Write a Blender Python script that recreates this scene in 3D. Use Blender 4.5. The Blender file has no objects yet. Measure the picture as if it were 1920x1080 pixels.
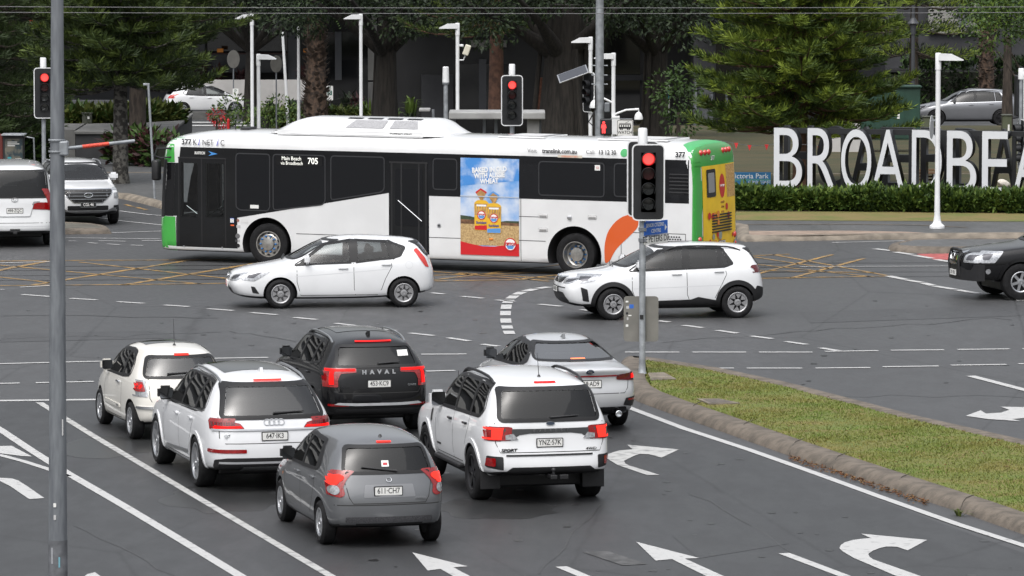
import bpy, bmesh, math, random
from math import sin, cos, pi, radians, sqrt, atan2, tan
from mathutils import Vector, Matrix, noise
from mathutils.bvhtree import BVHTree
random.seed(7)
S = bpy.context.scene
COL = S.collection
# ------------------------------------------------------------ camera, sky, sun, exposure
FPX, PITCH, CAMH = 9560.0, radians(4.80), 9.272
cam_d = bpy.data.cameras.new('camera'); cam = bpy.data.objects.new('camera', cam_d); COL.objects.link(cam)
cam_d.sensor_width = 36.0; cam_d.lens = 36.0*FPX/1920.0; cam_d.clip_start = 1.0; cam_d.clip_end = 3000.0
cam.location = (0, 0, CAMH); cam.rotation_euler = (pi/2-PITCH, 0, 0); S.camera = cam
SUN_EL, SUN_AZ = radians(58), radians(200)       # azimuth measured from +Y towards +X
W = bpy.data.worlds.new('World'); S.world = W; W.use_nodes = True
nt = W.node_tree; bg = nt.nodes['Background']
sky = nt.nodes.new('ShaderNodeTexSky'); sky.sky_type = 'NISHITA'; sky.sun_disc = False
sky.sun_elevation = SUN_EL; sky.sun_rotation = SUN_AZ; sky.air_density = 1.2; sky.dust_density = 4.0; sky.ozone_density = 1.0
hs = nt.nodes.new('ShaderNodeHueSaturation'); hs.inputs['Saturation'].default_value = 0.22
nt.links.new(sky.outputs[0], hs.inputs['Color'])
# overcast: the cloud deck is brighter overhead than at the horizon
wt_ = nt.nodes.new('ShaderNodeTexCoord'); wx = nt.nodes.new('ShaderNodeSeparateXYZ'); wm = nt.nodes.new('ShaderNodeMapRange'); wq = nt.nodes.new('ShaderNodeMixRGB')
wm.inputs['From Min'].default_value = 0.0; wm.inputs['From Max'].default_value = 1.0; wm.inputs['To Min'].default_value = 0.50; wm.inputs['To Max'].default_value = 2.3
nt.links.new(wt_.outputs['Generated'], wx.inputs[0]); nt.links.new(wx.outputs['Z'], wm.inputs['Value'])
wq.blend_type = 'MULTIPLY'; wq.inputs[0].default_value = 1.0; nt.links.new(hs.outputs[0], wq.inputs[1]); nt.links.new(wm.outputs[0], wq.inputs[2]); nt.links.new(wq.outputs[0], bg.inputs['Color'])
bg.inputs['Strength'].default_value = 0.15
sd = bpy.data.lights.new('sun', 'SUN'); sun = bpy.data.objects.new('sun', sd); COL.objects.link(sun)
sd.energy = 0.8; sd.angle = radians(85); sd.color = (1.0, 0.97, 0.93)
sdir = Vector((sin(SUN_AZ)*cos(SUN_EL), cos(SUN_AZ)*cos(SUN_EL), sin(SUN_EL)))
sun.rotation_euler = sdir.to_track_quat('Z', 'Y').to_euler()
S.view_settings.view_transform = 'Standard'; S.view_settings.look = 'None'
S.view_settings.exposure = 0.05; S.view_settings.gamma = 1.0

def G(px, py, z=0.0):
    """point of the horizontal plane at height z seen at a pixel of the 1920x1080 photograph"""
    u = (px-960)/FPX; v = (py-540)/FPX
    d = Vector((u, cos(PITCH)-v*sin(PITCH), -sin(PITCH)-v*cos(PITCH)))
    t = (z-CAMH)/d.z
    return Vector((d.x*t, d.y*t, z))
def ZAT(py, Y):
    """height above ground of the pixel row py at depth Y"""
    v = (py-540)/FPX
    return CAMH + Y*(-sin(PITCH)-v*cos(PITCH))/(cos(PITCH)-v*sin(PITCH))
def XAT(px, Y, z=0.0):
    return (px-960)/FPX*(Y*cos(PITCH)-(z-CAMH)*sin(PITCH))

# ------------------------------------------------------------ materials
MATS = {}
def mat(name, col, rough=0.5, metal=0.0, spec=0.5, coat=0.0, emit=None, estr=0.0, nscale=0, namp=0.0, bump=0.0, bscale=40.0, col2=None, coord='Object', ndet=6.0, nlo=0.35, nhi=0.65, stretch=None):
    if name in MATS: return MATS[name]
    m = bpy.data.materials.new(name); m.use_nodes = True; MATS[name] = m
    t = m.node_tree; b = t.nodes['Principled BSDF']; N = t.nodes.new
    c4 = (*col, 1)
    b.inputs['Base Color'].default_value = c4; b.inputs['Roughness'].default_value = rough
    b.inputs['Metallic'].default_value = metal; b.inputs['Specular IOR Level'].default_value = spec
    if coat: b.inputs['Coat Weight'].default_value = coat; b.inputs['Coat Roughness'].default_value = 0.03
    if emit: b.inputs['Emission Color'].default_value = (*emit, 1); b.inputs['Emission Strength'].default_value = estr
    if nscale or bump:
        tc = N('ShaderNodeTexCoord'); src = tc.outputs[coord]
        if stretch:
            mp = N('ShaderNodeMapping'); mp.inputs['Scale'].default_value = stretch
            t.links.new(src, mp.inputs['Vector']); src = mp.outputs[0]
    if nscale:
        no = N('ShaderNodeTexNoise'); no.inputs['Scale'].default_value = nscale; no.inputs['Detail'].default_value = ndet
        t.links.new(src, no.inputs['Vector'])
        cr = N('ShaderNodeValToRGB'); cr.color_ramp.elements[0].position = nlo; cr.color_ramp.elements[1].position = nhi
        a = col2 if col2 else tuple(max(0, x*(1-namp)) for x in col)
        z = col if col2 else tuple(min(1, x*(1+namp)) for x in col)
        cr.color_ramp.elements[0].color = (*a, 1); cr.color_ramp.elements[1].color = (*z, 1)
        t.links.new(no.outputs['Fac'], cr.inputs[0]); t.links.new(cr.outputs[0], b.inputs['Base Color'])
    if bump:
        nb = N('ShaderNodeTexNoise'); nb.inputs['Scale'].default_value = bscale; nb.inputs['Detail'].default_value = 4
        t.links.new(src, nb.inputs['Vector'])
        bp = N('ShaderNodeBump'); bp.inputs['Strength'].default_value = bump; bp.inputs['Distance'].default_value = 0.02
        t.links.new(nb.outputs['Fac'], bp.inputs['Height']); t.links.new(bp.outputs[0], b.inputs['Normal'])
    return m
def glass(name, tint, rough=0.01, ior=1.5, opac=0.0):
    if name in MATS: return MATS[name]
    m = bpy.data.materials.new(name); m.use_nodes = True; MATS[name] = m
    t = m.node_tree; t.nodes.remove(t.nodes['Principled BSDF']); o = t.nodes['Material Output']; N = t.nodes.new
    fr = N('ShaderNodeFresnel'); fr.inputs['IOR'].default_value = ior
    tr = N('ShaderNodeBsdfTransparent'); tr.inputs[0].default_value = (*tint, 1)
    gl = N('ShaderNodeBsdfGlossy'); gl.inputs['Roughness'].default_value = rough; gl.inputs['Color'].default_value = (1, 1, 1, 1)
    mx = N('ShaderNodeMixShader'); t.links.new(fr.outputs[0], mx.inputs[0]); t.links.new(tr.outputs[0], mx.inputs[1]); t.links.new(gl.outputs[0], mx.inputs[2])
    t.links.new(mx.outputs[0], o.inputs['Surface'])
    return m
def paint(name, col, rough=0.35, metal=0.0, spec=0.5, coat=1.0):
    return mat(name, col, rough, metal, spec, coat, nscale=1.3, namp=0.05)
white = paint('white_paint', (0.72, 0.73, 0.745))
black_pl = mat('black_plastic', (0.013, 0.013, 0.0145), 0.5, nscale=9, namp=0.15)
black_gl = mat('gloss_black', (0.007, 0.007, 0.008), 0.12, spec=.3, coat=.5)
satin = mat('window_seal_black', (0.013, 0.013, 0.014), 0.45, spec=.35, nscale=12, namp=.1)
dark_in = mat('cabin_dark', (0.018, 0.018, 0.020), 0.8, nscale=6, namp=0.2)
seat_m = mat('seat_fabric', (0.035, 0.035, 0.038), 0.85, nscale=20, namp=0.25)
rubber = mat('tyre_rubber', (0.011, 0.011, 0.012), 0.8, spec=.25, nscale=14, namp=0.3)
alloy = mat('alloy_silver', (0.52, 0.53, 0.55), 0.3, 0.85, nscale=8, namp=0.06)
alloy_d = mat('alloy_dark', (0.03, 0.03, 0.033), 0.35, 0.6, nscale=8, namp=0.1)
chrome = mat('chrome', (0.75, 0.76, 0.78), 0.1, 1.0)
trim_hi = mat('bright_trim', (0.50, 0.51, 0.53), 0.28, 0.35, nscale=8, namp=.08)
plate_w = mat('plate_white', (0.72, 0.72, 0.70), 0.4, nscale=30, namp=0.03)
ink = mat('plate_ink', (0.012, 0.012, 0.014), 0.5)
lens_red = mat('lamp_lens_red', (0.24, 0.003, 0.004), 0.12, coat=1.0, nscale=40, namp=0.25)
lens_dk = mat('lamp_lens_dark_red', (0.10, 0.004, 0.006), 0.12, coat=1.0, nscale=40, namp=0.25)
lens_clear = mat('lamp_lens_clear', (0.40, 0.41, 0.43), 0.14, 0.45, coat=1.0, nscale=25, namp=0.3)
lit_red = mat('brake_lamp_lit', (0.4, 0.004, 0.004), 0.3, spec=.15, emit=(1.0, 0.010, 0.008), estr=.95, nscale=60, namp=0.2)
lit_hot = mat('brake_lamp_core', (0.5, 0.01, 0.008), 0.3, spec=.15, emit=(1.0, 0.04, 0.025), estr=1.3)
glass_t = glass('tinted_glass', (0.16, 0.17, 0.18))
glass_c = glass('clear_glass', (0.74, 0.78, 0.78))
glass_p = glass('privacy_glass', (0.05, 0.05, 0.055))
# ------------------------------------------------------------ objects
def tag(o, label=None, cat=None, group=None, kind=None):
    if label: o['label'] = label
    if cat: o['category'] = cat
    if group: o['group'] = group
    if kind: o['kind'] = kind
    return o
def empty(name, loc, rz=0.0, label=None, cat=None, group=None):
    o = bpy.data.objects.new(name, None); COL.objects.link(o); o.location = loc; o.rotation_euler = (0, 0, rz)
    o.empty_display_size = 0.3
    return tag(o, label, cat, group)
def link(name, me, parent=None, mats=None):
    o = bpy.data.objects.new(name, me); COL.objects.link(o)
    if parent is not None: o.parent = parent
    if mats:
        for m in (mats if isinstance(mats, (list, tuple)) else [mats]): me.materials.append(m)
    return o
class MB:
    """collects shapes and links them as one mesh"""
    def __init__(s): s.v = []; s.f = []; s.mi = []; s.cur = 0
    def m(s, i): s.cur = i; return s
    def add(s, vs, fs):
        n = len(s.v); s.v += [tuple(v) for v in vs]
        for f in fs: s.f.append([n+i for i in f]); s.mi.append(s.cur)
        return s
    def box(s, a, b, M=None):
        x0, y0, z0 = a; x1, y1, z1 = b
        vs = [Vector(p) for p in ((x0,y0,z0),(x1,y0,z0),(x1,y1,z0),(x0,y1,z0),(x0,y0,z1),(x1,y0,z1),(x1,y1,z1),(x0,y1,z1))]
        if M: vs = [M @ v for v in vs]
        return s.add(vs, [(3,2,1,0),(4,5,6,7),(0,1,5,4),(1,2,6,5),(2,3,7,6),(3,0,4,7)])
    def bbox(s, a, b, r=0.02, M=None):
        """box with chamfered edges"""
        bm = bmesh.new(); bmesh.ops.create_cube(bm, size=1)
        for v in bm.verts: v.co = Vector([(a[i]+b[i])/2 + v.co[i]*(b[i]-a[i]) for i in range(3)])
        bmesh.ops.bevel(bm, geom=bm.edges[:], offset=r, segments=2, affect='EDGES', profile=0.5)
        return s.bm(bm, M)
    def bm(s, bm, M=None):
        bm.verts.index_update()
        s.add([(M @ v.co if M else v.co.copy()) for v in bm.verts], [[v.index for v in f.verts] for f in bm.faces]); bm.free(); return s
    def prism(s, pts, M, h):
        """polygon (2d) in the xy plane of M, extruded h along its z"""
        n = len(pts); vs = [M @ Vector((p[0], p[1], 0)) for p in pts]+[M @ Vector((p[0], p[1], h)) for p in pts]
        return s.add(vs, [list(range(n))[::-1], list(range(n, 2*n))]+[(i, (i+1) % n, n+(i+1) % n, n+i) for i in range(n)])
    def tube(s, pts, r, n=8, cap=True):
        pts = [Vector(p) for p in pts]; k = len(pts); rs = r if isinstance(r, (list, tuple)) else [r]*k
        vs = []; up = None
        for i, p in enumerate(pts):
            t = (pts[min(i+1, k-1)]-pts[max(i-1, 0)]).normalized()
            if up is None: up = t.orthogonal().normalized()
            a = (up - t*up.dot(t)).normalized(); b = t.cross(a); up = a
            for j in range(n):
                an = 2*pi*j/n; vs.append(p+(a*cos(an)+b*sin(an))*rs[i])
        fs = [(i*n+j, i*n+(j+1) % n, (i+1)*n+(j+1) % n, (i+1)*n+j) for i in range(k-1) for j in range(n)]
        if cap: fs += [list(range(n))[::-1], list(range((k-1)*n, k*n))]
        return s.add(vs, fs)
    def lathe(s, prof, n=24, M=None, cap=True):
        """prof: (r, z) around z"""
        vs = []
        for r, z in prof:
            for j in range(n):
                v = Vector((r*cos(2*pi*j/n), r*sin(2*pi*j/n), z)); vs.append(M @ v if M else v)
        k = len(prof); fs = [(i*n+j, i*n+(j+1) % n, (i+1)*n+(j+1) % n, (i+1)*n+j) for i in range(k-1) for j in range(n)]
        if cap: fs += [list(range(n))[::-1], list(range((k-1)*n, k*n))]
        return s.add(vs, fs)
    def build(s, name, mats, parent=None, smooth=None, loc=None):
        me = bpy.data.meshes.new(name); me.from_pydata(s.v, [], s.f); me.update()
        if any(s.mi): me.polygons.foreach_set('material_index', s.mi)
        if smooth is not None:
            me.shade_smooth(); me.set_sharp_from_angle(angle=radians(smooth))
        o = link(name, me, parent, mats)
        if loc is not None: o.location = loc
        return o
def T(x, y, z): return Matrix.Translation((x, y, z))
def RX(a): return Matrix.Rotation(a, 4, 'X')
def RY(a): return Matrix.Rotation(a, 4, 'Y')
def RZ(a): return Matrix.Rotation(a, 4, 'Z')
def text_mesh(s, size, sx=1.0, ext=0.0008, align='CENTER', bold=0.0, shear=0.0, space=1.0):
    cu = bpy.data.curves.new('t', 'FONT'); cu.body = s; cu.size = size; cu.align_x = align; cu.align_y = 'CENTER'
    cu.extrude = ext; cu.offset = bold; cu.resolution_u = 8 if size >= 1 else 3; cu.shear = shear; cu.space_character = space
    o = bpy.data.objects.new('t', cu); me = bpy.data.meshes.new_from_object(o)
    bpy.data.objects.remove(o); bpy.data.curves.remove(cu)
    for v in me.vertices: v.co.x *= sx
    return me
def text(name, s, size, m, M, parent=None, **k):
    me = text_mesh(s, size, **k); me.transform(M); me.name = name
    return link(name, me, parent, m)
def rnd(pts, r, n=4):
    """round the corners of a polygon"""
    out = []; k = len(pts); rr = r if isinstance(r, (list, tuple)) else [r]*k
    for i in range(k):
        p = Vector(pts[i]); a = Vector(pts[i-1])-p; b = Vector(pts[(i+1) % k])-p
        q = min(rr[i], a.length*0.45, b.length*0.45)
        if q < 1e-4: out.append(tuple(p)); continue
        A = p+a.normalized()*q; B = p+b.normalized()*q
        for j in range(n+1):
            t = j/n; out.append(tuple(A*(1-t)**2+p*2*t*(1-t)+B*t*t))
    return out
def offs(pts, d):
    """offset a polygon outwards by d"""
    k = len(pts); area = sum(pts[i-1][0]*pts[i][1]-pts[i][0]*pts[i-1][1] for i in range(k)); sg = 1 if area > 0 else -1
    out = []
    for i in range(k):
        p = Vector(pts[i]); e1 = (p-Vector(pts[i-1])); e2 = (Vector(pts[(i+1) % k])-p)
        if e1.length < 1e-6: e1 = e2
        if e2.length < 1e-6: e2 = e1
        n1 = Vector((e1.y, -e1.x)).normalized()*sg; n2 = Vector((e2.y, -e2.x)).normalized()*sg
        n = n1+n2
        n = n.normalized()*d/max(0.5, n.normalized().dot(n1)) if n.length > 1e-6 else n1*d
        out.append(tuple(p+n))
    return out
def circ(cx, cy, r, n=24, ry=None, a0=0, a1=2*pi):
    full = abs(a1-a0) > 6.28
    return [(cx+r*cos(a0+(a1-a0)*i/(n if full else n-1)), cy+(ry or r)*sin(a0+(a1-a0)*i/(n if full else n-1))) for i in range(n)]
def ringquads(outer, inner):
    n = len(outer); return [[outer[i], outer[(i+1) % n], inner[(i+1) % n], inner[i]] for i in range(n)]
def lerp(a, b, t): return a+(b-a)*t
def itp(tab, x):
    if x <= tab[0][0]: return tab[0][1]
    for (a, u), (b, v) in zip(tab, tab[1:]):
        if x <= b: return u+(v-u)*(x-a)/(b-a)
    return tab[-1][1]
# ------------------------------------------------------------ vehicles
class Body:
    """a lofted shell; panels, windows and lamps are shaped onto it by casting rays at it"""
    def __init__(s, root, L): s.root = root; s.L = L
    def loft(s, st, rear, front, bow_r=0.09, bow_f=0.14, ra=0.9, fa=0.6, levels=2, drop=0.075, box=None):
        rows = []; n = len(st); x0 = st[0][0]; xn = st[-1][0]
        for i, (x, zt, belt, w, wr, zb) in enumerate(st):
            cab = zt > belt+0.10
            if cab:
                zr = zt-drop; zs = [zb, zb+.09, lerp(zb, belt, .52), belt-.13, belt, lerp(belt, zr, .5), zr]
                yw = .95*w; ys = [.90*w, .975*w, w, .988*w, yw, lerp(yw, wr, .46), wr]
            else:
                b = zt-.035; h = b-zb
                zs = [zb, zb+.18*h, zb+.45*h, zb+.66*h, zb+.83*h, zb+.94*h, b]
                ys = [.90*w, .975*w, w, .99*w, .965*w, .92*w, min(wr, .86*w)]
            if box: zs, ys = box(x, zt, belt, w, wr, zb)
            ar = max(0.0, 1-(x-x0)/ra)**1.3; af = max(0.0, 1-(xn-x)/fa)**1.3
            xx = lambda z: x + ar*(itp(rear, z)-x0) + af*(itp(front, z)-xn) - s.L/2
            crown = .022 if cab else .03
            row = [(xx(zb), 0, zb), (xx(zb), .5*ys[0], zb)]
            row += [(xx(z), y, z) for z, y in zip(zs, ys)]
            row += [(xx(zt), .55*ys[-1], zt-crown*.35), (xx(zt), 0, zt)]
            rows.append(row)
        m = len(rows[0]); bm = bmesh.new(); VL = []; VR = []
        for row in rows:
            l = [bm.verts.new(p) for p in row]; r = [l[0]]+[bm.verts.new((p[0], -p[1], p[2])) for p in row[1:-1]]+[l[-1]]
            VL.append(l); VR.append(r)
        for i in range(n-1):
            for j in range(m-1):
                bm.faces.new((VL[i][j], VL[i+1][j], VL[i+1][j+1], VL[i][j+1]))
                bm.faces.new((VR[i][j], VR[i][j+1], VR[i+1][j+1], VR[i+1][j]))
        for end, i, bow in ((-1, 0, bow_r), (1, n-1, bow_f)):
            ns = m-4; cols = []
            for k in range(ns):
                j = 2+k; l = VL[i][j]; r = VR[i][j]
                if k == 0: cols.append([l, VL[i][1], VL[i][0], VR[i][1], r])
                elif k == ns-1: cols.append([l, VL[i][m-2], VL[i][m-1], VR[i][m-2], r])
                else:
                    x, y, z = l.co
                    mk = lambda f, q: bm.verts.new((x+end*bow*q, y*f, z))
                    cols.append([l, mk(.55, .75), mk(0, 1), mk(-.55, .75), r])
            for j, q in ((1, .75), (m-2, .75)):
                VL[i][j].co.x += end*bow*q; VR[i][j].co.x += end*bow*q
            VL[i][0].co.x += end*bow; VL[i][m-1].co.x += end*bow
            for a, b in zip(cols, cols[1:]):
                for k in range(4):
                    f = (a[k], a[k+1], b[k+1], b[k])
                    bm.faces.new(f if end == 1 else f[::-1])
        bmesh.ops.recalc_face_normals(bm, faces=bm.faces[:])
        me = bpy.data.meshes.new('body'); bm.to_mesh(me); bm.free()
        o = bpy.data.objects.new('body', me); COL.objects.link(o)
        md = o.modifiers.new('s', 'SUBSURF'); md.levels = levels; md.render_levels = levels
        s.o = o; s.snap()
    def snap(s):
        dg = bpy.context.evaluated_depsgraph_get(); dg.update()
        me = bpy.data.meshes.new_from_object(s.o.evaluated_get(dg)); me.shade_smooth()
        s.un = me; s.bvh = BVHTree.FromPolygons([v.co.copy() for v in me.vertices], [p.vertices[:] for p in me.polygons])
        s.vn = [v.normal.copy() for v in me.vertices]; s.vc = [v.co.copy() for v in me.vertices]; s.pf = [p.vertices[:] for p in me.polygons]
    def nrm(s, co):
        loc, no, idx, d = s.bvh.find_nearest(co)
        w = 0; r = Vector()
        for vi in s.pf[idx]:
            q = 1/((s.vc[vi]-loc).length+1e-4)**2; r += s.vn[vi]*q; w += q
        return r.normalized()
    def cut(s, cutters, paint_m, dark=None):
        """subtract closed meshes (MB) from the shell and finish it"""
        o = s.o; me = s.un.copy(); o.modifiers.clear(); o.data = me; me.materials.clear()
        me.materials.append(paint_m); me.materials.append(dark or dark_in)
        tmp = []
        for mb in cutters:
            cm = bpy.data.meshes.new('c'); cm.from_pydata(mb.v, [], mb.f)
            b = bmesh.new(); b.from_mesh(cm); bmesh.ops.recalc_face_normals(b, faces=b.faces[:]); b.to_mesh(cm); b.free()
            cm.materials.append(paint_m); cm.materials.append(dark or dark_in)
            cm.polygons.foreach_set('material_index', [1]*len(cm.polygons))
            c = bpy.data.objects.new('c', cm); COL.objects.link(c); tmp.append(c)
            md = o.modifiers.new('b', 'BOOLEAN'); md.operation = 'DIFFERENCE'; md.object = c; md.solver = 'EXACT'
        dg = bpy.context.evaluated_depsgraph_get(); dg.update()
        nm = bpy.data.meshes.new_from_object(o.evaluated_get(dg))
        o.modifiers.clear(); o.data = nm; nm.name = 'body'
        for c in tmp: bpy.data.objects.remove(c)
        nm.shade_smooth(); nm.set_sharp_from_angle(angle=radians(35))
        ln = [None]*len(nm.loops)
        for p in nm.polygons:
            fl = p.normal
            for li in p.loop_indices:
                if p.material_index == 0:
                    q = s.nrm(nm.vertices[nm.loops[li].vertex_index].co); ln[li] = q if q.dot(fl) > 0.2 else fl
                else: ln[li] = fl
            if p.material_index == 0 and p.normal.z < -.75 and p.center.z < .5: p.material_index = 1
        nm.normals_split_custom_set(ln)
        o.parent = s.root; o.name = 'body'
        return o
    def hit(s, view, a, b):
        h = s.L/2
        if view == 'L': o, d = Vector((a-h, 4, b)), Vector((0, -1, 0))
        elif view == 'R': o, d = Vector((a-h, -4, b)), Vector((0, 1, 0))
        elif view == 'B': o, d = Vector((-h-3, a, b)), Vector((1, 0, 0))
        elif view == 'F': o, d = Vector((h+3, a, b)), Vector((-1, 0, 0))
        else: o, d = Vector((a-h, b, 6)), Vector((0, 0, -1))
        loc, no, idx, dist = s.bvh.ray_cast(o, d)
        if loc is None:
            mid = o + d*(4 if view in 'LR' else (3 if view in 'BF' else 5))
            loc, no, idx, dist = s.bvh.find_nearest(mid)
        return loc, s.nrm(loc)
    def panel(s, name, polys, m, off=.004, parent=None, step=.04, thick=0.0, deep=None):
        mb = MB()
        for view, pts in polys:
            quads = pts if isinstance(pts[0][0], (tuple, list, Vector)) else [pts]
            bm = bmesh.new()
            for q in quads:
                try: bm.faces.new([bm.verts.new((p[0], p[1], 0)) for p in q])
                except ValueError: pass
            bmesh.ops.remove_doubles(bm, verts=bm.verts[:], dist=1e-5)
            for ax in (0, 1):
                lo = min(v.co[ax] for v in bm.verts); hi = max(v.co[ax] for v in bm.verts)
                k = int((hi-lo)/step)
                for i in range(1, k+1):
                    c = [0, 0, 0]; c[ax] = lo+(hi-lo)*i/(k+1); nn = [0, 0, 0]; nn[ax] = 1
                    bmesh.ops.bisect_plane(bm, geom=bm.verts[:]+bm.edges[:]+bm.faces[:], plane_co=c, plane_no=nn)
            bmesh.ops.recalc_face_normals(bm, faces=bm.faces[:])
            for f in bm.faces:
                if f.normal.z < 0: f.normal_flip()
            if view in 'LB': bmesh.ops.reverse_faces(bm, faces=bm.faces[:])
            far = set()
            for v in bm.verts:
                loc, no = s.hit(view, v.co.x, v.co.y); v.co = loc + no*(off+thick)
                if deep and view in 'BF' and s.L/2-abs(loc.x) > deep: far.add(v)
            if far:
                bmesh.ops.delete(bm, geom=[f for f in bm.faces if any(v in far for v in f.verts)], context='FACES')
            if thick:
                bnd = [e for e in bm.edges if e.is_boundary]
                ret = bmesh.ops.extrude_edge_only(bm, edges=bnd)
                for v in [g for g in ret['geom'] if isinstance(g, bmesh.types.BMVert)]:
                    v.co -= s.nrm(v.co)*(thick+off+.003)
                bmesh.ops.recalc_face_normals(bm, faces=bm.faces[:])
            mb.bm(bm)
        return mb.build(name, m, parent if parent is not None else s.root, smooth=40)
    def line(s, view, pts, w):
        """quads of a strip of width w along a 2d polyline"""
        out = []; P = [Vector(p) for p in pts]; L = []; R = []
        for i, p in enumerate(P):
            t = (P[min(i+1, len(P)-1)]-P[max(i-1, 0)]).normalized(); n = Vector((-t.y, t.x))*w/2
            L.append(tuple(p+n)); R.append(tuple(p-n))
        return (view, [[L[i], L[i+1], R[i+1], R[i]] for i in range(len(P)-1)])
def tyre_profile(r, w, rr):
    return [(rr, -w*.46), (rr+.02, -w*.5), (lerp(rr, r, .5), -w*.54), (r-.02, -w*.47), (r, -w*.36), (r, w*.36), (r-.02, w*.47), (lerp(rr, r, .5), w*.54), (rr+.02, w*.5), (rr, w*.46)]
WCACHE = {}
def wheel(root, x, y, d, w, rimd, spokes, m_rim, style=0, steer=0.0):
    """wheel (dark drum) with tyre and rim as sub-parts, outer face along local +z"""
    key = (d, w, rimd, spokes, m_rim.name, style)
    if key not in WCACHE:
        r = d/2; rr = rimd/2
        a = MB().lathe([(rr*.98, -w*.45), (rr*.98, w*.02), (.02, w*.04)], 32)
        b = MB().lathe(tyre_profile(r, w, rr), 40, cap=False)
        c = MB().lathe([(rr, -w*.2), (rr, w*.47), (rr-.012, w*.49), (rr-.03, w*.44), (rr-.035, w*.1), (rr-.035, -w*.2)], 40, cap=False)
        z1 = w*.40
        for k in range(spokes):
            an = 2*pi*k/spokes; R = RZ(an)
            wi, wo = {0: (.034, .046), 1: (.028, .022), 2: (.05, .075), 3: (.03, .028)}[style]
            pts = [(.03, -wi), (rr-.028, -wo), (rr-.028, wo), (.03, wi)]
            if style == 1:
                for dy in (-.030, .030):
                    p2 = [(.05, dy*.5-.012), (rr-.028, dy-.013), (rr-.028, dy+.013), (.05, dy*.5+.012)]
                    c.prism(p2, R @ T(0, 0, z1-.035), .035)
            else:
                c.prism(pts, R @ T(0, 0, z1-.03), .03)
        c.lathe([(.075, z1-.04), (.07, z1+.004), (.03, z1+.01), (.028, z1+.004), (.001, z1+.004)], 20)
        c.m(1)
        for k in range(5):
            c.lathe([(.008, z1), (.008, z1+.006)], 8, RZ(2*pi*k/5+.3) @ T(.052, 0, 0))
        meshes = []
        for q, mm in ((a, black_pl), (b, rubber), (c, [m_rim, black_pl])):
            o = q.build('wheel', mm, None, smooth=35); meshes.append(o.data); bpy.data.objects.remove(o)
        WCACHE[key] = meshes
    A, B, C_ = WCACHE[key]
    wh = link('wheel', A, root); wh.location = (x, y, d/2)
    wh.rotation_euler = (-pi/2 if y > 0 else pi/2, random.uniform(0, 1)*0, steer)
    t = link('tyre', B, wh); rm = link('rim', C_, wh); rm.rotation_euler.z = random.uniform(0, 1)
    return wh
def seat(root, x, y, z, w=.5, bench=False):
    mb = MB(); hw = w/2
    mb.bbox((x-.25, y-hw, z), (x+.28, y+hw, z+.16), .04)
    M = T(x-.25, y, z+.1) @ RY(radians(-14))
    mb.bbox((-.09, -hw, 0), (.06, hw, .58), .05, M)
    o = mb.build('seat', seat_m, root, smooth=50)
    for q in ((-.27*w, .27*w) if bench else (0,)):
        MB().bbox((-.05, q-.12, .59), (.05, q+.12, .68 if bench else .77), .035, M).build('head_restraint', seat_m, o, smooth=50)
def mirror(root, car, x, z, side, m_shell, size=(.10, .21, .15)):
    v = 'L' if side > 0 else 'R'
    loc, no = car.hit(v, x, z); mb = MB()
    y0 = loc.y; sx, sy, sz = size; sz *= 1.22; c = Vector((loc.x+.02, y0+side*(sy/2-.045), z+.085))
    bm = bmesh.new(); bmesh.ops.create_cube(bm, size=1)
    bmesh.ops.bevel(bm, geom=bm.edges[:], offset=.22, segments=4, affect='EDGES')
    for q in bm.verts:
        q.co = Vector((q.co.x*sx*(1.0 if q.co.x < 0 else 1.35), q.co.y*sy, q.co.z*sz)) + c
    mb.bm(bm); o = mb.build('door_mirror', m_shell, root, smooth=60)
    st = MB(); st.tube([(loc.x, y0-side*.02, z+.02), (loc.x+.01, y0+side*.06, z+.045), (c.x, c.y-side*.05, c.z-.02)], .020, 8); st.build('mirror_arm', black_pl, o, smooth=60)
    g = MB(); pts = rnd([(-sy*.42, -sz*.40), (sy*.42, -sz*.40), (sy*.42, sz*.40), (-sy*.42, sz*.40)], .03)
    g.add([(c.x-sx*.505, c.y+p[0], c.z+p[1]) for p in pts], [list(range(len(pts)))[::-1]]); g.build('mirror_glass', mat('mirror_silver', (.22, .23, .25), .05, 1.0), o)
def plate(root, car, view, a, z, s, pm=None, im=None, w=.372, h=.107, tilt=None, rim=ink):
    loc, no = car.hit(view, a, z); pm = pm or plate_w; im = im or ink
    sgn = -1 if view == 'B' else 1
    M = T(loc.x+sgn*.018, loc.y, loc.z) @ RZ(-pi/2 if view == 'B' else pi/2) @ RX(pi/2)
    fr = MB().prism(rnd([(-w/2-.012, -h/2-.012), (w/2+.012, -h/2-.012), (w/2+.012, h/2+.012), (-w/2-.012, h/2+.012)], .012), M @ T(0, 0, -.02), .022).build('plate_frame', rim, root)
    mb = MB().prism(rnd([(-w/2, -h/2), (w/2, -h/2), (w/2, h/2), (-w/2, h/2)], .01), M @ T(0, 0, -.01), .0155)
    o = mb.build('number_plate', pm, root)
    fr.name = 'plate_frame'; fr.parent = o
    text('plate_lettering', s, .106, im, M @ T(0, .002, .0062), o, sx=.80, bold=.0012)
    return o
def box_at(car, view, a, z, sa, sz, d, name, m, parent=None, r=.01, out=0.0):
    loc, no = car.hit(view, a, z); n = Vector((no.x, no.y, 0)).normalized()
    M = T(*(loc+n*out)) @ RZ(atan2(n.y, n.x)) ; mb = MB().bbox((-.01, -sa/2, -sz/2), (d, sa/2, sz/2), r, M)
    return mb.build(name, m, parent if parent is not None else car.root, smooth=40)
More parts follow.
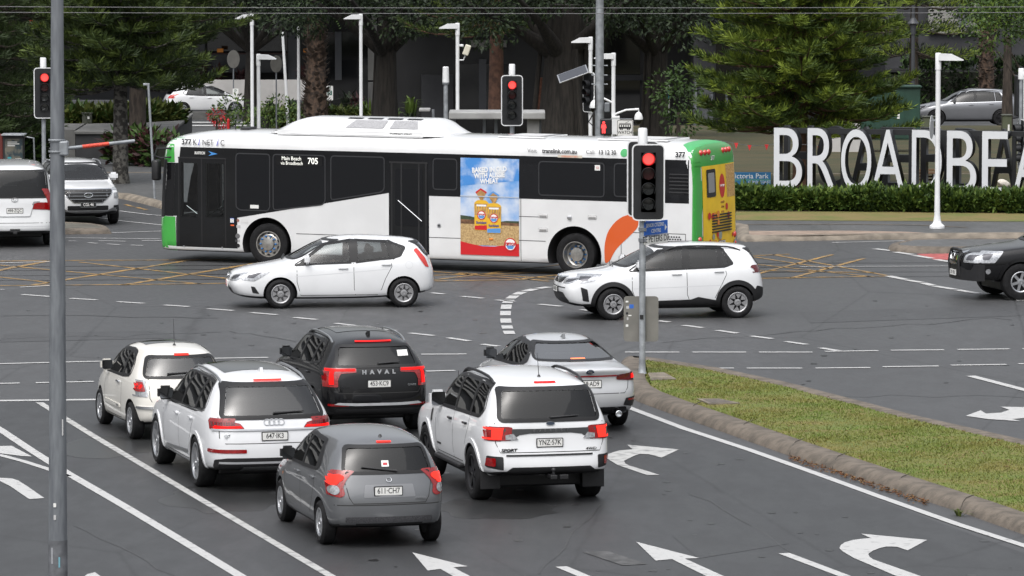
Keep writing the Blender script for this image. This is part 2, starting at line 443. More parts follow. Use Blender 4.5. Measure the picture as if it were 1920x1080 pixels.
def rail(root, car, side, x0, x1, y, h, m, r=.018):
    pts = []
    n = 12
    for i in range(n+1):
        x = lerp(x0, x1, i/n); loc, no = car.hit('T', x, side*y)
        e = min(i, n-i)/n; k = min(1, e/.12)
        pts.append((loc.x, loc.y, loc.z-.005+h*k))
    return MB().tube(pts, r, 6).build('roof_rail', m, root, smooth=50)
def build_car(name, label, loc, yaw, P):
    root = empty(name, loc, yaw, label, P.get('cat', 'car')); c = Body(root, P['L']); L = P['L']; h = L/2; Wd = P['W']/2
    c.loft(P['st'], P['rear'], P['front'], P.get('bow_r', .09), P.get('bow_f', .14), P.get('ra', .9), P.get('fa', .6))
    pm = P['paint']; xr = P['ro']; xf = P['ro']+P['WB']; d = P['d']; tw = P['tw']
    cut = []; R = d/2+P.get('gap', .05)
    for x in (xr, xf):
        for sy in (1, -1):
            mb = MB(); pts = [(x-h+R*cos(t), d/2+R*sin(t)) for t in [2*pi*i/40 for i in range(40)]]
            M = RX(pi/2); y0 = sy*(Wd+.1); y1 = sy*(Wd-tw-.16)
            n = len(pts); vs = [(p[0], y0, p[1]) for p in pts]+[(p[0], y1, p[1]) for p in pts]
            mb.add(vs, [list(range(n)), list(range(n, 2*n))]+[(i, (i+1) % n, n+(i+1) % n, n+i) for i in range(n)]); cut.append(mb)
    cab = P['cabin']; mb = MB(); n = len(cab); zlo = min(p[1] for p in cab); zhi = max(p[1] for p in cab); wl, wh_ = P['cabw']
    f = lambda z: lerp(wl, wh_, (z-zlo)/(zhi-zlo))
    vs = [(p[0]-h, f(p[1]), p[1]) for p in cab]+[(p[0]-h, -f(p[1]), p[1]) for p in cab]
    mb.add(vs, [list(range(n)), list(range(n, 2*n))]+[(i, (i+1) % n, n+(i+1) % n, n+i) for i in range(n)]); cut.append(mb)
    for w in P['side_win']:
        q = offs(w, -.012); n = len(q); mb = MB()
        mb.add([(p[0]-h, 1.5, p[1]) for p in q]+[(p[0]-h, -1.5, p[1]) for p in q], [list(range(n)), list(range(n, 2*n))]+[(i, (i+1) % n, n+(i+1) % n, n+i) for i in range(n)]); cut.append(mb)
    for key, xa, xb in (('rear_win', -1.0, P['cabin_r']), ('front_win', P['cabin_f'], L+1)):
        if key in P:
            q = offs(P[key], -.012); n = len(q); mb = MB()
            mb.add([(xa-h, p[0], p[1]) for p in q]+[(xb-h, p[0], p[1]) for p in q], [list(range(n)), list(range(n, 2*n))]+[(i, (i+1) % n, n+(i+1) % n, n+i) for i in range(n)]); cut.append(mb)
    c.cut(cut, pm)
    gm = P.get('glass', glass_t)
    for i, w in enumerate(P['side_win']):
        g = P.get('side_glass', [gm]*9)[i]
        for v in 'LR':
            c.panel('side_window', [(v, w)], g, .001, step=.1)
            c.panel('window_seal', [(v, ringquads(offs(w, .035), offs(w, -.012)))], satin, .0045, step=.05)
    tr = P.get('trim', satin); out = P['dlo']
    for v in 'LR':
        o2 = offs(out, P.get('trim_w', .022)); qs = ringquads(o2, out)
        t_ = c.panel('window_trim', [(v, qs)], tr, .006)
        if P.get('pillars'):
            [c.panel('window_pillar', [(v, p)], satin, .0055) for p in P['pillars']]
    if 'rear_win' in P:
        rg = P.get('rear_glass', gm); c.panel('rear_window', [('B', P['rear_win'])], rg, .001, step=.1)
        c.panel('window_trim', [('B', ringquads(offs(P['rear_win'], P.get('rw_trim', .03)), offs(P['rear_win'], -.012)))], satin, .009, step=.025)
    if 'front_win' in P:
        c.panel('windscreen', [('F', P['front_win'])], P.get('front_glass', glass_c), .001, step=.1)
        c.panel('window_trim', [('F', ringquads(offs(P['front_win'], .02), offs(P['front_win'], -.012)))], satin, .008, step=.025)
    gap = mat('panel_gap', (.02, .02, .02), .8)
    lm = P.get('gap_m', gap)
    for v in 'LR':
        for ln in P.get('door_lines', []):
            c.panel('door_gap', [c.line(v, ln, .011)], lm, .0015, step=.12)
        for (x, z) in P.get('handles', []):
            hb = box_at(c, v, x, z, .20, .035, .035, 'door_handle', P.get('handle_m', pm), r=.012)
    for ln in P.get('rear_lines', []):
        c.panel('tailgate_gap', [c.line('B', ln, .011)], lm, .0015, step=.12)
    yw = Wd-tw/2-.015
    for x in (xr, xf):
        for sy in (1, -1):
            wheel(root, x-h, sy*yw, d, tw, P['rimd'], P['spokes'], P.get('rim', alloy), P.get('wstyle', 0), P.get('steer', 0) if x == xf else 0)
    zf = P.get('seat_z', .42)
    if P.get('seats', True):
        sx = P['seat_x']
        for y in (.36, -.36): seat(root, sx[0]-h, y*P['W']/1.75, zf, .48)
        seat(root, sx[1]-h, 0, zf+.02, P['W']*.66, True)
        MB().bbox((sx[0]+.55-h, -Wd+.22, zf+.15), (sx[0]+.95-h, Wd-.22, zf+.42), .06).build('dashboard', dark_in, root, smooth=50)
        sw = MB(); a = [Vector((0, .18*cos(t), .18*sin(t))) for t in [2*pi*i/20 for i in range(21)]]
        M = T(sx[0]+.50-h, -.36*P['W']/1.75, zf+.42) @ RY(radians(-25)); sw.tube([M @ q for q in a], .014, 6, cap=False); sw.tube([M @ Vector((0, -.18, 0)), M @ Vector((0, .18, 0))], .016, 6); sw.build('steering_wheel', dark_in, root, smooth=50)
    mx = P.get('mirror')
    if mx:
        for sy in (1, -1): mirror(root, c, mx[0], mx[1], sy, P.get('mirror_m', pm), P.get('mirror_s', (.10, .21, .15)))
    ub = MB().bbox((.75-h, -Wd+.30, .20), (L-.7-h, Wd-.30, .40), .03).build('underbody', black_pl, root)
    ax = MB()
    for x in (xr, xf): ax.tube([(x-h, -Wd+.2, d/2), (x-h, Wd-.2, d/2)], .045, 8)
    ax.build('axle', black_pl, root)
    return root, c
def at_axle(X, Y, yaw, L, ro):
    return (X+cos(yaw)*(L/2-ro), Y+sin(yaw)*(L/2-ro), 0)
def tail(c, shapes, name='tail_light', m=None, **k):
    """a pair of lamps; shapes given for the left side, mirrored for the right"""
    out = []
    for sy in (1, -1):
        ps = []
        for v, pts in shapes:
            if v in 'LR': ps.append(('L' if sy > 0 else 'R', pts))
            else: ps.append((v, [(p[0]*sy, p[1]) for p in pts]))
        out.append(c.panel(name, ps, m or lens_red, .010, step=.022, deep=.42))
    return out
def lit(c, lamps, shapes, m=None, name='lit_bar', off=.018):
    for sy, lp in zip((1, -1), lamps):
        ps = []
        for v, pts in shapes:
            if v in 'LR': ps.append(('L' if sy > 0 else 'R', pts))
            else: ps.append((v, [(p[0]*sy, p[1]) for p in pts]))
        c.panel(name, ps, m or lit_red, off, parent=lp, step=.022, deep=.42)
def sym(pts): return [(p[0], p[1]) for p in pts]+[(-p[0], p[1]) for p in pts[::-1]]
def rect(x0, z0, x1, z1, r=.01, n=3): return rnd([(x0, z0), (x1, z0), (x1, z1), (x0, z1)], r, n)
def wiper(root, c, y0, z0, y1, z1):
    a, n1 = c.hit('B', y0, z0); b, n2 = c.hit('B', y1, z1)
    MB().tube([a+n1*.02, b+n2*.025], [.018, .008], 6).build('rear_wiper', black_pl, root)
def antenna(root, c, x, h=.35, lean=.15):
    p, n = c.hit('T', x, 0); mb = MB().tube([p-Vector((0, 0, .01)), p+Vector((0, 0, .03))], [.035, .012], 8); mb.tube([p+Vector((0, 0, .02)), p+Vector((-lean*.4, 0, h))], [.006, .003], 6)
    mb.build('antenna', black_pl, root)
def fin(root, c, x, m):
    p, n = c.hit('T', x, 0); bm = bmesh.new()
    pts = [(-.09, 0), (.10, 0), (.05, .03), (-.05, .075), (-.08, .07)]
    mb = MB(); M = T(*p) @ RX(pi/2) @ T(0, -.005, -.02); mb.prism(pts, M, .04); mb.build('antenna_fin', m, root)
def arch(c, x, d, r0, r1, m, thick=.012, a0=-.25, a1=pi+.25, name='arch_trim', off=.002):
    for v in 'LR':
        o = circ(x, d/2, r1, 26, a0=a0, a1=a1); i = circ(x, d/2, r0, 26, a0=a0, a1=a1)
        qs = [[o[k], o[k+1], i[k+1], i[k]] for k in range(25)]
        c.panel(name, [(v, qs)], m, off, step=.3, thick=thick)
def hilight(c, pts_side, pts_front, m=lens_clear):
    cx = sum(p[0] for p in pts_side)/len(pts_side); cz = sum(p[1] for p in pts_side)/len(pts_side)
    ins = [(lerp(cx, p[0], .45)+.05, lerp(cz, p[1], .5)) for p in pts_side]
    fx = sum(p[0] for p in pts_front)/len(pts_front); fz = sum(p[1] for p in pts_front)/len(pts_front)
    inf = [(lerp(fx, p[0], .5), lerp(fz, p[1], .5)) for p in pts_front]
    for sy in (1, -1):
        v = 'L' if sy > 0 else 'R'
        o = c.panel('headlight', [(v, pts_side), ('F', [(p[0]*sy, p[1]) for p in pts_front])], m, .006, step=.025, deep=.5)
        c.panel('headlight_bowl', [(v, ins)], mat('lamp_bowl', (.10, .10, .11), .2, .6), .010, parent=o, step=.025)
        c.panel('headlight_bowl', [('F', [(p[0]*sy, p[1]) for p in inf])], mat('lamp_bowl', (.10, .10, .11)), .010, parent=o, step=.025, deep=.4)
def tube_ring(c, view, cx, cz, rx, rz, r, m, name, parent, n=20, out=.008):
    pts = []
    for i in range(n+1):
        t = 2*pi*i/n; p, no = c.hit(view, cx+rx*cos(t), cz+rz*sin(t)); pts.append(p+no*out)
    return MB().tube(pts, r, 6, cap=False).build(name, m, parent, smooth=60)
def rtext(c, view, a, z, s, size, m, name='badge', **k):
    p, n = c.hit(view, a, z); sg = -1 if view == 'B' else 1
    M = T(p.x+sg*.014, p.y, p.z) @ RZ(-pi/2 if view == 'B' else pi/2) @ RX(pi/2 - (0.0 if view != 'T' else 0))
    return text(name, s, size, m, M, c.root, ext=.006, **k)
def person_seated(name, label, loc, yaw, shirt, hair, skin, s=1.0, hands=None):
    """seated figure holding a wheel: origin at the hip point"""
    root = empty(name, loc, yaw, label, 'person')
    V = [(-.02, 0, .02), (-.04, 0, .22), (-.06, 0, .42), (-.06, 0, .50), (-.05, 0, .57),
         (-.05, .17, .44), (.10, .24, .24), (.34, .18, .30), (-.05, -.17, .44), (.10, -.24, .24), (.34, -.18, .30),
         (.10, .10, .02), (.42, .13, .06), (.50, .13, -.30), (.10, -.10, .02), (.42, -.13, .06), (.50, -.13, -.30)]
    Ed = [(0,1),(1,2),(2,3),(3,4),(2,5),(5,6),(6,7),(2,8),(8,9),(9,10),(0,11),(11,12),(12,13),(0,14),(14,15),(15,16)]
    R = [.15,.15,.15,.06,.055,.075,.05,.032,.075,.05,.032,.10,.075,.05,.10,.075,.05]
    me = bpy.data.meshes.new('torso'); me.from_pydata([tuple(x*s for x in v) for v in V], Ed, [])
    o = bpy.data.objects.new('t', me); COL.objects.link(o); o.modifiers.new('k', 'SKIN')
    sk = me.skin_vertices[0].data
    for i, r in enumerate(R): sk[i].radius = (r*s, r*s)
    sk[0].use_root = True
    sb = o.modifiers.new('s', 'SUBSURF'); sb.levels = 2; sb.render_levels = 2
    dg = bpy.context.evaluated_depsgraph_get(); dg.update(); bm_ = bpy.data.meshes.new_from_object(o.evaluated_get(dg)); bpy.data.objects.remove(o)
    bm_.materials.clear(); bm_.materials.append(shirt); bm_.materials.append(skin); bm_.shade_smooth()
    for p in bm_.polygons:
        z = p.center.z/s; x = p.center.x/s
        if z > .50 or (x > .14 and z > .18 and abs(p.center.y) > .12*s): p.material_index = 1
    body = link('body', bm_, root)
    hd = MB(); bm = bmesh.new(); bmesh.ops.create_uvsphere(bm, u_segments=20, v_segments=14, radius=1)
    for v in bm.verts:
        x, y, z = v.co; k = 1-.18*max(0, -z)
        nose = max(0, 1-((y/.16)**2+((z+.1)/.2)**2))*.16 if x > .6 else 0
        v.co = Vector(((x*.105*k+nose*.14), y*.078*k, z*.125+.66))*s
    hd.bm(bm)
    for sy in (1, -1): hd.lathe([(.001, 0), (.02, .004), (.024, .012), (.012, .018)], 8, T(-.05*s, sy*.074*s, .65*s) @ RX(-sy*pi/2))
    head = hd.build('head', skin, body, smooth=60)
    hr = MB(); bm = bmesh.new(); bmesh.ops.create_uvsphere(bm, u_segments=20, v_segments=14, radius=1)
    dead = [v for v in bm.verts if (v.co.x > .35 and v.co.z < .55) or v.co.z < -.45]
    bmesh.ops.delete(bm, geom=dead, context='VERTS')
    for v in bm.verts: v.co = Vector((v.co.x*.116-.008, v.co.y*.088, v.co.z*.134+.667))*s
    hr.bm(bm).build('hair', hair, body, smooth=60)
    fg = MB()
    for sy in (1, -1):
        w = Vector((.36, sy*.18, .31))
        fg.tube([w*s, (w+Vector((.05, -sy*.01, .01)))*s], [.03*s, .036*s], 8)
        for k, ln in enumerate((.055, .065, .062, .05)):
            b = w+Vector((.055, sy*(-.03+.02*k), .012))
            fg.tube([b*s, (b+Vector((ln*.6, 0, .012)))*s, (b+Vector((ln*.75, 0, -.02)))*s], [.010*s, .009*s, .007*s], 6)
        b = w+Vector((.02, -sy*.03, .015)); fg.tube([b*s, (b+Vector((.03, -sy*.022, .02)))*s, (b+Vector((.055, -sy*.024, .012)))*s], [.012*s, .010*s, .008*s], 6)
    fg.build('hands', skin, body, smooth=60)
    return root
skin_m = mat('skin', (.42, .26, .19), .55, nscale=20, namp=.08)
hair_d = mat('hair_dark', (.03, .02, .016), .6, nscale=60, namp=.4)
shirt_d = mat('shirt_dark', (.05, .055, .07), .85, nscale=30, namp=.2)
shirt_w = mat('shirt_pale', (.45, .46, .48), .85, nscale=30, namp=.1)
# ---------------------------------------------------------------- grey hatchback (nearest car)
grey_p = paint('grey_paint', (.125,.13,.138), .3, .35)
def car_barina():
    L = 3.92; yaw = radians(104.9)
    P = dict(L=L, W=1.68, WB=2.48, ro=.66, d=.60, tw=.19, rimd=.40, spokes=7, paint=grey_p, bow_r=.10,
     rear=[(.2,.10),(.32,.03),(.5,0),(.68,.01),(.74,.06),(.95,.11),(1.05,.15),(1.42,.36)],
     front=[(.2,3.80),(.4,3.9),(.55,3.92),(.7,3.86),(.8,3.78)],
     st=[(.36,1.44,1.03,.775,.57,.30),(.62,1.485,1.01,.825,.61,.24),(1.2,1.52,.985,.845,.63,.20),(1.8,1.515,.96,.845,.635,.20),(2.2,1.47,.945,.845,.625,.20),
      (2.5,1.31,.93,.84,.64,.20),(2.8,1.12,.91,.84,.68,.20),(2.98,1.0,.90,.83,.70,.20),(3.3,.93,.9,.82,.70,.20),(3.6,.84,.8,.78,.66,.22),(3.78,.74,.7,.70,.58,.26)],
     cabin=[(.5,.6),(3.0,.6),(2.92,.88),(2.25,1.36),(1.2,1.42),(.66,1.36)], cabw=(.70,.54), cabin_r=1.3, cabin_f=2.2,
     side_win=[[(1.80,.985),(2.66,.965),(2.14,1.36),(1.80,1.385)],[(.98,1.01),(1.73,.985),(1.73,1.385),(1.05,1.36)]],
     dlo=rnd([(.80,1.08),(.90,1.005),(2.74,.95),(2.14,1.375),(1.8,1.40),(.98,1.375)],.06),
     pillars=[[(1.725,.98),(1.805,.98),(1.805,1.392),(1.725,1.392)],[(.80,1.08),(.90,1.005),(.985,1.0),(1.055,1.37),(.98,1.375)]],
     rear_win=rnd(sym([(.60,1.03),(.53,1.35)]),.06), front_win=rnd(sym([(.66,1.02),(.53,1.40)]),.06), side_glass=[glass_t,glass_p],rear_glass=glass_p,
     door_lines=[[(1.77,.97),(1.77,.40),(1.72,.27)],[(.98,1.0),(.96,.80),(1.08,.55),(1.22,.40),(1.3,.27)],[(2.82,.9),(2.80,.5),(2.72,.27)],[(1.3,.27),(2.72,.27)]],
     handles=[(1.95,.86),(1.05,.88)], rear_lines=[[(-.62,1.0),(-.55,.70),(-.50,.62),(.50,.62),(.55,.70),(.62,1.0)]],
     mirror=(2.52,.96), mirror_m=black_pl, seat_x=(1.85,1.05))
    r, c = build_car('hatchback_car', 'small grey hatchback with round tail lamps, nearest the camera', at_axle(-1.83,69.02,yaw,L,.66), yaw, P)
    lm = tail(c, [('B', rnd([(.60,.74),(.66,.70),(.82,.74),(.84,.95),(.80,1.06),(.70,1.05),(.63,.90)],.03)), ('L', rnd([(.04,.74),(.20,.76),(.30,.92),(.32,1.06),(.10,1.06)],.03))])
    lit(c, lm, [('B', circ(.73,.93,.07,18)), ('L', circ(.16,.94,.065,16))], lit_hot); lit(c, lm, [('B', circ(.725,.80,.062,18)), ('L', circ(.11,.80,.04,12))], lens_clear, 'reversing_lens')
    c.panel('high_brake_light', [('B', rect(-.10,1.40,.10,1.418,.004))], lit_hot, .012)
    c.panel('plate_recess', [('B', rnd([(-.36,.70),(.36,.70),(.33,.87),(-.33,.87)],.02))], mat('grey_recess', (.2,.205,.215), .4, .4), .005)
    plate(r, c, 'B', .02, .785, '611·CH7')
    c.panel('bumper_vent', [('B', rect(-.60,.36,.60,.44,.02))], mat('grey_mesh', (.05,.05,.055), .6, nscale=80, namp=.5), .004)
    c.panel('bumper_crease', [c.line('B', [(-.74,.60),(.74,.60)], .012)], mat('panel_gap', (.02,.02,.02)), .002)
    c.panel('lower_bumper', [('B', rect(-.66,.20,.66,.30,.02))], black_pl, .005)
    wiper(r, c, -.12, 1.035, .36, 1.09)
    c.panel('window_sticker', [('B', rect(-.02,1.10,.08,1.18,.005))], plate_w, .004); c.panel('sticker_mark', [('B', rect(0,1.12,.06,1.15,.004))], mat('sticker_red', (.5,.03,.04)), .006)
    tube_ring(c, 'B', 0, .93, .035, .03, .006, chrome, 'badge', r)
    rtext(c, 'B', -.43, .68, 'BARINA', .042, chrome, sx=1.1)
    for v in 'LR': c.panel('side_indicator', [(v, circ(2.92,.72,.025,10))], mat('amber', (.6,.2,.03)), .006)
    antenna(r, c, .52, .0, 0)
# ---------------------------------------------------------------- white SUV with full width chrome strip
def car_q7():
    L = 5.06; yaw = radians(105.2)
    pm = paint('white_pearl', (.71,.72,.74))
    P = dict(L=L, W=1.97, WB=2.994, ro=1.07, glass=glass('blue_grey_glass', (.20,.22,.23), ior=1.75), d=.765, tw=.26, rimd=.56, spokes=5, wstyle=1, paint=pm, bow_r=.10,
     rear=[(.25,.16),(.40,.05),(.55,.0),(.72,0),(.80,.07),(1.0,.10),(1.15,.14),(1.64,.52)],
     front=[(.25,4.95),(.45,5.03),(.65,5.06),(.9,5.02),(1.0,4.95)],
     st=[(.52,1.66,1.16,.90,.60,.34),(.85,1.70,1.13,.965,.655,.28),(1.6,1.735,1.10,.985,.69,.25),(2.3,1.74,1.08,.985,.70,.25),(2.85,1.70,1.065,.985,.69,.25),
      (3.2,1.52,1.05,.98,.70,.25),(3.55,1.29,1.04,.975,.75,.25),(3.78,1.13,1.02,.97,.80,.25),(4.2,1.07,1.0,.96,.80,.25),(4.65,.99,.9,.92,.76,.26),(4.95,.88,.8,.82,.66,.30)],
     cabin=[(.75,.7),(3.85,.7),(3.75,1.0),(2.9,1.60),(1.6,1.64),(.9,1.60)], cabw=(.82,.60), cabin_r=1.6, cabin_f=2.9,
     side_win=[[(2.30,1.12),(3.36,1.09),(2.80,1.56),(2.30,1.60)],[(1.36,1.14),(2.22,1.12),(2.22,1.60),(1.36,1.59)],[(.80,1.19),(1.28,1.14),(1.28,1.585),(.98,1.55)]],
     dlo=rnd([(.72,1.24),(.82,1.155),(3.46,1.07),(2.82,1.575),(2.3,1.615),(1.3,1.605),(.95,1.57)],.06),
     pillars=[[(2.215,1.11),(2.305,1.11),(2.305,1.605),(2.215,1.605)],[(1.275,1.13),(1.365,1.13),(1.365,1.595),(1.275,1.59)]], trim=chrome, trim_w=.018,
     rear_win=rnd(sym([(.74,1.13),(.62,1.545)]),.05), rw_trim=.05, front_win=rnd(sym([(.76,1.16),(.60,1.64)]),.06), rear_glass=glass('blue_grey_glass', (.20,.22,.23)),
     door_lines=[[(2.26,1.1),(2.26,.6),(2.22,.36)],[(1.30,1.12),(1.28,.98),(1.46,.68),(1.60,.5),(1.64,.36)],[(3.52,1.04),(3.46,.6),(3.36,.36)],[(1.64,.36),(3.36,.36)]],
     handles=[(2.44,.97),(1.42,1.0)], rear_lines=[[(-.80,1.12),(-.80,.82),(-.72,.74),(.72,.74),(.80,.82),(.80,1.12)]],
     mirror=(3.22,1.10), mirror_m=black_pl, seat_x=(2.35,1.4), mirror_s=(.12,.24,.17), seat_z=.62, handle_m=pm)
    r, c = build_car('suv_car', 'white SUV with thin red tail lamps joined by a chrome strip', at_axle(-3.77,75.46,yaw,L,1.07), yaw, P)
    tl = rnd([(.44,.955),(.86,.935),(.965,.96),(.965,1.10),(.80,1.10),(.50,1.03)],.015)
    lm = tail(c, [('B', tl), ('L', rnd([(.04,.95),(.26,.99),(.40,1.07),(.36,1.10),(.08,1.105)],.015))])
    lit(c, lm, [('B', [(.47,.965),(.86,.955),(.86,.985),(.50,.995)]), ('L', [(.08,.965),(.2,.985),(.2,1.0),(.08,.99)])], lit_red)
    lit(c, lm, [('B', [(.58+.035*k,1.0),(.60+.035*k,1.0),(.60+.035*k,1.05),(.58+.035*k,1.05)]) for k in range(9)], lens_dk, 'lens_bar')
    c.panel('chrome_strip', [('B', rect(-.88,.925,.88,.95,.004))], trim_hi, .016, thick=.006)
    c.panel('high_brake_light', [('B', rect(-.21,1.603,.21,1.622,.004))], lit_hot, .02)
    plate(r, c, 'B', .0, .845, '647·IK3')
    for k in range(4): tube_ring(c, 'B', -.105+.07*k, 1.045, .045, .042, .008, trim_hi, 'badge', r)
    rtext(c, 'B', .70, .85, 'Q7', .07, trim_hi)
    for sy in (1, -1):
        c.panel('bumper_reflector', [('B', [(sy*p[0], p[1]) for p in rect(.42,.60,.92,.655,.01)])], lens_red, .008)
        c.panel('side_sill', [('L' if sy > 0 else 'R', rnd([(1.62,.44),(3.3,.36),(3.3,.42),(1.62,.50)],.01))], mat('dull_silver', (.36,.37,.38), .35, .8), .008)
    c.panel('lower_bumper', [('B', rnd(sym([(.70,.30),(.86,.38),(.86,.50),(.70,.53)]),.03))], black_pl, .006)
    c.panel('bumper_insert', [('B', rect(-.80,.445,.80,.475,.01))], trim_hi, .014); c.panel('bumper_insert', [('B', rnd(sym([(.50,.34),(.46,.40)]),.01))], mat('dull_silver', (.36,.37,.38)), .014)
    c.panel('exhaust_trim', [('B', [(sy_*p[0], p[1]) for p in rect(.50,.37,.80,.44,.02)]) for sy_ in (1,)], alloy_d, .010)
    wiper(r, c, 0, 1.165, -.46, 1.18)
    c.panel('sunroof', [('T', rnd([(1.15,-.50),(2.75,-.50),(2.75,.50),(1.15,.50)],.06))], black_gl, .005)
    for sy in (1, -1): rail(r, c, sy, .75, 2.75, .635, .045, mat('dull_silver', (.36,.37,.38)))
    arch(c, 1.07, .765, .40, .455, pm, .012); arch(c, 4.064, .765, .40, .455, pm, .012)
    fin(r, c, .95, pm)
# ---------------------------------------------------------------- white four wheel drive
def car_everest():
    L = 4.90; yaw = radians(104.3); ro = 1.0
    P = dict(L=L, W=1.92, WB=2.90, ro=ro, d=.80, tw=.265, rimd=.53, spokes=6, rim=alloy_d, paint=white, bow_r=.07, gap=.07,
     rear=[(.35,.16),(.48,.03),(.60,0),(.76,0),(.84,.09),(1.1,.11),(1.24,.13),(1.72,.36)],
     front=[(.35,4.80),(.55,4.88),(.75,4.9),(1.0,4.88),(1.08,4.84)],
     st=[(.36,1.76,1.24,.90,.66,.46),(.62,1.80,1.22,.945,.715,.40),(1.3,1.835,1.20,.96,.745,.36),(2.0,1.84,1.18,.96,.75,.36),(2.6,1.81,1.165,.96,.745,.36),
      (2.95,1.64,1.15,.96,.75,.36),(3.28,1.40,1.14,.955,.79,.36),(3.5,1.22,1.13,.95,.83,.36),(3.9,1.18,1.1,.94,.82,.36),(4.5,1.14,1.0,.91,.79,.38),(4.84,1.05,.9,.86,.73,.42)],
     cabin=[(.55,.8),(3.6,.8),(3.5,1.1),(2.65,1.72),(1.4,1.75),(.68,1.70)], cabw=(.80,.65), cabin_r=1.3, cabin_f=2.7,
     side_win=[[(2.16,1.23),(3.10,1.20),(2.62,1.66),(2.16,1.70)],[(1.26,1.25),(2.07,1.23),(2.07,1.70),(1.26,1.70)],[(.62,1.33),(.72,1.265),(1.17,1.25),(1.17,1.70),(.74,1.68)]],
     dlo=rnd([(.55,1.36),(.70,1.245),(3.20,1.18),(2.64,1.68),(2.1,1.72),(1.2,1.72),(.70,1.70)],.06),
     pillars=[[(2.065,1.22),(2.165,1.22),(2.165,1.71),(2.065,1.71)],[(1.165,1.24),(1.265,1.24),(1.265,1.71),(1.165,1.71)]],
     rear_win=rnd(sym([(.72,1.25),(.66,1.65)]),.05), rw_trim=.045, front_win=rnd(sym([(.76,1.24),(.64,1.75)]),.06), rear_glass=glass_p, side_glass=[glass_t,glass_p,glass_p],
     door_lines=[[(2.11,1.2),(2.11,.7),(2.08,.50)],[(1.20,1.22),(1.20,1.05),(1.40,.75),(1.5,.6),(1.52,.50)],[(3.24,1.14),(3.20,.7),(3.12,.50)],[(1.52,.50),(3.12,.50)]],
     handles=[(2.30,1.06),(1.38,1.08)], handle_m=black_gl, rear_lines=[[(-.80,1.2),(-.80,.92),(-.74,.78),(.74,.78),(.80,.92),(.80,1.2)]],
     mirror=(2.95,1.20), mirror_m=white, seat_x=(2.2,1.3), mirror_s=(.13,.25,.20), seat_z=.72)
    r, c = build_car('four_wheel_drive', 'white four wheel drive with black roof rails and a dark bar between its tail lamps', at_axle(.32,73.9,yaw,L,ro), yaw, P)
    c.panel('tailgate_bar', [('B', rnd(sym([(.50,.985),(.62,.955),(.94,.955),(.94,1.13),(.3,1.12)])[:5]+rnd(sym([(.50,.985),(.62,.955),(.94,.955),(.94,1.13),(.3,1.12)])[5:],0), .01))] if False else [('B', sym([(.30,1.05),(.46,1.03),(.60,.95),(.86,.95),(.86,1.12),(.30,1.115)]))], mat('dark_bar', (.055,.057,.06), .3, .3, coat=.5), .008)
    rtext(c, 'B', 0, 1.085, 'EVEREST', .055, mat('bar_letters', (.17,.17,.18), .4, .5), sx=1.1, space=2.6)
    lm = tail(c, [('B', rnd([(.72,.945),(.955,.945),(.955,1.15),(.72,1.125)],.015)), ('L', rnd([(.06,.95),(.20,.95),(.24,1.15),(.08,1.15)],.02))], m=lens_red)
    lit(c, lm, [('B', [(.80,.965),(.94,.965),(.94,.99),(.80,.99)]), ('B', [(.925,.99),(.945,.99),(.945,1.13),(.925,1.13)]), ('B', [(.80,1.105),(.925,1.105),(.925,1.13),(.80,1.13)]), ('L', [(.09,.965),(.16,.965),(.18,1.13),(.10,1.13)])], lit_hot)
    lit(c, lm, [('B', [(.48,.965),(.66,.965),(.66,1.03),(.55,1.05)])], lens_clear, 'reversing_lens')
    c.panel('high_brake_light', [('B', rect(-.16,1.735,.16,1.755,.004))], lit_red, .012)
    plate(r, c, 'B', .02, .915, 'YNZ·57K')
    c.panel('badge', [('B', circ(0,1.185,.065,20,.026))], mat('oval_dark', (.02,.03,.05), .2), .01)
    tube_ring(c, 'B', 0, 1.185, .065, .026, .004, chrome, 'badge_ring', r)
    rtext(c, 'B', .62, .815, 'SPORT', .055, black_pl, sx=1.4, bold=.002, shear=.15); rtext(c, 'B', -.60, .815, '4WD', .05, black_pl, sx=1.4, shear=.15)
    c.panel('bumper_lip', [('B', rect(-.62,.725,.66,.75,.005))], black_pl, .012)
    for sy in (1, -1):
        c.panel('fog_light_bezel', [('B', [(sy*p[0], p[1]) for p in rnd([(.70,.53),(.90,.56),(.90,.73),(.70,.72)],.02)])], black_pl, .007)
        c.panel('fog_light', [('B', [(sy*p[0], p[1]) for p in rect(.80,.58,.90,.70,.015)])], lens_red, .012)
        st = MB().bbox((1.55-L/2, sy*.86, .40), (3.1-L/2, sy*1.0, .46), .02).build('side_step', black_pl, r)
    c.panel('lower_bumper', [('B', rnd(sym([(.78,.34),(.80,.40),(.58,.57)]),.02))], black_pl, .008)
    tb = MB().bbox((-L/2-.16, -.05, .40), (-L/2+.2, .05, .46), .01); tb.lathe([(.02,0),(.02,.05),(.028,.06),(.03,.08),(.02,.10),(.003,.105)], 10, T(-L/2-.12,0,.46)); tb.bbox((-L/2-.03,-.25,.38),(-L/2+.03,-.12,.45),.01)
    tb.build('tow_bar', black_pl, r)
    for sy in (1, -1): MB().bbox((.52-L/2, sy*.62, .20), (.55-L/2, sy*.92, .62), .01).build('mud_flap', black_pl, r)
    wiper(r, c, .0, 1.265, -.42, 1.285)
    c.panel('dealer_sticker', [('B', rect(-.12,1.24,.22,1.262,.004))], plate_w, .006)
    for sy in (1, -1): rail(r, c, sy, .75, 2.6, .66, .055, black_pl, .022)
    antenna(r, c, .72, .34, -.25)
    p, n = c.hit('L', 4.0, 1.16); MB().tube([p+Vector((0,-.05,-.03)), p+Vector((0,-.04,.42))], [.008,.004], 6).build('whip_antenna', black_pl, r)
    for v in 'LR':
        c.panel('fender_vent', [(v, rnd([(3.45,.90),(3.55,.88),(3.58,1.08),(3.48,1.08)],.03))], black_pl, .008)
        c.panel('door_badge', [(v, rect(2.85,.60,3.10,.63,.005))], black_pl, .006)
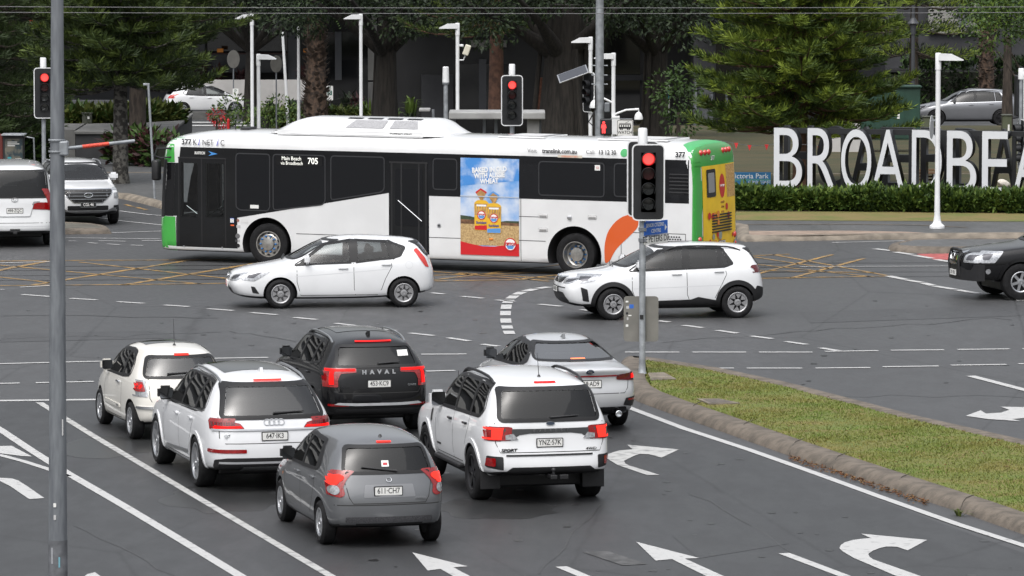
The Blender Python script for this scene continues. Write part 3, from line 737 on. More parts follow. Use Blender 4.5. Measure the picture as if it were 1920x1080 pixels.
    arch(c, ro, .80, .43, .50, white, .014); arch(c, ro+2.9, .80, .43, .50, white, .014)
# ---------------------------------------------------------------- black SUV
black_p = paint('black_paint', (.006,.006,.007), .25, 0, .15, .6)
def car_jolion():
    L = 4.47; yaw = radians(105); ro = .89
    P = dict(L=L, W=1.84, WB=2.70, ro=ro, d=.71, tw=.23, rimd=.50, spokes=5, paint=black_p, bow_r=.10,
     rear=[(.25,.16),(.40,.04),(.55,0),(.70,.02),(.78,.08),(1.0,.10),(1.12,.14),(1.52,.46)],
     front=[(.25,4.36),(.45,4.44),(.65,4.47),(.85,4.44),(.95,4.36)],
     st=[(.46,1.54,1.13,.84,.57,.34),(.75,1.58,1.10,.90,.62,.28),(1.4,1.615,1.06,.92,.65,.24),(2.0,1.615,1.03,.92,.655,.24),(2.5,1.58,1.01,.92,.645,.24),
      (2.8,1.42,1.0,.915,.66,.24),(3.1,1.23,.99,.91,.71,.24),(3.32,1.09,.98,.905,.76,.24),(3.7,1.03,.95,.89,.76,.24),(4.1,.96,.9,.85,.72,.25),(4.36,.86,.8,.78,.63,.30)],
     cabin=[(.65,.7),(3.35,.7),(3.28,.95),(2.55,1.48),(1.4,1.52),(.8,1.46)], cabw=(.76,.56), cabin_r=1.3, cabin_f=2.5,
     side_win=[[(2.02,1.07),(2.98,1.04),(2.48,1.45),(2.02,1.49)],[(1.20,1.10),(1.94,1.07),(1.94,1.49),(1.20,1.47)],[(.75,1.17),(1.12,1.11),(1.12,1.46),(.92,1.43)]],
     dlo=rnd([(.68,1.20),(.76,1.12),(3.06,1.025),(2.5,1.465),(2.0,1.505),(1.15,1.485),(.88,1.44)],.05),
     pillars=[[(1.935,1.06),(2.025,1.06),(2.025,1.495),(1.935,1.495)],[(1.115,1.09),(1.205,1.09),(1.205,1.475),(1.115,1.465)]], trim=black_gl,
     rear_win=rnd(sym([(.66,1.13),(.58,1.425)]),.06), front_win=rnd(sym([(.70,1.12),(.56,1.53)]),.06), rear_glass=glass_p, side_glass=[glass_t,glass_p,glass_p],
     handles=[(2.15,.92),(1.28,.95)], door_lines=[], mirror=(2.85,1.05), mirror_m=black_p, seat_x=(2.1,1.25), seat_z=.56)
    b = G(776, 803.5); yy = .80
    ax = Vector((b.x - yy*sin(yaw), b.y + yy*cos(yaw)))   # contact of the right rear tyre -> axle centre (left = (-sin, cos))
    r, c = build_car('suv_car', 'black SUV with red corner lamps and spaced chrome letters across its tailgate', at_axle(ax.x, ax.y, yaw, L, ro), yaw, P)
    lm = tail(c, [('B', rnd([(.66,.80),(.90,.80),(.90,1.10),(.36,1.10),(.36,1.03),(.66,1.01)],.02)), ('L', rnd([(.06,.80),(.20,.84),(.30,1.08),(.08,1.10)],.02))])
    lit(c, lm, [('B', [(.38,1.05),(.86,1.05),(.86,1.085),(.38,1.085)]), ('B', [(.72,.84),(.76,.84),(.76,1.05),(.72,1.05)]), ('L', [(.10,.84),(.14,.84),(.18,1.06),(.13,1.06)])], lit_red)
    c.panel('high_brake_light', [('B', rect(-.30,1.485,.30,1.503,.004))], lit_red, .016)
    rtext(c, 'B', 0, 1.035, 'HAVAL', .09, trim_hi, sx=1.1, space=2.2, bold=.005)
    plate(r, c, 'B', .0, .85, '453·KC9')
    rtext(c, 'B', .55, .80, 'JOLION', .045, chrome, sx=1.1); rtext(c, 'B', -.55, .82, 'GWM', .05, alloy, sx=1.1)
    c.panel('bumper_strip', [('B', rnd(sym([(.40,.50),(.72,.52),(.66,.55),(.36,.54)]),.005))], trim_hi, .014, thick=.008)
    for sy in (1, -1):
        c.panel('bumper_reflector', [('B', [(sy*p[0], p[1]) for p in rect(.50,.495,.80,.53,.01)])], lens_red, .016)
    c.panel('lower_bumper', [('B', rect(-.70,.28,.70,.45,.03))], black_pl, .006)
    c.panel('tailgate_gap', [c.line('B', [(-.72,1.10),(-.72,.80),(-.66,.70),(.66,.70),(.72,.80),(.72,1.10)], .012)], mat('panel_gap', (.02,.02,.02)), .002)
    wiper(r, c, .0, 1.155, -.38, 1.175)
    c.panel('window_sticker', [('B', rect(-.54,1.27,-.36,1.36,.006))], plate_w, .005)
    for sy in (1, -1): rail(r, c, sy, .70, 2.45, .60, .05, mat('dull_silver', (.36,.37,.38)))
    c.panel('sunroof', [('T', rnd([(1.2,-.42),(2.4,-.42),(2.4,.42),(1.2,.42)],.06))], black_gl, .005)
    fin(r, c, .78, black_p)
# ---------------------------------------------------------------- silver sedan
silver_p = paint('silver_paint', (.50,.51,.525), .30, .22)
def car_cerato():
    L = 4.64; yaw = radians(104.5); ro = 1.04
    P = dict(L=L, W=1.80, WB=2.70, ro=ro, d=.64, tw=.22, rimd=.46, spokes=5, paint=silver_p, bow_r=.12, ra=.5,
     rear=[(.2,.20),(.35,.06),(.5,0),(.66,0),(.75,.05),(.92,.06),(1.02,.0),(1.08,.02)],
     front=[(.2,4.5),(.4,4.6),(.55,4.64),(.7,4.58),(.8,4.5)],
     st=[(.02,1.07,1.0,.78,.66,.32),(.22,1.085,1.0,.84,.68,.27),(.48,1.10,1.0,.875,.69,.23),(.72,1.155,1.0,.89,.66,.20),(1.05,1.275,.98,.90,.60,.19),(1.42,1.39,.96,.90,.575,.19),(1.85,1.44,.95,.90,.59,.19),(2.3,1.44,.94,.90,.595,.19),(2.7,1.385,.92,.90,.585,.19),
      (3.05,1.21,.90,.895,.62,.19),(3.35,1.02,.87,.89,.68,.19),(3.52,.93,.86,.885,.74,.19),(3.9,.87,.85,.87,.74,.19),(4.3,.78,.7,.81,.68,.20),(4.5,.69,.6,.72,.58,.24)],
     cabin=[(.6,.55),(3.5,.55),(3.42,.85),(2.72,1.31),(1.9,1.36),(1.45,1.32),(.85,1.10)], cabw=(.74,.52), cabin_r=1.9, cabin_f=2.7,
     side_win=[[(2.25,.99),(3.26,.95),(2.72,1.30),(2.25,1.345)],[(1.30,1.02),(2.17,.99),(2.17,1.345),(1.62,1.31),(1.34,1.20)]],
     dlo=rnd([(1.05,1.07),(1.18,1.0),(3.36,.93),(2.74,1.315),(2.2,1.36),(1.60,1.325),(1.25,1.19)],.05),
     pillars=[[(2.165,.98),(2.255,.98),(2.255,1.35),(2.165,1.35)],[(1.05,1.07),(1.18,1.0),(1.31,1.0),(1.35,1.20),(1.25,1.19)]],
     trim_w=.010, rear_win=rnd(sym([(.66,1.125),(.62,1.20),(.50,1.355)]),.05), rw_trim=.015, front_win=rnd(sym([(.70,.96),(.52,1.34)]),.06), rear_glass=glass('grey_rear_glass', (.40,.43,.45), rough=.06, ior=4.2),
     door_lines=[[(2.21,.98),(2.21,.5),(2.17,.28)],[(1.20,1.0),(1.2,.85),(1.45,.55),(1.5,.28)],[(3.30,.9),(3.25,.5),(3.18,.28)],[(1.5,.28),(3.18,.28)]],
     handles=[(2.40,.84),(1.50,.87)], handle_m=chrome, rear_lines=[[(-.70,1.03),(-.66,.72),(-.60,.64),(.60,.64),(.66,.72),(.70,1.03)]],
     mirror=(3.12,.95), mirror_m=black_pl, seat_x=(2.25,1.35), seat_z=.36)
    b = G(1160, 796); yy = .80; ax = Vector((b.x - yy*sin(yaw), b.y + yy*cos(yaw)))
    r, c = build_car('sedan_car', 'silver sedan with a red strip across its boot, beside the grass median', at_axle(ax.x, ax.y, yaw, L, ro), yaw, P)
    lm = tail(c, [('B', rnd([(.46,.86),(.80,.83),(.86,.86),(.86,.975),(.46,.94)],.015)), ('L', rnd([(.06,.84),(.30,.88),(.36,.95),(.08,.975)],.015))], m=lens_dk)
    lit(c, lm, [('B', [(.72,.87),(.83,.865),(.83,.945),(.72,.94)]), ('L', [(.09,.87),(.2,.885),(.2,.94),(.09,.945)])], lit_red)
    c.panel('boot_strip', [('B', rect(-.46,.915,.46,.94,.004))], lens_red, .012)
    plate(r, c, 'B', .0, .80, '418·AD9')
    c.panel('badge', [('B', circ(0,.995,.07,20,.035))], mat('oval_dark', (.02,.03,.05), .2), .01); tube_ring(c, 'B', 0, .995, .07, .035, .005, chrome, 'badge_ring', r)
    rtext(c, 'B', 0, .995, 'KIA', .045, chrome)
    for sy in (1, -1):
        c.panel('bumper_vent', [('B', [(sy*p[0], p[1]) for p in rnd([(.58,.44),(.84,.40),(.84,.58),(.62,.56)],.02)])], black_pl, .008)
        c.panel('bumper_reflector', [('B', [(sy*p[0], p[1]) for p in rect(.66,.52,.82,.55,.008)])], lens_red, .014)
    c.panel('lower_bumper', [('B', rnd(sym([(.72,.22),(.64,.42)]),.04))], black_gl, .007)
    ex = MB()
    ex.lathe([(.05,-.05),(.055,.06),(.045,.065),(.042,-.04)], 16, T(-L/2+.02,-.50,.30) @ RY(-pi/2)); ex.build('exhaust_pipe', chrome, r, smooth=40)
    c.panel('high_brake_light', [('B', rect(-.12,1.132,.12,1.15,.004))], mat('lamp_orange_lit', (.6,.1,.03), .3, emit=(1,.2,.06), estr=2.0), .008)
    p, n = c.hit('T', 1.62, 0); fin(r, c, 1.62, mat('dull_silver', (.36,.37,.38)))
    rtext(c, 'B', -.55, .90, 'CERATO', .0001, chrome) if False else None
# ---------------------------------------------------------------- small cream hatch with a tall antenna
def car_fiat():
    L = 3.55; yaw = radians(106.7); ro = .56
    pm = paint('cream_paint', (.71,.69,.64))
    P = dict(L=L, W=1.63, WB=2.30, ro=ro, d=.60, tw=.19, rimd=.43, spokes=9, wstyle=3, paint=pm, bow_r=.13, ra=1.0,
     rear=[(.2,.14),(.35,.04),(.5,0),(.62,.0),(.75,.06),(.95,.12),(1.06,.18),(1.40,.42)],
     front=[(.2,3.45),(.4,3.53),(.55,3.55),(.75,3.48),(.85,3.38)],
     st=[(.42,1.42,1.02,.72,.50,.30),(.62,1.46,1.0,.785,.56,.24),(1.05,1.49,.97,.815,.60,.20),(1.5,1.50,.95,.82,.605,.19),(1.9,1.46,.93,.82,.60,.19),
      (2.15,1.36,.92,.815,.61,.19),(2.45,1.17,.91,.81,.65,.19),(2.65,1.03,.90,.80,.69,.19),(2.95,.96,.9,.78,.66,.19),(3.2,.88,.8,.74,.60,.21),(3.38,.78,.7,.66,.52,.26)],
     cabin=[(.55,.6),(2.65,.6),(2.6,.88),(1.95,1.36),(1.2,1.40),(.72,1.34)], cabw=(.66,.52), cabin_r=1.3, cabin_f=1.9,
     side_win=[[(1.22,.985),(2.36,.96),(2.20,1.16),(1.92,1.35),(1.22,1.375)],[(.78,1.02),(1.14,.985),(1.14,1.37),(.92,1.34),(.78,1.18)]],
     dlo=rnd([(.70,1.03),(2.44,.945),(2.22,1.18),(1.93,1.365),(1.2,1.39),(.90,1.36),(.70,1.18)],.08),
     pillars=[[(1.135,.98),(1.225,.98),(1.225,1.38),(1.135,1.38)]],
     rear_win=rnd(sym([(.62,1.03),(.60,1.12),(.52,1.325)]),.07), front_win=rnd(sym([(.62,1.04),(.50,1.40)]),.06), rear_glass=glass('green_grey_glass', (.42,.46,.45), ior=1.8),
     door_lines=[[(1.18,.97),(1.12,.7),(1.18,.45),(1.25,.28)],[(2.42,.9),(2.40,.5),(2.32,.28)],[(1.25,.28),(2.32,.28)]],
     handles=[(1.36,.86)], handle_m=chrome, rear_lines=[[(-.58,1.0),(-.58,.70),(-.50,.55),(.50,.55),(.58,.70),(.58,1.0)]],
     mirror=(2.18,.97), mirror_m=pm, seat_x=(1.5,.85), seat_z=.42)
    r, c = build_car('hatchback_car', 'cream rounded hatchback with a tall roof antenna, first at the left stop line', at_axle(-5.38,81.66,yaw,L,ro), yaw, P)
    lm = tail(c, [('B', rnd([(.60,.72),(.80,.72),(.82,.98),(.64,.98)],.03)), ('L', rnd([(.08,.72),(.24,.73),(.26,.98),(.14,.98)],.03))], m=lens_clear)
    lit(c, lm, [('B', rnd([(.63,.80),(.76,.80),(.77,.95),(.66,.95)],.03)), ('L', rnd([(.12,.80),(.20,.80),(.21,.95),(.16,.95)],.02))], lens_red, 'red_lens')
    lit(c, lm, [('L', circ(.17,.88,.03,12)), ('B', circ(.72,.88,.045,14))], lit_red, 'lit_bulb', .018)
    c.panel('high_brake_light', [('B', rect(-.12,1.345,.12,1.375,.006))], lit_hot, .016)
    plate(r, c, 'B', 0, .78, '302·LHB')
    wiper(r, c, .28, 1.07, -.18, 1.09)
    c.panel('chrome_bumper_strip', [('B', sym([(.40,.52),(.78,.52),(.78,.55),(.40,.55)])), ], chrome, .014) if False else None
    for sy in (1, -1):
        c.panel('chrome_bumper_strip', [('B', [(sy*p[0], p[1]) for p in rect(.45,.53,.74,.57,.01)]), ('L' if sy > 0 else 'R', rect(.06,.53,.24,.57,.01))], chrome, .014, thick=.008)
        v = 'L' if sy > 0 else 'R'
        c.panel('side_moulding', [(v, rect(1.24,.44,2.38,.50,.015))], pm, .004, thick=.012)
        c.panel('door_badge', [(v, rect(1.3,.455,1.42,.485,.005))], chrome, .02)
    tube_ring(c, 'B', 0, .95, .04, .04, .008, chrome, 'badge', r)
    antenna(r, c, .80, .42, -.12)
    c.panel('sunroof', [('T', rnd([(1.1,-.40),(1.75,-.40),(1.75,.40),(1.1,.40)],.05))], black_gl, .005)
    c.panel('lower_bumper', [('B', rect(-.5,.22,.5,.33,.03))], black_pl, .006)
# ---------------------------------------------------------------- white hatch crossing to the left
def car_accent():
    L = 4.115; yaw = radians(187.1); ro = .735
    P = dict(L=L, W=1.70, WB=2.57, ro=ro, d=.605, tw=.19, rimd=.40, spokes=8, wstyle=2, paint=white, bow_r=.12, steer=.05, bow_f=.11, rim=mat('hubcap_grey', (.36,.36,.37), .35, .6),
     rear=[(.2,.25),(.35,.15),(.5,.13),(.68,.13),(.78,.18),(.95,.22),(1.05,.26),(1.38,.49)],
     front=[(.2,4.08),(.35,4.21),(.5,4.26),(.65,4.23),(.76,4.14)],
     st=[(.50,1.385,1.06,.74,.53,.32),(.72,1.42,1.04,.81,.585,.24),(1.3,1.465,.99,.85,.61,.19),(1.8,1.475,.95,.85,.62,.18),(2.3,1.43,.92,.85,.61,.18),
      (2.65,1.27,.90,.85,.63,.18),(3.0,1.07,.885,.845,.67,.18),(3.2,.96,.87,.84,.70,.18),(3.55,.90,.85,.82,.68,.18),(3.92,.845,.75,.815,.66,.20),(4.14,.765,.65,.77,.60,.25)],
     cabin=[(.75,.55),(3.15,.55),(3.05,.85),(2.3,1.35),(1.6,1.40),(.9,1.32)], cabw=(.72,.53), cabin_r=1.5, cabin_f=2.4,
     side_win=[[(1.86,.955),(2.88,.915),(2.78,1.0),(2.36,1.30),(1.86,1.375)],[(1.02,1.04),(1.70,.965),(1.70,1.38),(1.10,1.345)],[(.74,1.22),(.82,1.10),(.93,1.045),(1.0,1.34)]],
     side_glass=[glass_c, glass('light_tint_glass', (.38,.41,.42)), glass_p],
     dlo=rnd([(.70,1.24),(.80,1.07),(1.0,1.02),(3.0,.895),(2.82,1.0),(2.38,1.315),(1.85,1.392),(1.05,1.36)],.03),
     pillars=[[(1.695,.955),(1.865,.945),(1.865,1.385),(1.695,1.39)],[(.925,1.03),(1.025,1.02),(1.105,1.355),(.995,1.35)],[(2.775,.99),(3.0,.895),(2.86,.90),(2.70,.99)]],
     rear_win=rnd(sym([(.58,1.08),(.48,1.33)]),.06), front_win=rnd(sym([(.66,1.02),(.50,1.385)]),.06),
     door_lines=[[(1.78,.94),(1.77,.40),(1.74,.27)],[(1.02,1.02),(.98,.86),(1.12,.60),(1.2,.38),(1.28,.27)],[(2.96,.89),(2.96,.55),(2.88,.27)],[(1.28,.27),(2.88,.27)]],
     handles=[(2.0,.83),(1.10,.90)], mirror=(2.72,.93), mirror_m=white, seat_x=(1.80,1.0), seat_z=.40)
    r, c = build_car('hatchback_car', 'white hatchback with clear windows passing in front of the bus', at_axle(-2.35,106.43,yaw,L,ro), yaw, P)
    tail(c, [('L', rnd([(.20,.82),(.28,.84),(.52,1.18),(.45,1.22),(.28,1.02)],.02))], m=mat('lamp_red_bright', (.55,.03,.02), .2, coat=1.0))
    hilight(c, rnd([(3.42,.81),(3.54,.80),(4.08,.70),(4.12,.60),(3.84,.57)],.03), rnd([(.40,.57),(.70,.58),(.78,.66),(.74,.76),(.50,.70)],.03))
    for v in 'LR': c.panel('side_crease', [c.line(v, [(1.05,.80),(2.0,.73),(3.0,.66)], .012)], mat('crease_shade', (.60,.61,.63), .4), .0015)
    for v in 'LR': c.panel('fog_vent', [(v, rnd([(3.74,.31),(3.88,.33),(3.92,.47),(3.84,.46)],.02))], black_pl, .006)
    c.panel('grille', [('F', rnd(sym([(.24,.60),(.28,.68),(.18,.71)]),.02))], black_gl, .008); tube_ring(c, 'F', 0, .655, .075, .035, .006, chrome, 'badge', r); tube_ring(c, 'F', 0, .655, .27, .052, .008, chrome, 'grille_frame', r)
    c.panel('lower_grille', [('F', rnd(sym([(.36,.26),(.42,.42)]),.03))], mat('grille_black', (.012,.012,.013), .5, nscale=70, namp=.5, stretch=(1,1,5)), .008)
    plate(r, c, 'F', 0, .485, '972·RZJ', mat('plate_red', (.42,.03,.04), .4), mat('plate_pale', (.75,.72,.7)), rim=plate_w)
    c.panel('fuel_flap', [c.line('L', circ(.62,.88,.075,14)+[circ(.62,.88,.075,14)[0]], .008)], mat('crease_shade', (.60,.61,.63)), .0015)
    for sy in (1, -1): a, n = c.hit('F', sy*.1, .98); MB().tube([a+Vector((.04,0,.0)), a+Vector((-.05,-.45*1,.06))], [.012,.008], 6).build('wiper', black_pl, r)
    l = r.matrix_basis @ Vector((1.72-L/2, -.36, .58))
    person_seated('person', 'driver with dark hair behind the wheel of the white hatchback', l, yaw, shirt_w, hair_d, skin_m, .93)
# ---------------------------------------------------------------- white crossover crossing to the left
def car_stonic():
    L = 4.14; yaw = radians(190.8); ro = .73
    P = dict(L=L, W=1.76, WB=2.58, ro=ro, d=.645, tw=.20, rimd=.42, spokes=8, wstyle=2, paint=white, bow_r=.10, steer=.06, bow_f=.11, gap=.055, rim=mat('hubcap_grey', (.36,.36,.37)),
     rear=[(.25,.26),(.40,.17),(.55,.15),(.72,.18),(.88,.22),(1.0,.26),(1.1,.30),(1.42,.46)],
     front=[(.25,4.08),(.40,4.18),(.6,4.22),(.75,4.20),(.87,4.12)],
     st=[(.46,1.45,1.09,.78,.57,.36),(.66,1.475,1.07,.845,.625,.28),(1.2,1.505,1.045,.88,.65,.24),(1.8,1.51,1.015,.88,.655,.24),(2.25,1.475,1.0,.88,.645,.24),
      (2.6,1.33,.985,.88,.66,.24),(2.95,1.13,.975,.875,.70,.24),(3.15,1.02,.96,.87,.74,.24),(3.5,.98,.93,.85,.72,.24),(3.90,.955,.85,.845,.70,.26),(4.12,.895,.75,.81,.66,.32)],
     cabin=[(.72,.62),(3.12,.62),(3.02,.93),(2.28,1.38),(1.5,1.43),(.9,1.36)], cabw=(.75,.56), cabin_r=1.5, cabin_f=2.4,
     side_win=[[(1.86,1.035),(2.84,1.01),(2.70,1.12),(2.30,1.355),(1.86,1.40)],[(1.12,1.065),(1.72,1.04),(1.72,1.405),(1.12,1.40)],[(.90,1.10),(1.05,1.07),(1.05,1.395),(1.0,1.37)]],
     side_glass=[glass_t, glass_p, glass_p], rear_glass=glass_p,
     dlo=rnd([(.82,1.11),(1.0,1.05),(2.96,.99),(2.74,1.12),(2.32,1.37),(1.85,1.415),(1.02,1.405)],.03),
     pillars=[[(1.715,1.03),(1.865,1.025),(1.865,1.41),(1.715,1.415)],[(1.045,1.06),(1.125,1.055),(1.125,1.41),(1.045,1.405)],[(.82,1.11),(.91,1.08),(1.0,1.37),(1.02,1.405)]],
     rear_win=rnd(sym([(.62,1.12),(.54,1.375)]),.06), front_win=rnd(sym([(.68,1.07),(.54,1.43)]),.06),
     door_lines=[[(1.79,1.02),(1.78,.50),(1.74,.40)],[(1.0,1.05),(.96,.9),(1.10,.62),(1.2,.42)],[(2.92,.97),(2.92,.6),(2.84,.40)]],
     handles=[(2.0,.92),(1.12,.96)], mirror=(2.74,1.03), mirror_m=white, seat_x=(1.9,1.05), seat_z=.50)
    r, c = build_car('crossover_car', 'white crossover with black wheel arches and sills passing behind the signal pole', at_axle(4.42,103.93,yaw,L,ro), yaw, P)
    lm = tail(c, [('L', rnd([(.20,.90),(.46,1.03),(.42,1.07),(.20,1.07)],.015)), ('B', rnd([(.48,.92),(.82,.92),(.82,1.06),(.48,1.02)],.02))], m=lens_dk)
    hilight(c, rnd([(3.50,.93),(3.96,.92),(4.10,.80),(3.96,.75),(3.70,.79)],.02), rnd([(.46,.74),(.70,.74),(.80,.80),(.80,.89),(.46,.84)],.02))
    for x in (ro, ro+2.58): arch(c, x, .645, .365, .455, black_pl, .012)
    for v in 'LR':
        c.panel('sill_cladding', [(v, rnd([(1.12,.22),(2.92,.22),(2.9,.37),(1.7,.40),(1.55,.45),(1.14,.37)],.02))], black_pl, .010)
        c.panel('bumper_cladding', [(v, rnd([(.18,.25),(.40,.25),(.38,.52),(.32,.66),(.18,.62)],.03))], black_pl, .010)
        c.panel('fog_vent', [(v, rnd([(3.80,.38),(3.93,.40),(3.98,.68),(3.84,.63)],.02))], black_pl, .008)
        c.panel('bumper_cladding', [(v, rnd([(3.74,.22),(4.1,.24),(4.06,.33),(3.76,.34)],.02))], black_pl, .010)
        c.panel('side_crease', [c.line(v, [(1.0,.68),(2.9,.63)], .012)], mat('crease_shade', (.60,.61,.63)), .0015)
    c.panel('lower_bumper', [('B', rect(-.80,.26,.80,.60,.05))], black_pl, .006)
    c.panel('grille', [('F', rnd(sym([(.34,.74),(.44,.80),(.42,.86),(.2,.84)]),.02))], black_gl, .008)
    c.panel('grille_chrome', [c.line('F', [(-.43,.865),(-.2,.85),(.2,.85),(.43,.865)], .02)], chrome, .012)
    c.panel('lower_grille', [('F', rnd(sym([(.58,.34),(.66,.40),(.50,.56)]),.03))], black_pl, .008)
    c.panel('front_lip', [('F', rect(-.62,.28,.62,.33,.01))], alloy, .012)
    c.panel('bonnet_gap', [c.line('F', [(-.6,.655),(.6,.655)], .02)], black_pl, .006)
    plate(r, c, 'F', 0, .60, '881·BU9')
    for sy in (1, -1): rail(r, c, sy, .62, 2.2, .60, .05, black_pl)
    for sy in (1, -1): a, n = c.hit('F', sy*.1, 1.04); MB().tube([a+Vector((.04,0,.0)), a+Vector((-.05,-.45,.06))], [.012,.008], 6).build('wiper', black_pl, r)
    l = r.matrix_basis @ Vector((1.9-L/2, -.36, .66))
    person_seated('person', 'driver in the dark cabin of the white crossover', l, yaw, shirt_d, hair_d, skin_m, .93)
# ---------------------------------------------------------------- white small SUV facing us on the left
def car_venue():
    L = 4.04; yaw = radians(-77); ro = .70
    P = dict(L=L, W=1.77, WB=2.52, ro=ro, d=.66, tw=.21, rimd=.44, spokes=5, rim=alloy_d, paint=white, bow_f=.13,
     rear=[(.25,.12),(.5,0),(.8,.04),(1.1,.10),(1.5,.25)], front=[(.25,3.9),(.45,4.0),(.7,4.04),(.9,4.02),(1.0,3.96)],
     st=[(.25,1.53,1.12,.80,.60,.36),(.55,1.56,1.10,.865,.66,.28),(1.2,1.575,1.08,.885,.68,.24),(1.8,1.575,1.06,.885,.68,.24),(2.2,1.54,1.05,.885,.67,.24),(2.5,1.38,1.04,.88,.69,.24),(2.8,1.19,1.03,.88,.73,.24),(2.98,1.09,1.02,.875,.77,.24),(3.4,1.06,.98,.865,.76,.24),(3.8,1.01,.9,.83,.72,.26),(3.96,.95,.85,.78,.66,.32)],
     cabin=[(.6,.7),(2.95,.7),(2.88,1.0),(2.25,1.45),(1.4,1.50),(.7,1.46)], cabw=(.76,.60), cabin_r=1.3, cabin_f=2.3,
     side_win=[[(1.75,1.11),(2.66,1.09),(2.2,1.45),(1.75,1.48)],[(.95,1.13),(1.67,1.11),(1.67,1.48),(1.0,1.46)]], dlo=rnd([(.75,1.18),(.9,1.12),(2.74,1.07),(2.22,1.465),(1.7,1.495),(.92,1.475)],.04),
     pillars=[[(1.665,1.10),(1.755,1.10),(1.755,1.49),(1.665,1.49)]], rear_win=rnd(sym([(.6,1.14),(.54,1.44)]),.05), front_win=rnd(sym([(.72,1.12),(.58,1.49)]),.06), handles=[(1.9,.95),(1.05,.97)], mirror=(2.52,1.09), seat_x=(1.75,1.0), seat_z=.52, mirror_s=(.11,.23,.16))
    f = G(213, 418.5); yy = .78   # left front tyre
    fx = f.x + yy*sin(yaw); fy = f.y - yy*cos(yaw)
    X = fx - cos(yaw)*P['WB']; Y = fy - sin(yaw)*P['WB']
    r, c = build_car('suv_car', 'small white SUV with a wide mesh grille facing the camera', at_axle(X, Y, yaw, L, ro), yaw, P)
    c.panel('grille', [('F', rnd(sym([(.36,.60),(.60,.82),(.62,.92),(.3,.925)]),.03))], mat('grille_black', (.012,.012,.013)), .008)
    g = MB()
    for k in range(9):
        y = -.48+.12*k; a, n = c.hit('F', y, .62 if abs(y) < .4 else .75); b, n2 = c.hit('F', y, .905); g.tube([a+n*.015, b+n2*.015], .005, 5)
    for z in (.69,.77,.85):
        w = .40+(z-.62)*.85; g.tube([c.hit('F', lerp(-w, w, i/8), z)[0]+Vector((.015,0,0)) for i in range(9)], .005, 5)
    g.build('grille_bars', chrome, r)
    c.panel('grille_frame', [('F', ringquads(offs(rnd(sym([(.36,.60),(.60,.82),(.62,.92),(.3,.925)]),.03), .02), rnd(sym([(.36,.60),(.60,.82),(.62,.92),(.3,.925)]),.03)))], chrome, .012)
    tube_ring(c, 'F', 0, .79, .11, .055, .010, chrome, 'badge', r); rtext(c, 'F', 0, .79, 'H', .11, chrome, shear=.4, sx=1.3)
    for sy in (1, -1):
        c.panel('headlight', [('F', [(sy*p[0], p[1]) for p in rect(.66,.70,.80,.84,.02)])], lens_clear, .010)
        c.panel('day_lamp', [('F', [(sy*p[0], p[1]) for p in rnd([(.60,.90),(.80,.90),(.82,.965),(.64,.95)],.015)])], lens_clear, .010)
        c.panel('fog_vent', [('F', [(sy*p[0], p[1]) for p in rect(.66,.40,.82,.52,.02)])], black_pl, .010)
    c.panel('lower_grille', [('F', rect(-.52,.40,.52,.52,.02))], black_pl, .008); c.panel('skid_plate', [('F', rnd(sym([(.30,.33),(.72,.40),(.74,.46),(.62,.46),(.50,.385)]),.01))], mat('dull_silver', (.36,.37,.38)), .012)
    c.panel('lower_bumper', [('F', rect(-.78,.22,.78,.38,.03))], black_pl, .007)
    plate(r, c, 'F', 0, .545, 'CGL·46', mat('plate_black', (.012,.012,.013)), plate_w, rim=chrome)
    for sy in (1, -1): rail(r, c, sy, .5, 2.1, .62, .05, alloy)
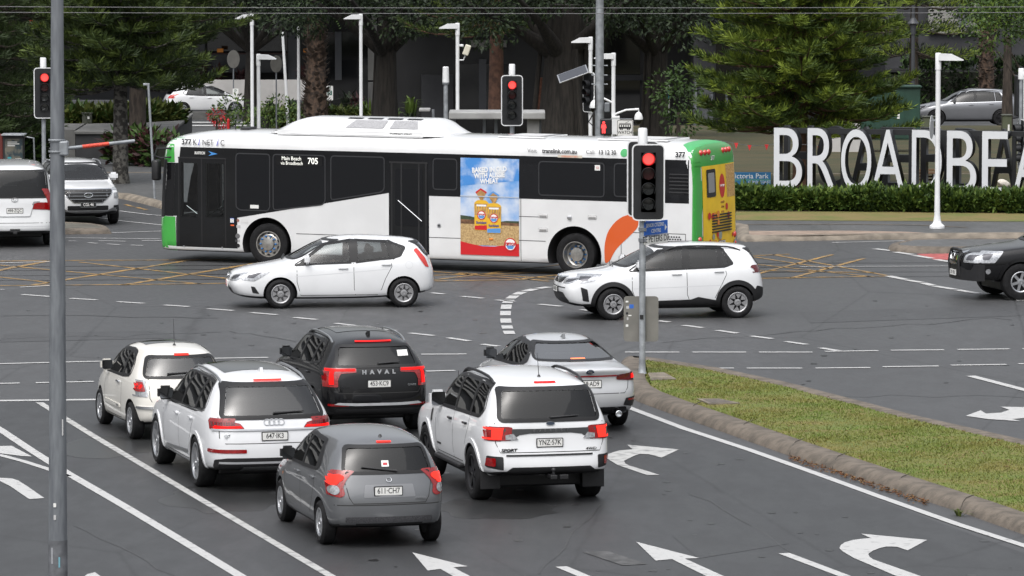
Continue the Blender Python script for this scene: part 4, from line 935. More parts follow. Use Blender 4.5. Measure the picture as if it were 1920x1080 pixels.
# ---------------------------------------------------------------- white van at the left edge
def car_van():
    L = 5.30; yaw = radians(98); ro = 1.10
    P = dict(L=L, W=1.97, WB=3.21, ro=ro, d=.70, tw=.235, rimd=.45, spokes=7, paint=white, cat='van', bow_r=.06, ra=.5,
     rear=[(.3,.10),(.45,.0),(.62,0),(.72,.05),(1.2,.07),(1.9,.22)], front=[(.25,5.2),(.6,5.3),(.9,5.25),(1.05,5.1)],
     st=[(.22,1.93,1.18,.93,.76,.36),(.45,1.965,1.17,.975,.815,.30),(1.5,1.99,1.15,.985,.83,.24),(3.0,1.985,1.12,.985,.83,.24),(3.6,1.93,1.10,.985,.82,.24),(4.1,1.58,1.08,.98,.82,.24),(4.5,1.27,1.06,.97,.84,.24),(4.7,1.14,1.04,.96,.84,.24),(5.1,1.03,.9,.86,.70,.28)],
     cabin=[(.45,.8),(4.6,.8),(4.5,1.05),(3.7,1.80),(2,1.88),(.6,1.84)], cabw=(.84,.72), cabin_r=1.6, cabin_f=3.7,
     side_win=[[(2.9,1.18),(4.2,1.14),(3.7,1.75),(2.9,1.84)],[(1.6,1.2),(2.8,1.18),(2.8,1.84),(1.6,1.84)],[(.6,1.22),(1.5,1.2),(1.5,1.84),(.7,1.82)]], dlo=rnd([(.5,1.2),(4.34,1.12),(3.72,1.77),(2.9,1.86),(.6,1.85)],.06),
     pillars=[[(2.795,1.17),(2.905,1.17),(2.905,1.85),(2.795,1.85)],[(1.495,1.19),(1.605,1.19),(1.605,1.85),(1.495,1.85)]], rear_win=rnd(sym([(.80,1.22),(.74,1.83)]),.06), front_win=rnd(sym([(.8,1.2),(.68,1.84)]),.06), rear_glass=glass('van_rear_glass', (.22,.24,.25)), side_glass=[glass_t,glass_p,glass_p], handles=[(3.1,1.05)], mirror=(4.0,1.2), seat_x=(3.0,1.3), seat_z=.75, mirror_s=(.13,.22,.22),
     rear_lines=[[(-.88,1.2),(-.88,.66),(-.84,.60),(.84,.60),(.88,.66),(.88,1.2)]])
    f = G(90, 458); yy = .84; X = f.x - yy*sin(yaw)*1 + 0; Y = f.y + yy*cos(yaw)
    r, c = build_car('people_mover', 'white people mover van seen from behind, cut by the left edge', at_axle(X, Y, yaw, L, ro), yaw, P)
    lm = tail(c, [('B', rnd([(.42,.93),(.96,.90),(.98,1.08),(.60,1.09),(.42,1.06)],.02)), ('B', rnd([(.86,1.08),(.965,1.08),(.92,1.40),(.88,1.36)],.02)), ('L', rnd([(.06,.90),(.20,.92),(.18,1.40),(.10,1.42)],.02))])
    c.panel('tailgate_shield', [('B', rnd(sym([(.36,.76),(.44,1.02),(.30,1.08)]),.02))], white, .014)
    c.panel('shield_line', [c.line('B', [(-.60,1.10),(-.46,1.10),(-.36,.76),(.36,.76),(.46,1.10),(.60,1.10)], .03)], mat('dull_silver', (.36,.37,.38)), .012)
    plate(r, c, 'B', 0, .895, '498·ZQC')
    tube_ring(c, 'B', 0, 1.155, .075, .05, .007, chrome, 'badge', r); tube_ring(c, 'B', 0, 1.165, .03, .035, .006, chrome, 'badge_ring', r)
    c.panel('bumper_crease', [c.line('B', [(-.9,.52),(.9,.52)], .012)], mat('crease_shade', (.60,.61,.63)), .003)
    tb = MB().bbox((-L/2-.14, -.05, .34), (-L/2+.2, .05, .40), .01); tb.bbox((-L/2-.06,-.12,.38),(-L/2-.02,.12,.46),.01); tb.build('tow_bar', black_pl, r)
    for v in ('B',): c.panel('spare_wheel_shade', [], black_pl) if False else None
    c.panel('window_sticker', [('B', rect(.52,1.25,.62,1.30,.005))], plate_w, .004)
# ---------------------------------------------------------------- black pickup at the right edge
def car_navara():
    L = 5.2; yaw = radians(194); ro = 1.15
    P = dict(L=L, W=1.85, WB=3.0, ro=ro, d=.78, tw=.25, rimd=.45, spokes=6, wstyle=3, paint=black_p, cat='pickup truck', bow_f=.16, gap=.07,
     rear=[(.4,.05),(.7,0),(1.1,.03),(1.75,.25)], front=[(.4,5.05),(.6,5.18),(.85,5.2),(1.05,5.14),(1.14,5.05)],
     st=[(.25,1.74,1.2,.85,.64,.46),(.6,1.78,1.18,.91,.69,.40),(1.4,1.8,1.16,.925,.71,.36),(2.4,1.8,1.15,.925,.71,.36),(2.9,1.74,1.14,.925,.70,.36),(3.3,1.48,1.13,.92,.72,.36),(3.62,1.26,1.12,.915,.77,.36),(3.8,1.17,1.11,.91,.80,.36),(4.3,1.14,1.05,.90,.79,.38),(4.85,1.08,.95,.86,.74,.42),(5.05,1.0,.9,.80,.66,.46)],
     cabin=[(.6,.8),(3.75,.8),(3.65,1.1),(2.95,1.66),(1.6,1.72),(.7,1.66)], cabw=(.78,.62), cabin_r=1.3, cabin_f=3.0,
     side_win=[[(2.2,1.22),(3.5,1.18),(2.95,1.64),(2.2,1.70)],[(1.3,1.23),(2.1,1.22),(2.1,1.70),(1.3,1.70)]], dlo=rnd([(1.2,1.21),(3.62,1.16),(2.97,1.66),(2.2,1.715),(1.2,1.715)],.04), pillars=[[(2.095,1.21),(2.205,1.21),(2.205,1.71),(2.095,1.71)]], rear_win=rnd(sym([(.6,1.25),(.56,1.66)]),.05), front_win=rnd(sym([(.74,1.22),(.6,1.70)]),.06), handles=[(2.4,1.05),(1.45,1.06)], mirror=(3.25,1.20), mirror_m=black_p, seat_x=(2.3,1.4), seat_z=.7)
    f = G(1912, 563); yy = .84
    fx = f.x + yy*sin(yaw); fy = f.y - yy*cos(yaw); X = fx - cos(yaw)*3.0; Y = fy - sin(yaw)*3.0
    r, c = build_car('pickup_truck', 'black four wheel drive with a front bull bar at the right edge', at_axle(X, Y, yaw, L, ro), yaw, P)
    hilight(c, rnd([(4.50,1.04),(4.9,1.04),(5.04,.98),(5.02,.80),(4.72,.80)],.03), rnd([(.48,.80),(.82,.80),(.84,1.02),(.52,1.0)],.03))
    c.panel('grille', [('F', rnd(sym([(.36,.72),(.44,1.02)]),.03))], black_gl, .008)
    for sy in (1, -1): c.panel('grille_chrome', [('F', [(sy*p[0], p[1]) for p in rnd([(.14,.76),(.22,.74),(.40,1.0),(.30,1.03)],.015)])], chrome, .014, thick=.01)
    c.panel('grille_chrome', [('F', rnd(sym([(.16,.74),(.16,.80)]),.01))], chrome, .014, thick=.01)
    tube_ring(c, 'F', 0, .90, .075, .075, .009, chrome, 'badge', r, out=.02)
    for v in 'LR': c.panel('fog_light', [(v, circ(4.86,.62,.055,14))], lens_clear, .008)
    b = MB(); x = L/2+.10
    for sy in (1, -1): b.tube([(x, sy*.30, .50), (x+.03, sy*.30, .80), (x-.02, sy*.29, 1.02)], .038, 8)
    b.tube([(x-.02,.29,1.02),(x-.01,.15,1.05),(x-.01,-.15,1.05),(x-.02,-.29,1.02)], .038, 8); b.tube([(x+.03,.3,.82),(x+.03,-.3,.82)], .028, 8)
    b.build('bull_bar', black_pl, r, smooth=50)
    bb = MB(); n = 14
    prof = []
    for i in range(n+1):
        y = lerp(-.86, .86, i/n); xx = L/2+.14-.24*(abs(y)/.86)**2.2; prof.append((xx, y))
    vs = [(p[0], p[1], z) for p in prof for z in (.42, .76)]+[(p[0]-.16, p[1], z) for p in prof for z in (.42, .76)]
    k = 2*(n+1); fs = []
    for i in range(n):
        a = 2*i; fs += [(a, a+2, a+3, a+1), (k+a, k+a+1, k+a+3, k+a+2), (a+1, a+3, k+a+3, k+a+1), (a, k+a, k+a+2, a+2)]
    fs += [(0, 1, k+1, k), (2*n, k+2*n, k+2*n+1, 2*n+1)]
    bb.add(vs, fs).build('bull_bar_bumper', black_pl, r, smooth=50)
    fr = MB(); M = T(L/2+.145, 0, .56) @ RZ(pi/2) @ RX(pi/2)
    o = fr.prism(rect(-.19,-.06,.19,.06,.01), M, .012).build('number_plate', plate_w, r); text('plate_lettering', '321·TBU', .10, ink, M @ T(0,0,.0135), o, sx=.8)
    arch(c, ro+3.0, .78, .43, .50, black_p, .014)
# ---------------------------------------------------------------- parked cars far behind
def TZ(Y): return -0.0327*max(0.0, Y-150.0) if Y < 250 else -3.27-0.004*(Y-250)
def GT(px, py):
    z = 0.0
    for _ in range(40):
        p = G(px, py, z); z = lerp(z, TZ(p.y), .6)
    return Vector((p.x, p.y, z))
def car_308():
    L = 4.28; yaw = radians(13); ro = .78
    P = dict(L=L, W=1.80, WB=2.61, ro=ro, d=.64, tw=.21, rimd=.44, spokes=9, wstyle=3, paint=white, rear=[(.2,.12),(.4,.02),(.6,0),(.8,.08),(1.0,.18),(1.4,.52)], front=[(.2,4.1),(.5,4.28),(.7,4.2),(.8,4.1)],
     st=[(.5,1.40,1.06,.76,.56,.30),(.8,1.46,1.04,.86,.62,.24),(1.4,1.5,1.0,.90,.64,.2),(2.0,1.49,.97,.90,.64,.2),(2.5,1.40,.95,.90,.63,.2),(2.9,1.2,.93,.89,.66,.2),(3.3,1.0,.92,.88,.72,.2),(3.7,.9,.8,.83,.66,.2),(4.1,.76,.7,.7,.56,.26)],
     cabin=[(.8,.6),(3.2,.6),(3.1,.9),(2.5,1.32),(1.6,1.40),(.95,1.34)], cabw=(.74,.55), cabin_r=1.5, cabin_f=2.5, side_win=[[(1.95,.99),(3.0,.96),(2.5,1.32),(1.95,1.40)],[(.98,1.04),(1.86,.99),(1.86,1.40),(1.15,1.36)]], side_glass=[glass_c,glass_t], dlo=rnd([(.8,1.12),(.95,1.03),(3.08,.95),(2.5,1.335),(1.9,1.415),(1.1,1.375)],.04), pillars=[[(1.855,.98),(1.955,.98),(1.955,1.41),(1.855,1.41)]], rear_win=rnd(sym([(.6,1.06),(.5,1.33)]),.06), front_win=rnd(sym([(.68,1.05),(.54,1.40)]),.06), handles=[(2.1,.87),(1.2,.9)], mirror=(2.85,.98), seat_x=(1.95,1.1), seats=False)
    p = GT(343, 217); yy = -.82; X = p.x + yy*sin(yaw); Y = p.y - yy*cos(yaw); l = at_axle(X, Y, yaw, L, ro)
    r, c = build_car('hatchback_car', 'white hatchback parked beyond the planters behind the bus', (l[0], l[1], TZ(p.y)), yaw, P)
    tail(c, [('L', rnd([(.14,.86),(.42,.98),(.66,1.10),(.34,1.06),(.16,.98)],.02)), ('B', rnd([(.55,.84),(.82,.86),(.76,1.04),(.60,1.0)],.02))], m=mat('lamp_red_bright', (.55,.03,.02)))
    c.panel('lower_bumper', [('B', rect(-.7,.22,.7,.42,.03))], mat('dull_grey', (.12,.12,.125), .5), .008)
    for v in 'LR': c.panel('lower_bumper', [(v, rnd([(.05,.26),(.36,.24),(.30,.42),(.04,.44)],.03))], mat('dull_grey', (.12,.12,.125)), .008)
def car_glc():
    L = 4.66; yaw = radians(183); ro = .95
    gp = paint('grey_blue_paint', (.20,.205,.22), .3, .6)
    P = dict(L=L, W=1.89, WB=2.87, ro=ro, d=.73, tw=.24, rimd=.54, spokes=5, wstyle=1, rim=alloy_d, paint=gp, rear=[(.25,.12),(.5,0),(.75,.02),(1.0,.1),(1.5,.5)], front=[(.25,4.5),(.5,4.64),(.75,4.66),(.95,4.55)],
     st=[(.48,1.54,1.12,.80,.58,.34),(.8,1.6,1.1,.90,.64,.28),(1.5,1.64,1.06,.94,.67,.24),(2.2,1.635,1.04,.94,.67,.24),(2.7,1.55,1.03,.94,.66,.24),(3.05,1.36,1.02,.935,.68,.24),(3.4,1.12,1.0,.93,.75,.24),(3.9,1.05,.9,.89,.72,.24),(4.35,.94,.8,.80,.62,.28),(4.55,.84,.7,.7,.5,.32)],
     cabin=[(.8,.7),(3.3,.7),(3.2,1.0),(2.7,1.46),(1.6,1.53),(1,1.48)], cabw=(.78,.58), cabin_r=1.5, cabin_f=2.7, side_win=[[(2.15,1.08),(3.2,1.05),(2.65,1.48),(2.15,1.54)],[(1.25,1.1),(2.05,1.08),(2.05,1.54),(1.3,1.52)],[(.86,1.16),(1.16,1.11),(1.2,1.51),(1.05,1.46)]], dlo=rnd([(.76,1.17),(.9,1.10),(3.32,1.03),(2.67,1.50),(2.1,1.555),(1.0,1.49)],.04), pillars=[[(2.045,1.07),(2.155,1.07),(2.155,1.55),(2.045,1.55)]], trim=chrome, rear_win=rnd(sym([(.62,1.14),(.52,1.46)]),.06), front_win=rnd(sym([(.72,1.12),(.56,1.54)]),.06), handles=[(2.3,.95),(1.4,.98)], mirror=(3.0,1.06), seat_x=(2.2,1.3), seats=False)
    p = GT(1756, 237); yy = .86; fx = p.x + yy*sin(yaw); fy = p.y - yy*cos(yaw); X = fx - cos(yaw)*2.87; Y = fy - sin(yaw)*2.87; l = at_axle(X, Y, yaw, L, ro)
    r, c = build_car('suv_car', 'silver grey SUV parked behind the large white letters', (l[0], l[1], TZ(p.y)), yaw, P)
    hilight(c, rnd([(4.05,.98),(4.5,.86),(4.55,.74),(4.25,.80)],.02), rnd([(.45,.70),(.75,.74),(.75,.86),(.5,.82)],.02))
    tail(c, [('L', rnd([(.10,.92),(.40,.96),(.34,1.06),(.12,1.06)],.02)), ('B', rnd([(.5,.92),(.8,.9),(.8,1.05),(.5,1.02)],.02))], m=lens_dk)
    for sy in (1, -1): rail(r, c, sy, .9, 2.5, .6, .05, alloy)
# ---------------------------------------------------------------- the bus
def build_bus():
    yaw = radians(155.5); L = 13.6; hh = 6.8
    lx, ly = -sin(yaw), cos(yaw)
    r = empty('city_bus', (-2.121-lx*1.25, 115.193-ly*1.25, 0), yaw, 'long white city bus with green ends crossing behind the queue', 'bus')
    c = Body(r, L)
    def box(x, zt, belt, w, wr, zb):
        return [zb, zb+.05, .85, 1.7, 2.55, zt-.22, zt-.10], [w*.965, w*.995, w, w, w, w*.985, w*.90]
    st = [(.04,2.98,2,1.245,1.1,.30),(.14,3.03,2,1.25,1.1,.27),(1.2,3.06,2,1.25,1.1,.24),(3.0,3.06,2,1.25,1.1,.24),(6.0,3.06,2,1.25,1.1,.24),(9.0,3.06,2,1.25,1.1,.24),(11.5,3.06,2,1.25,1.1,.24),(12.6,3.02,2,1.25,1.1,.24),(13.1,2.95,2,1.24,1.1,.24),(13.34,2.86,2,1.18,1.0,.26)]
    c.loft(st, [(.3,.02),(1.2,.02),(2.5,.06),(3.0,.14)], [(.3,13.50),(1.1,13.53),(2.5,13.42),(2.9,13.30)], bow_r=.06, bow_f=.14, ra=.5, fa=.7, box=box)
    wt = paint('bus_white', (.68,.685,.69))
    S_ = lambda s: s+6.8
    cut = []
    for s, R in ((3.86,.63),(-3.86,.66)):
        for sy in (1, -1):
            pts = [(s+R*cos(t), .46+R*sin(t)) for t in [2*pi*i/48 for i in range(48)]]; n = 48
            mb = MB(); mb.add([(p[0], sy*1.4, p[1]) for p in pts]+[(p[0], sy*.70, p[1]) for p in pts], [list(range(n)), list(range(n, 2*n))]+[(i, (i+1) % n, n+(i+1) % n, n+i) for i in range(n)]); cut.append(mb)
    cut.append(MB().box((4.55,-1.12,.40),(6.36,1.12,2.5)))
    d1 = (4.98,5.42); d2 = (5.66,6.08)
    for a, b in (d1, d2): cut.append(MB().box((a,.9,1.05),(b,1.5,2.30)))
    cut.append(MB().box((4.75,-1.5,1.15),(6.3,-.9,2.3)))
    cut.append(MB().box((6.2,-1.05,1.0),(7.2,1.05,2.4)))
    c.cut(cut, wt)
    P = lambda name, pts, m, off, parent=None, step=.12, view='L', **k: c.panel(name, [(view, [(S_(p[0]), p[1]) for p in pts] if view in 'LR' else pts)], m, off, parent, step, **k)
    bandm = mat('band_black', (.008,.0085,.010), .2, spec=.3, coat=.15, nscale=1.2, namp=.2)
    winm = mat('dark_window', (.004,.0045,.006), .06, spec=.35, coat=.2)
    lead = mat('window_bead', (.026,.027,.03), .4)
    # black glazing band, broken by the front door glass
    P('window_band', [(4.62,1.10),(4.80,1.03),(.74,1.74),(.74,2.66),(4.62,2.66)], bandm, .003)
    P('window_band', [(.74,.26),(.74,2.66),(-.27,2.66),(-.27,.26)], bandm, .003)
    P('window_band', [(-.27,1.70),(-.27,2.66),(-6.74,2.66),(-6.74,1.70)], bandm, .003)
    fr = mat('door_black', (.008,.0085,.0095), .3, spec=.3, coat=.15, nscale=2, namp=.2)
    for q in ([(4.62,.235),(4.98,.235),(4.98,2.66),(4.62,2.66)], [(4.98,.235),(6.20,.235),(6.20,1.06),(4.98,1.06)], [(4.98,2.29),(6.14,2.29),(6.10,2.66),(4.98,2.66)], [(5.42,1.06),(5.66,1.06),(5.66,2.29),(5.42,2.29)], [(6.08,1.06),(6.30,1.06),(6.24,2.29),(6.08,2.29)]):
        P('door_panel', q, fr, .003)
    gl = glass('door_glass', (.62,.66,.65)); dg = glass('door_tint_glass', (.35,.36,.37))
    for a, b in (d1, d2): P('door_window', rnd([(a-.015,1.04),(b+.015,1.04),(b+.015,2.31),(a-.015,2.31)],.02), gl, .005)
    for a in (4.92,5.54,6.14): P('door_seal', [(a-.012,.27),(a+.012,.27),(a+.012,2.42),(a-.012,2.42)], black_pl, .008)
    P('door_header', [(4.9,2.40),(6.16,2.40),(6.16,2.43),(4.9,2.43)], black_pl, .012)
    for (x0, z0, x1, z1) in ((5.98,1.30,5.62,1.06),(5.46,1.06,5.06,1.30)):
        MB().tube([(x0,1.16,z0),(x1,1.16,z1)], .014, 6).build('door_handrail', chrome, r)
    for q in (6.02,5.02): P('door_bolt', circ(q,.36,.022,10), alloy, .009)
    # side windows with rounded beads
    wins = [[(4.66,1.30),(4.55,1.23),(3.82,1.23),(3.76,1.32),(3.76,2.56),(4.66,2.56)], [(3.70,1.25),(2.42,1.41),(2.34,1.50),(2.34,2.56),(3.70,2.56)], [(2.22,1.52),(.92,1.74),(.84,1.82),(.84,2.56),(2.22,2.56)],
            [(-.36,1.84),(-.98,1.84),(-.98,2.56),(-.36,2.56)], [(-2.98,1.78),(-4.60,1.78),(-4.60,2.56),(-2.98,2.56)], [(-4.82,1.80),(-6.0,1.80),(-6.0,2.56),(-4.82,2.56)]]
    for w in wins:
        w = rnd(w, .10); w_ = P('side_window', w, winm, .006, step=.2)
        P('window_bead', [], lead, .0) if False else c.panel('window_bead', [('L', [[(S_(p[0]), p[1]) for p in q] for q in ringquads(w, offs(w, -.028))])], lead, .009, w_, .2)
    for w in ([(-6.6,1.8),(6.0,1.8),(6.0,2.56),(-6.6,2.56)],): c.panel('window_band', [('R', [(S_(p[0]), p[1]) for p in w if True])], bandm, .004, step=.3) if False else c.panel('window_band', [('R', [(S_(-6.6),1.5),(S_(4.5),1.5),(S_(4.5),2.6),(S_(-6.6),2.6)])], bandm, .004, step=.3)
    # rear door
    P('rear_door', [(.70,.28),(-.22,.28),(-.22,2.42),(.70,2.42)], fr, .010)
    for a in (.66,.42,-.02,-.20): P('door_seal', [(a-.018,.30),(a+.018,.30),(a+.018,2.42),(a-.018,2.42)], black_pl, .016)
    P('door_window', rnd([(.58,1.0),(-.12,1.0),(-.12,2.30),(.58,2.30)],.05), winm, .014)
    P('door_header', [(.72,2.42),(-.24,2.42),(-.24,2.46),(.72,2.46)], black_pl, .02)
    MB().tube([(.50,1.275,1.58),(-.10,1.275,1.12)], .010, 6).build('door_handrail', chrome, r)
    # route display
    dsp = P('route_display', [(3.60,2.30),(2.42,2.30),(2.42,2.52),(3.60,2.52)], mat('display_black', (.006,.006,.007), .2), .012)
    led = mat('display_led', (.8,.8,.75), .4, emit=(1,1,.92), estr=.55)
    ML = lambda s, z, off=.02: T(s, 1.25+off, z) @ RZ(pi) @ RX(pi/2)
    tx = lambda name, st_, size, s, z, m, parent=None, off=.012, **k: text(name, st_, size, m, ML(s, z, off), parent or r, **k)
    tx('display_text', 'Main Beach', .125, 3.21, 2.46, led, dsp, .016, sx=.88); tx('display_text', 'via Broadbeach', .115, 3.20, 2.352, led, dsp, .016, sx=.80); tx('display_text', '705', .20, 2.66, 2.41, led, dsp, .016, sx=.9, bold=.003)
    gry = mat('letter_grey', (.12,.12,.125), .5); blk = mat('letter_black', (.02,.02,.022), .5); blu = mat('letter_violet', (.10,.10,.5), .5); ora = mat('letter_orange', (.75,.12,.03), .5)
    zc = 2.775
    tx('fleet_number', '377', .17, 5.93, zc, blk, bold=.006)
    for ch, s in (('K',5.71),('NET',5.37),('C',4.99)): tx('company_lettering', ch, .19, s, zc, gry, bold=.002, sx=.84)
    for s in (5.595,5.115): tx('company_slash', '/', .20, s, zc, blu, bold=.004)
    tx('web_lettering', 'Visit', .135, -2.83, 2.785, gry); tx('web_lettering', 'translink.com.au', .15, -3.50, 2.785, blk, bold=.004, sx=.86); tx('web_lettering', 'Call', .135, -4.25, 2.785, gry); tx('web_lettering', '13 12 30', .145, -4.66, 2.785, blk, bold=.003, sx=.85)
    tx('logo_lettering', 'translink', .19, -5.62, 2.785, mat('letter_red', (.62,.05,.03), .5), bold=.006, shear=.15, sx=.95); tx('fleet_number', '377', .16, -6.42, 2.775, blk, bold=.006)
    P('logo_disc', circ(-5.06,2.785,.09,16), mat('logo_green', (.06,.35,.12), .5), .011)
    P('exit_label', [(-3.45,2.645),(-4.05,2.645),(-4.05,2.70),(-3.45,2.70)], mat('label_buff', (.55,.50,.42), .5), .008); tx('exit_lettering', 'EMERGENCY EXIT', .05, -3.75, 2.672, ora, off=.012)
    bb = tx('maker_lettering', 'BUSTECH', .085, 5.58, 2.53, plate_w, off=.016, sx=.75, bold=.003, shear=.1); P('maker_swoosh', [(5.36,2.47),(5.12,2.52),(5.36,2.58),(5.28,2.52)], mat('swoosh_blue', (.06,.25,.6), .4), .016)
    # accessible and route stickers
    P('access_sticker', [(4.80,.94),(4.70,.94),(4.70,1.05),(4.80,1.05)], mat('sticker_blue', (.02,.08,.4), .5), .008); tx('access_symbol', '♿', .09, 4.75, .99, plate_w, off=.012)
    wc = MB(); wc.tube([ML(4.75,.985,.012) @ Vector((.025*cos(t),.025*sin(t)-.008,0)) for t in [2*pi*i/10 for i in range(11)]], .005, 5, cap=False); wc.tube([ML(4.75,.985,.012) @ Vector(p) for p in ((-.008,.04,0),(-.006,.005,0),(.015,.005,0),(.028,-.02,0))], .006, 5); wc.build('access_symbol', plate_w, r)
    P('warning_sticker', circ(4.60,1.0,.035,14), mat('sticker_brown', (.25,.12,.10), .5), .008); P('notice_sticker', [(4.79,.87),(4.70,.87),(4.70,.90),(4.79,.90)], ora, .008); P('notice_sticker', [(4.64,.83),(4.54,.83),(4.54,.89),(4.64,.89)], mat('sticker_grey', (.45,.45,.45), .5), .008); P('notice_sticker', [(4.52,.95),(4.34,.95),(4.34,1.03),(4.52,1.03)], mat('sticker_pale', (.62,.62,.62), .5), .008)
    cr = P('crest', circ(4.61,.64,.06,12), gry, .008); 
    for k in range(5): P('crest_lines', [(4.56+.025*k,.50),(4.57+.025*k,.50),(4.57+.025*k,.56),(4.56+.025*k,.56)], gry, .008)
    P('sensor', circ(4.60,.42,.045,14), black_pl, .010); P('window_notice', [(4.28,1.29),(4.06,1.29),(4.06,1.37),(4.28,1.37)], plate_w, .012)
    P('window_notice', [(-4.36,2.38),(-4.49,2.38),(-4.49,2.50),(-4.36,2.50)], plate_w, .012); tx('notice_mark', '12', .07, -4.425, 2.44, mat('letter_red', (.62,.05,.03)), off=.016)
    # panel seams, markers, hatches
    seam = mat('seam_dark', (.03,.03,.032), .6)
    for q in ([(3.1,.74),(.74,.74)], [(-.27,.76),(-3.16,.76)], [(-2.5,1.30),(-3.1,1.30)], [(-5.0,1.02),(-6.55,1.02)], [(-5.0,.28),(-5.0,1.02)], [(-6.55,.5),(-6.55,1.02)], [(-2.55,.30),(-2.55,1.7)]): c.panel('panel_seam', [c.line('L', [(S_(p[0]), p[1]) for p in q], .014)], seam, .003)
    for s in (1.35,-1.82): 
        MB().bbox((s-.05,1.24,.72 if s > 0 else .74),(s+.05,1.275,.77 if s > 0 else .79),.01).build('side_marker', mat('amber', (.6,.2,.03), .4), r)
    for s, z in ((-3.1,1.33),(-4.3,1.33),(-3.1,1.02)): MB().bbox((s-.11,1.24,z-.045),(s+.11,1.262,z+.045),.02).build('hatch_handle', mat('handle_pale', (.55,.55,.55), .5), r); P('hatch_recess', rnd([(s-.085,z-.03),(s+.085,z-.03),(s+.085,z+.005),(s-.085,z+.005)],.012), mat('recess_grey', (.25,.25,.25), .6), .016)
    MB().bbox((-3.80,1.24,1.28),(-3.70,1.30,1.34),.012).build('hatch_lock', alloy, r); P('fuel_cap', circ(-.52,1.03,.05,16), alloy, .006); P('fuel_cap_core', circ(-.52,1.03,.022,12), black_pl, .010)
    # swoosh
    b1 = [(-4.58,.36)]+[(-5.28+.70*cos(t), .72+.70*sin(t)) for t in [radians(a) for a in range(-10, 95, 10)][::1]]
    def sw(lo, hi): return lo
    P('orange_swoosh', rnd([(-4.60,.30),(-4.59,.70),(-4.66,1.0),(-4.84,1.24),(-5.05,1.38),(-5.25,1.43),(-5.42,1.43),(-5.42,1.15),(-5.25,.98),(-5.05,.80),(-4.86,.62),(-4.72,.36)], .25), mat('swoosh_orange', (.62,.10,.018), .35, coat=.8), .005)
    P('blue_swoosh', rnd([(-5.46,1.43),(-5.75,1.42),(-5.98,1.34),(-6.10,1.20),(-6.14,1.02),(-5.75,1.02),(-5.60,1.2)], .2), mat('swoosh_navy', (.025,.06,.24), .35, coat=.8), .005)
    gv = MB()
    for i in range(11):
        for j in range(5):
            q = (-5.78-.062*i-.031*(j % 2), .95-.052*j); gv.add([(q[0]+.024*cos(t), 1.2565, q[1]+.020*sin(t)) for t in [2*pi*k/6 for k in range(6)]], [list(range(6))[::-1]])
    gv.build('vent_holes', black_pl, r)
    vt = MB()
    for k in range(6): vt.bbox((-6.62,1.24,1.92+.08*k),(-6.16,1.275,1.95+.08*k),.008)
    vt.build('engine_vent', black_pl, r)
    # advertising panel
    ad = P('advertising_panel', [(-1.06,.40),(-2.51,.40),(-2.51,2.585),(-1.06,2.585)], mat('ad_sky', (.58,.64,.74), .4, nscale=1.6, col2=(.10,.30,.66), nlo=.40, nhi=.60), .012, step=.3)
    A = lambda name, pts, m, off: P(name, pts, m, off, ad, .3)
    A('ad_sky_blue', [(-1.06,1.95),(-2.51,2.1),(-2.51,2.585),(-1.06,2.585)], mat('ad_sky_deep', (.62,.68,.76), .4, nscale=2.2, col2=(.06,.24,.60), nlo=.45, nhi=.68), .014)
    A('ad_field', [(-1.06,.62),(-2.51,.62),(-2.51,1.16),(-1.06,1.18)], mat('ad_wheat', (.56,.40,.19), .5, nscale=26, col2=(.34,.21,.09)), .014); A('ad_soil', [(-1.06,1.10),(-2.51,1.08),(-2.51,1.16),(-1.06,1.20)], mat('ad_soil', (.16,.08,.04), .5, nscale=9, namp=.4), .015); A('ad_trees', [(-1.06,1.20),(-1.55,1.19),(-1.55,1.22),(-1.3,1.27),(-1.06,1.29)], mat('ad_trees', (.04,.06,.03), .6, nscale=30, namp=.5), .016); A('ad_trees', [(-2.0,1.16),(-2.51,1.14),(-2.51,1.19),(-2.2,1.19)], mat('ad_trees', (.04,.06,.03)), .016)
    A('ad_red_wave', [(-1.06,.40),(-2.51,.40),(-2.51,.68),(-2.3,.66),(-1.9,.60),(-1.6,.60),(-1.3,.65),(-1.06,.70)], mat('ad_red', (.55,.015,.02), .4), .018)
    wl = mat('ad_white', (.78,.79,.8), .5)
    for k, (s_, z, a) in enumerate((('BAKED IN QLD',2.33,.0),('WITH AUSSIE',2.20,0),('WHEAT',2.07,0))): text('ad_lettering', s_, .155, wl, ML(-1.78, z, .022) @ RZ(radians(3.5)), ad, bold=.007, sx=.82)
    red = mat('ad_red', (.55,.015,.02)); yel = mat('bag_yellow', (.72,.42,.03), .4); bread = mat('bread_crust', (.42,.24,.09), .5, nscale=12, namp=.3); lb = mat('bag_blue', (.10,.28,.60), .4)
    for x, col, z0, o in ((-1.585,red,.96,.020),(-1.895,lb,.90,.026)):
        A('ad_loaf', rnd([(x+.17,z0),(x-.17,z0),(x-.18,z0+.62),(x-.10,z0+.68),(x+.10,z0+.68),(x+.18,z0+.62)],.03), yel, o); A('ad_loaf_crumb', rnd([(x+.16,z0+.34),(x-.16,z0+.34),(x-.17,z0+.60),(x+.17,z0+.60)],.03), bread, o+.002)
        A('ad_loaf_top', rnd([(x+.03,z0+.68),(x+.15,z0+.86),(x+.02,z0+.93),(x-.12,z0+.86),(x-.03,z0+.68)],.01), bread, o); A('ad_loaf_tie', [(x+.15,z0+.86),(x+.02,z0+.95),(x-.13,z0+.87),(x-.12,z0+.83),(x+.02,z0+.91),(x+.13,z0+.82)], col, o+.002); A('ad_loaf_band', rnd([(x+.165,z0+.01),(x-.165,z0+.01),(x-.165,z0+.12),(x+.165,z0+.10)],.02), col, o+.002)
        for k in range(5): A('ad_loaf_ray', [(x+.13-.06*k,z0+.40),(x+.15-.07*k,z0+.56),(x+.11-.065*k,z0+.56)], yel, o+.004)
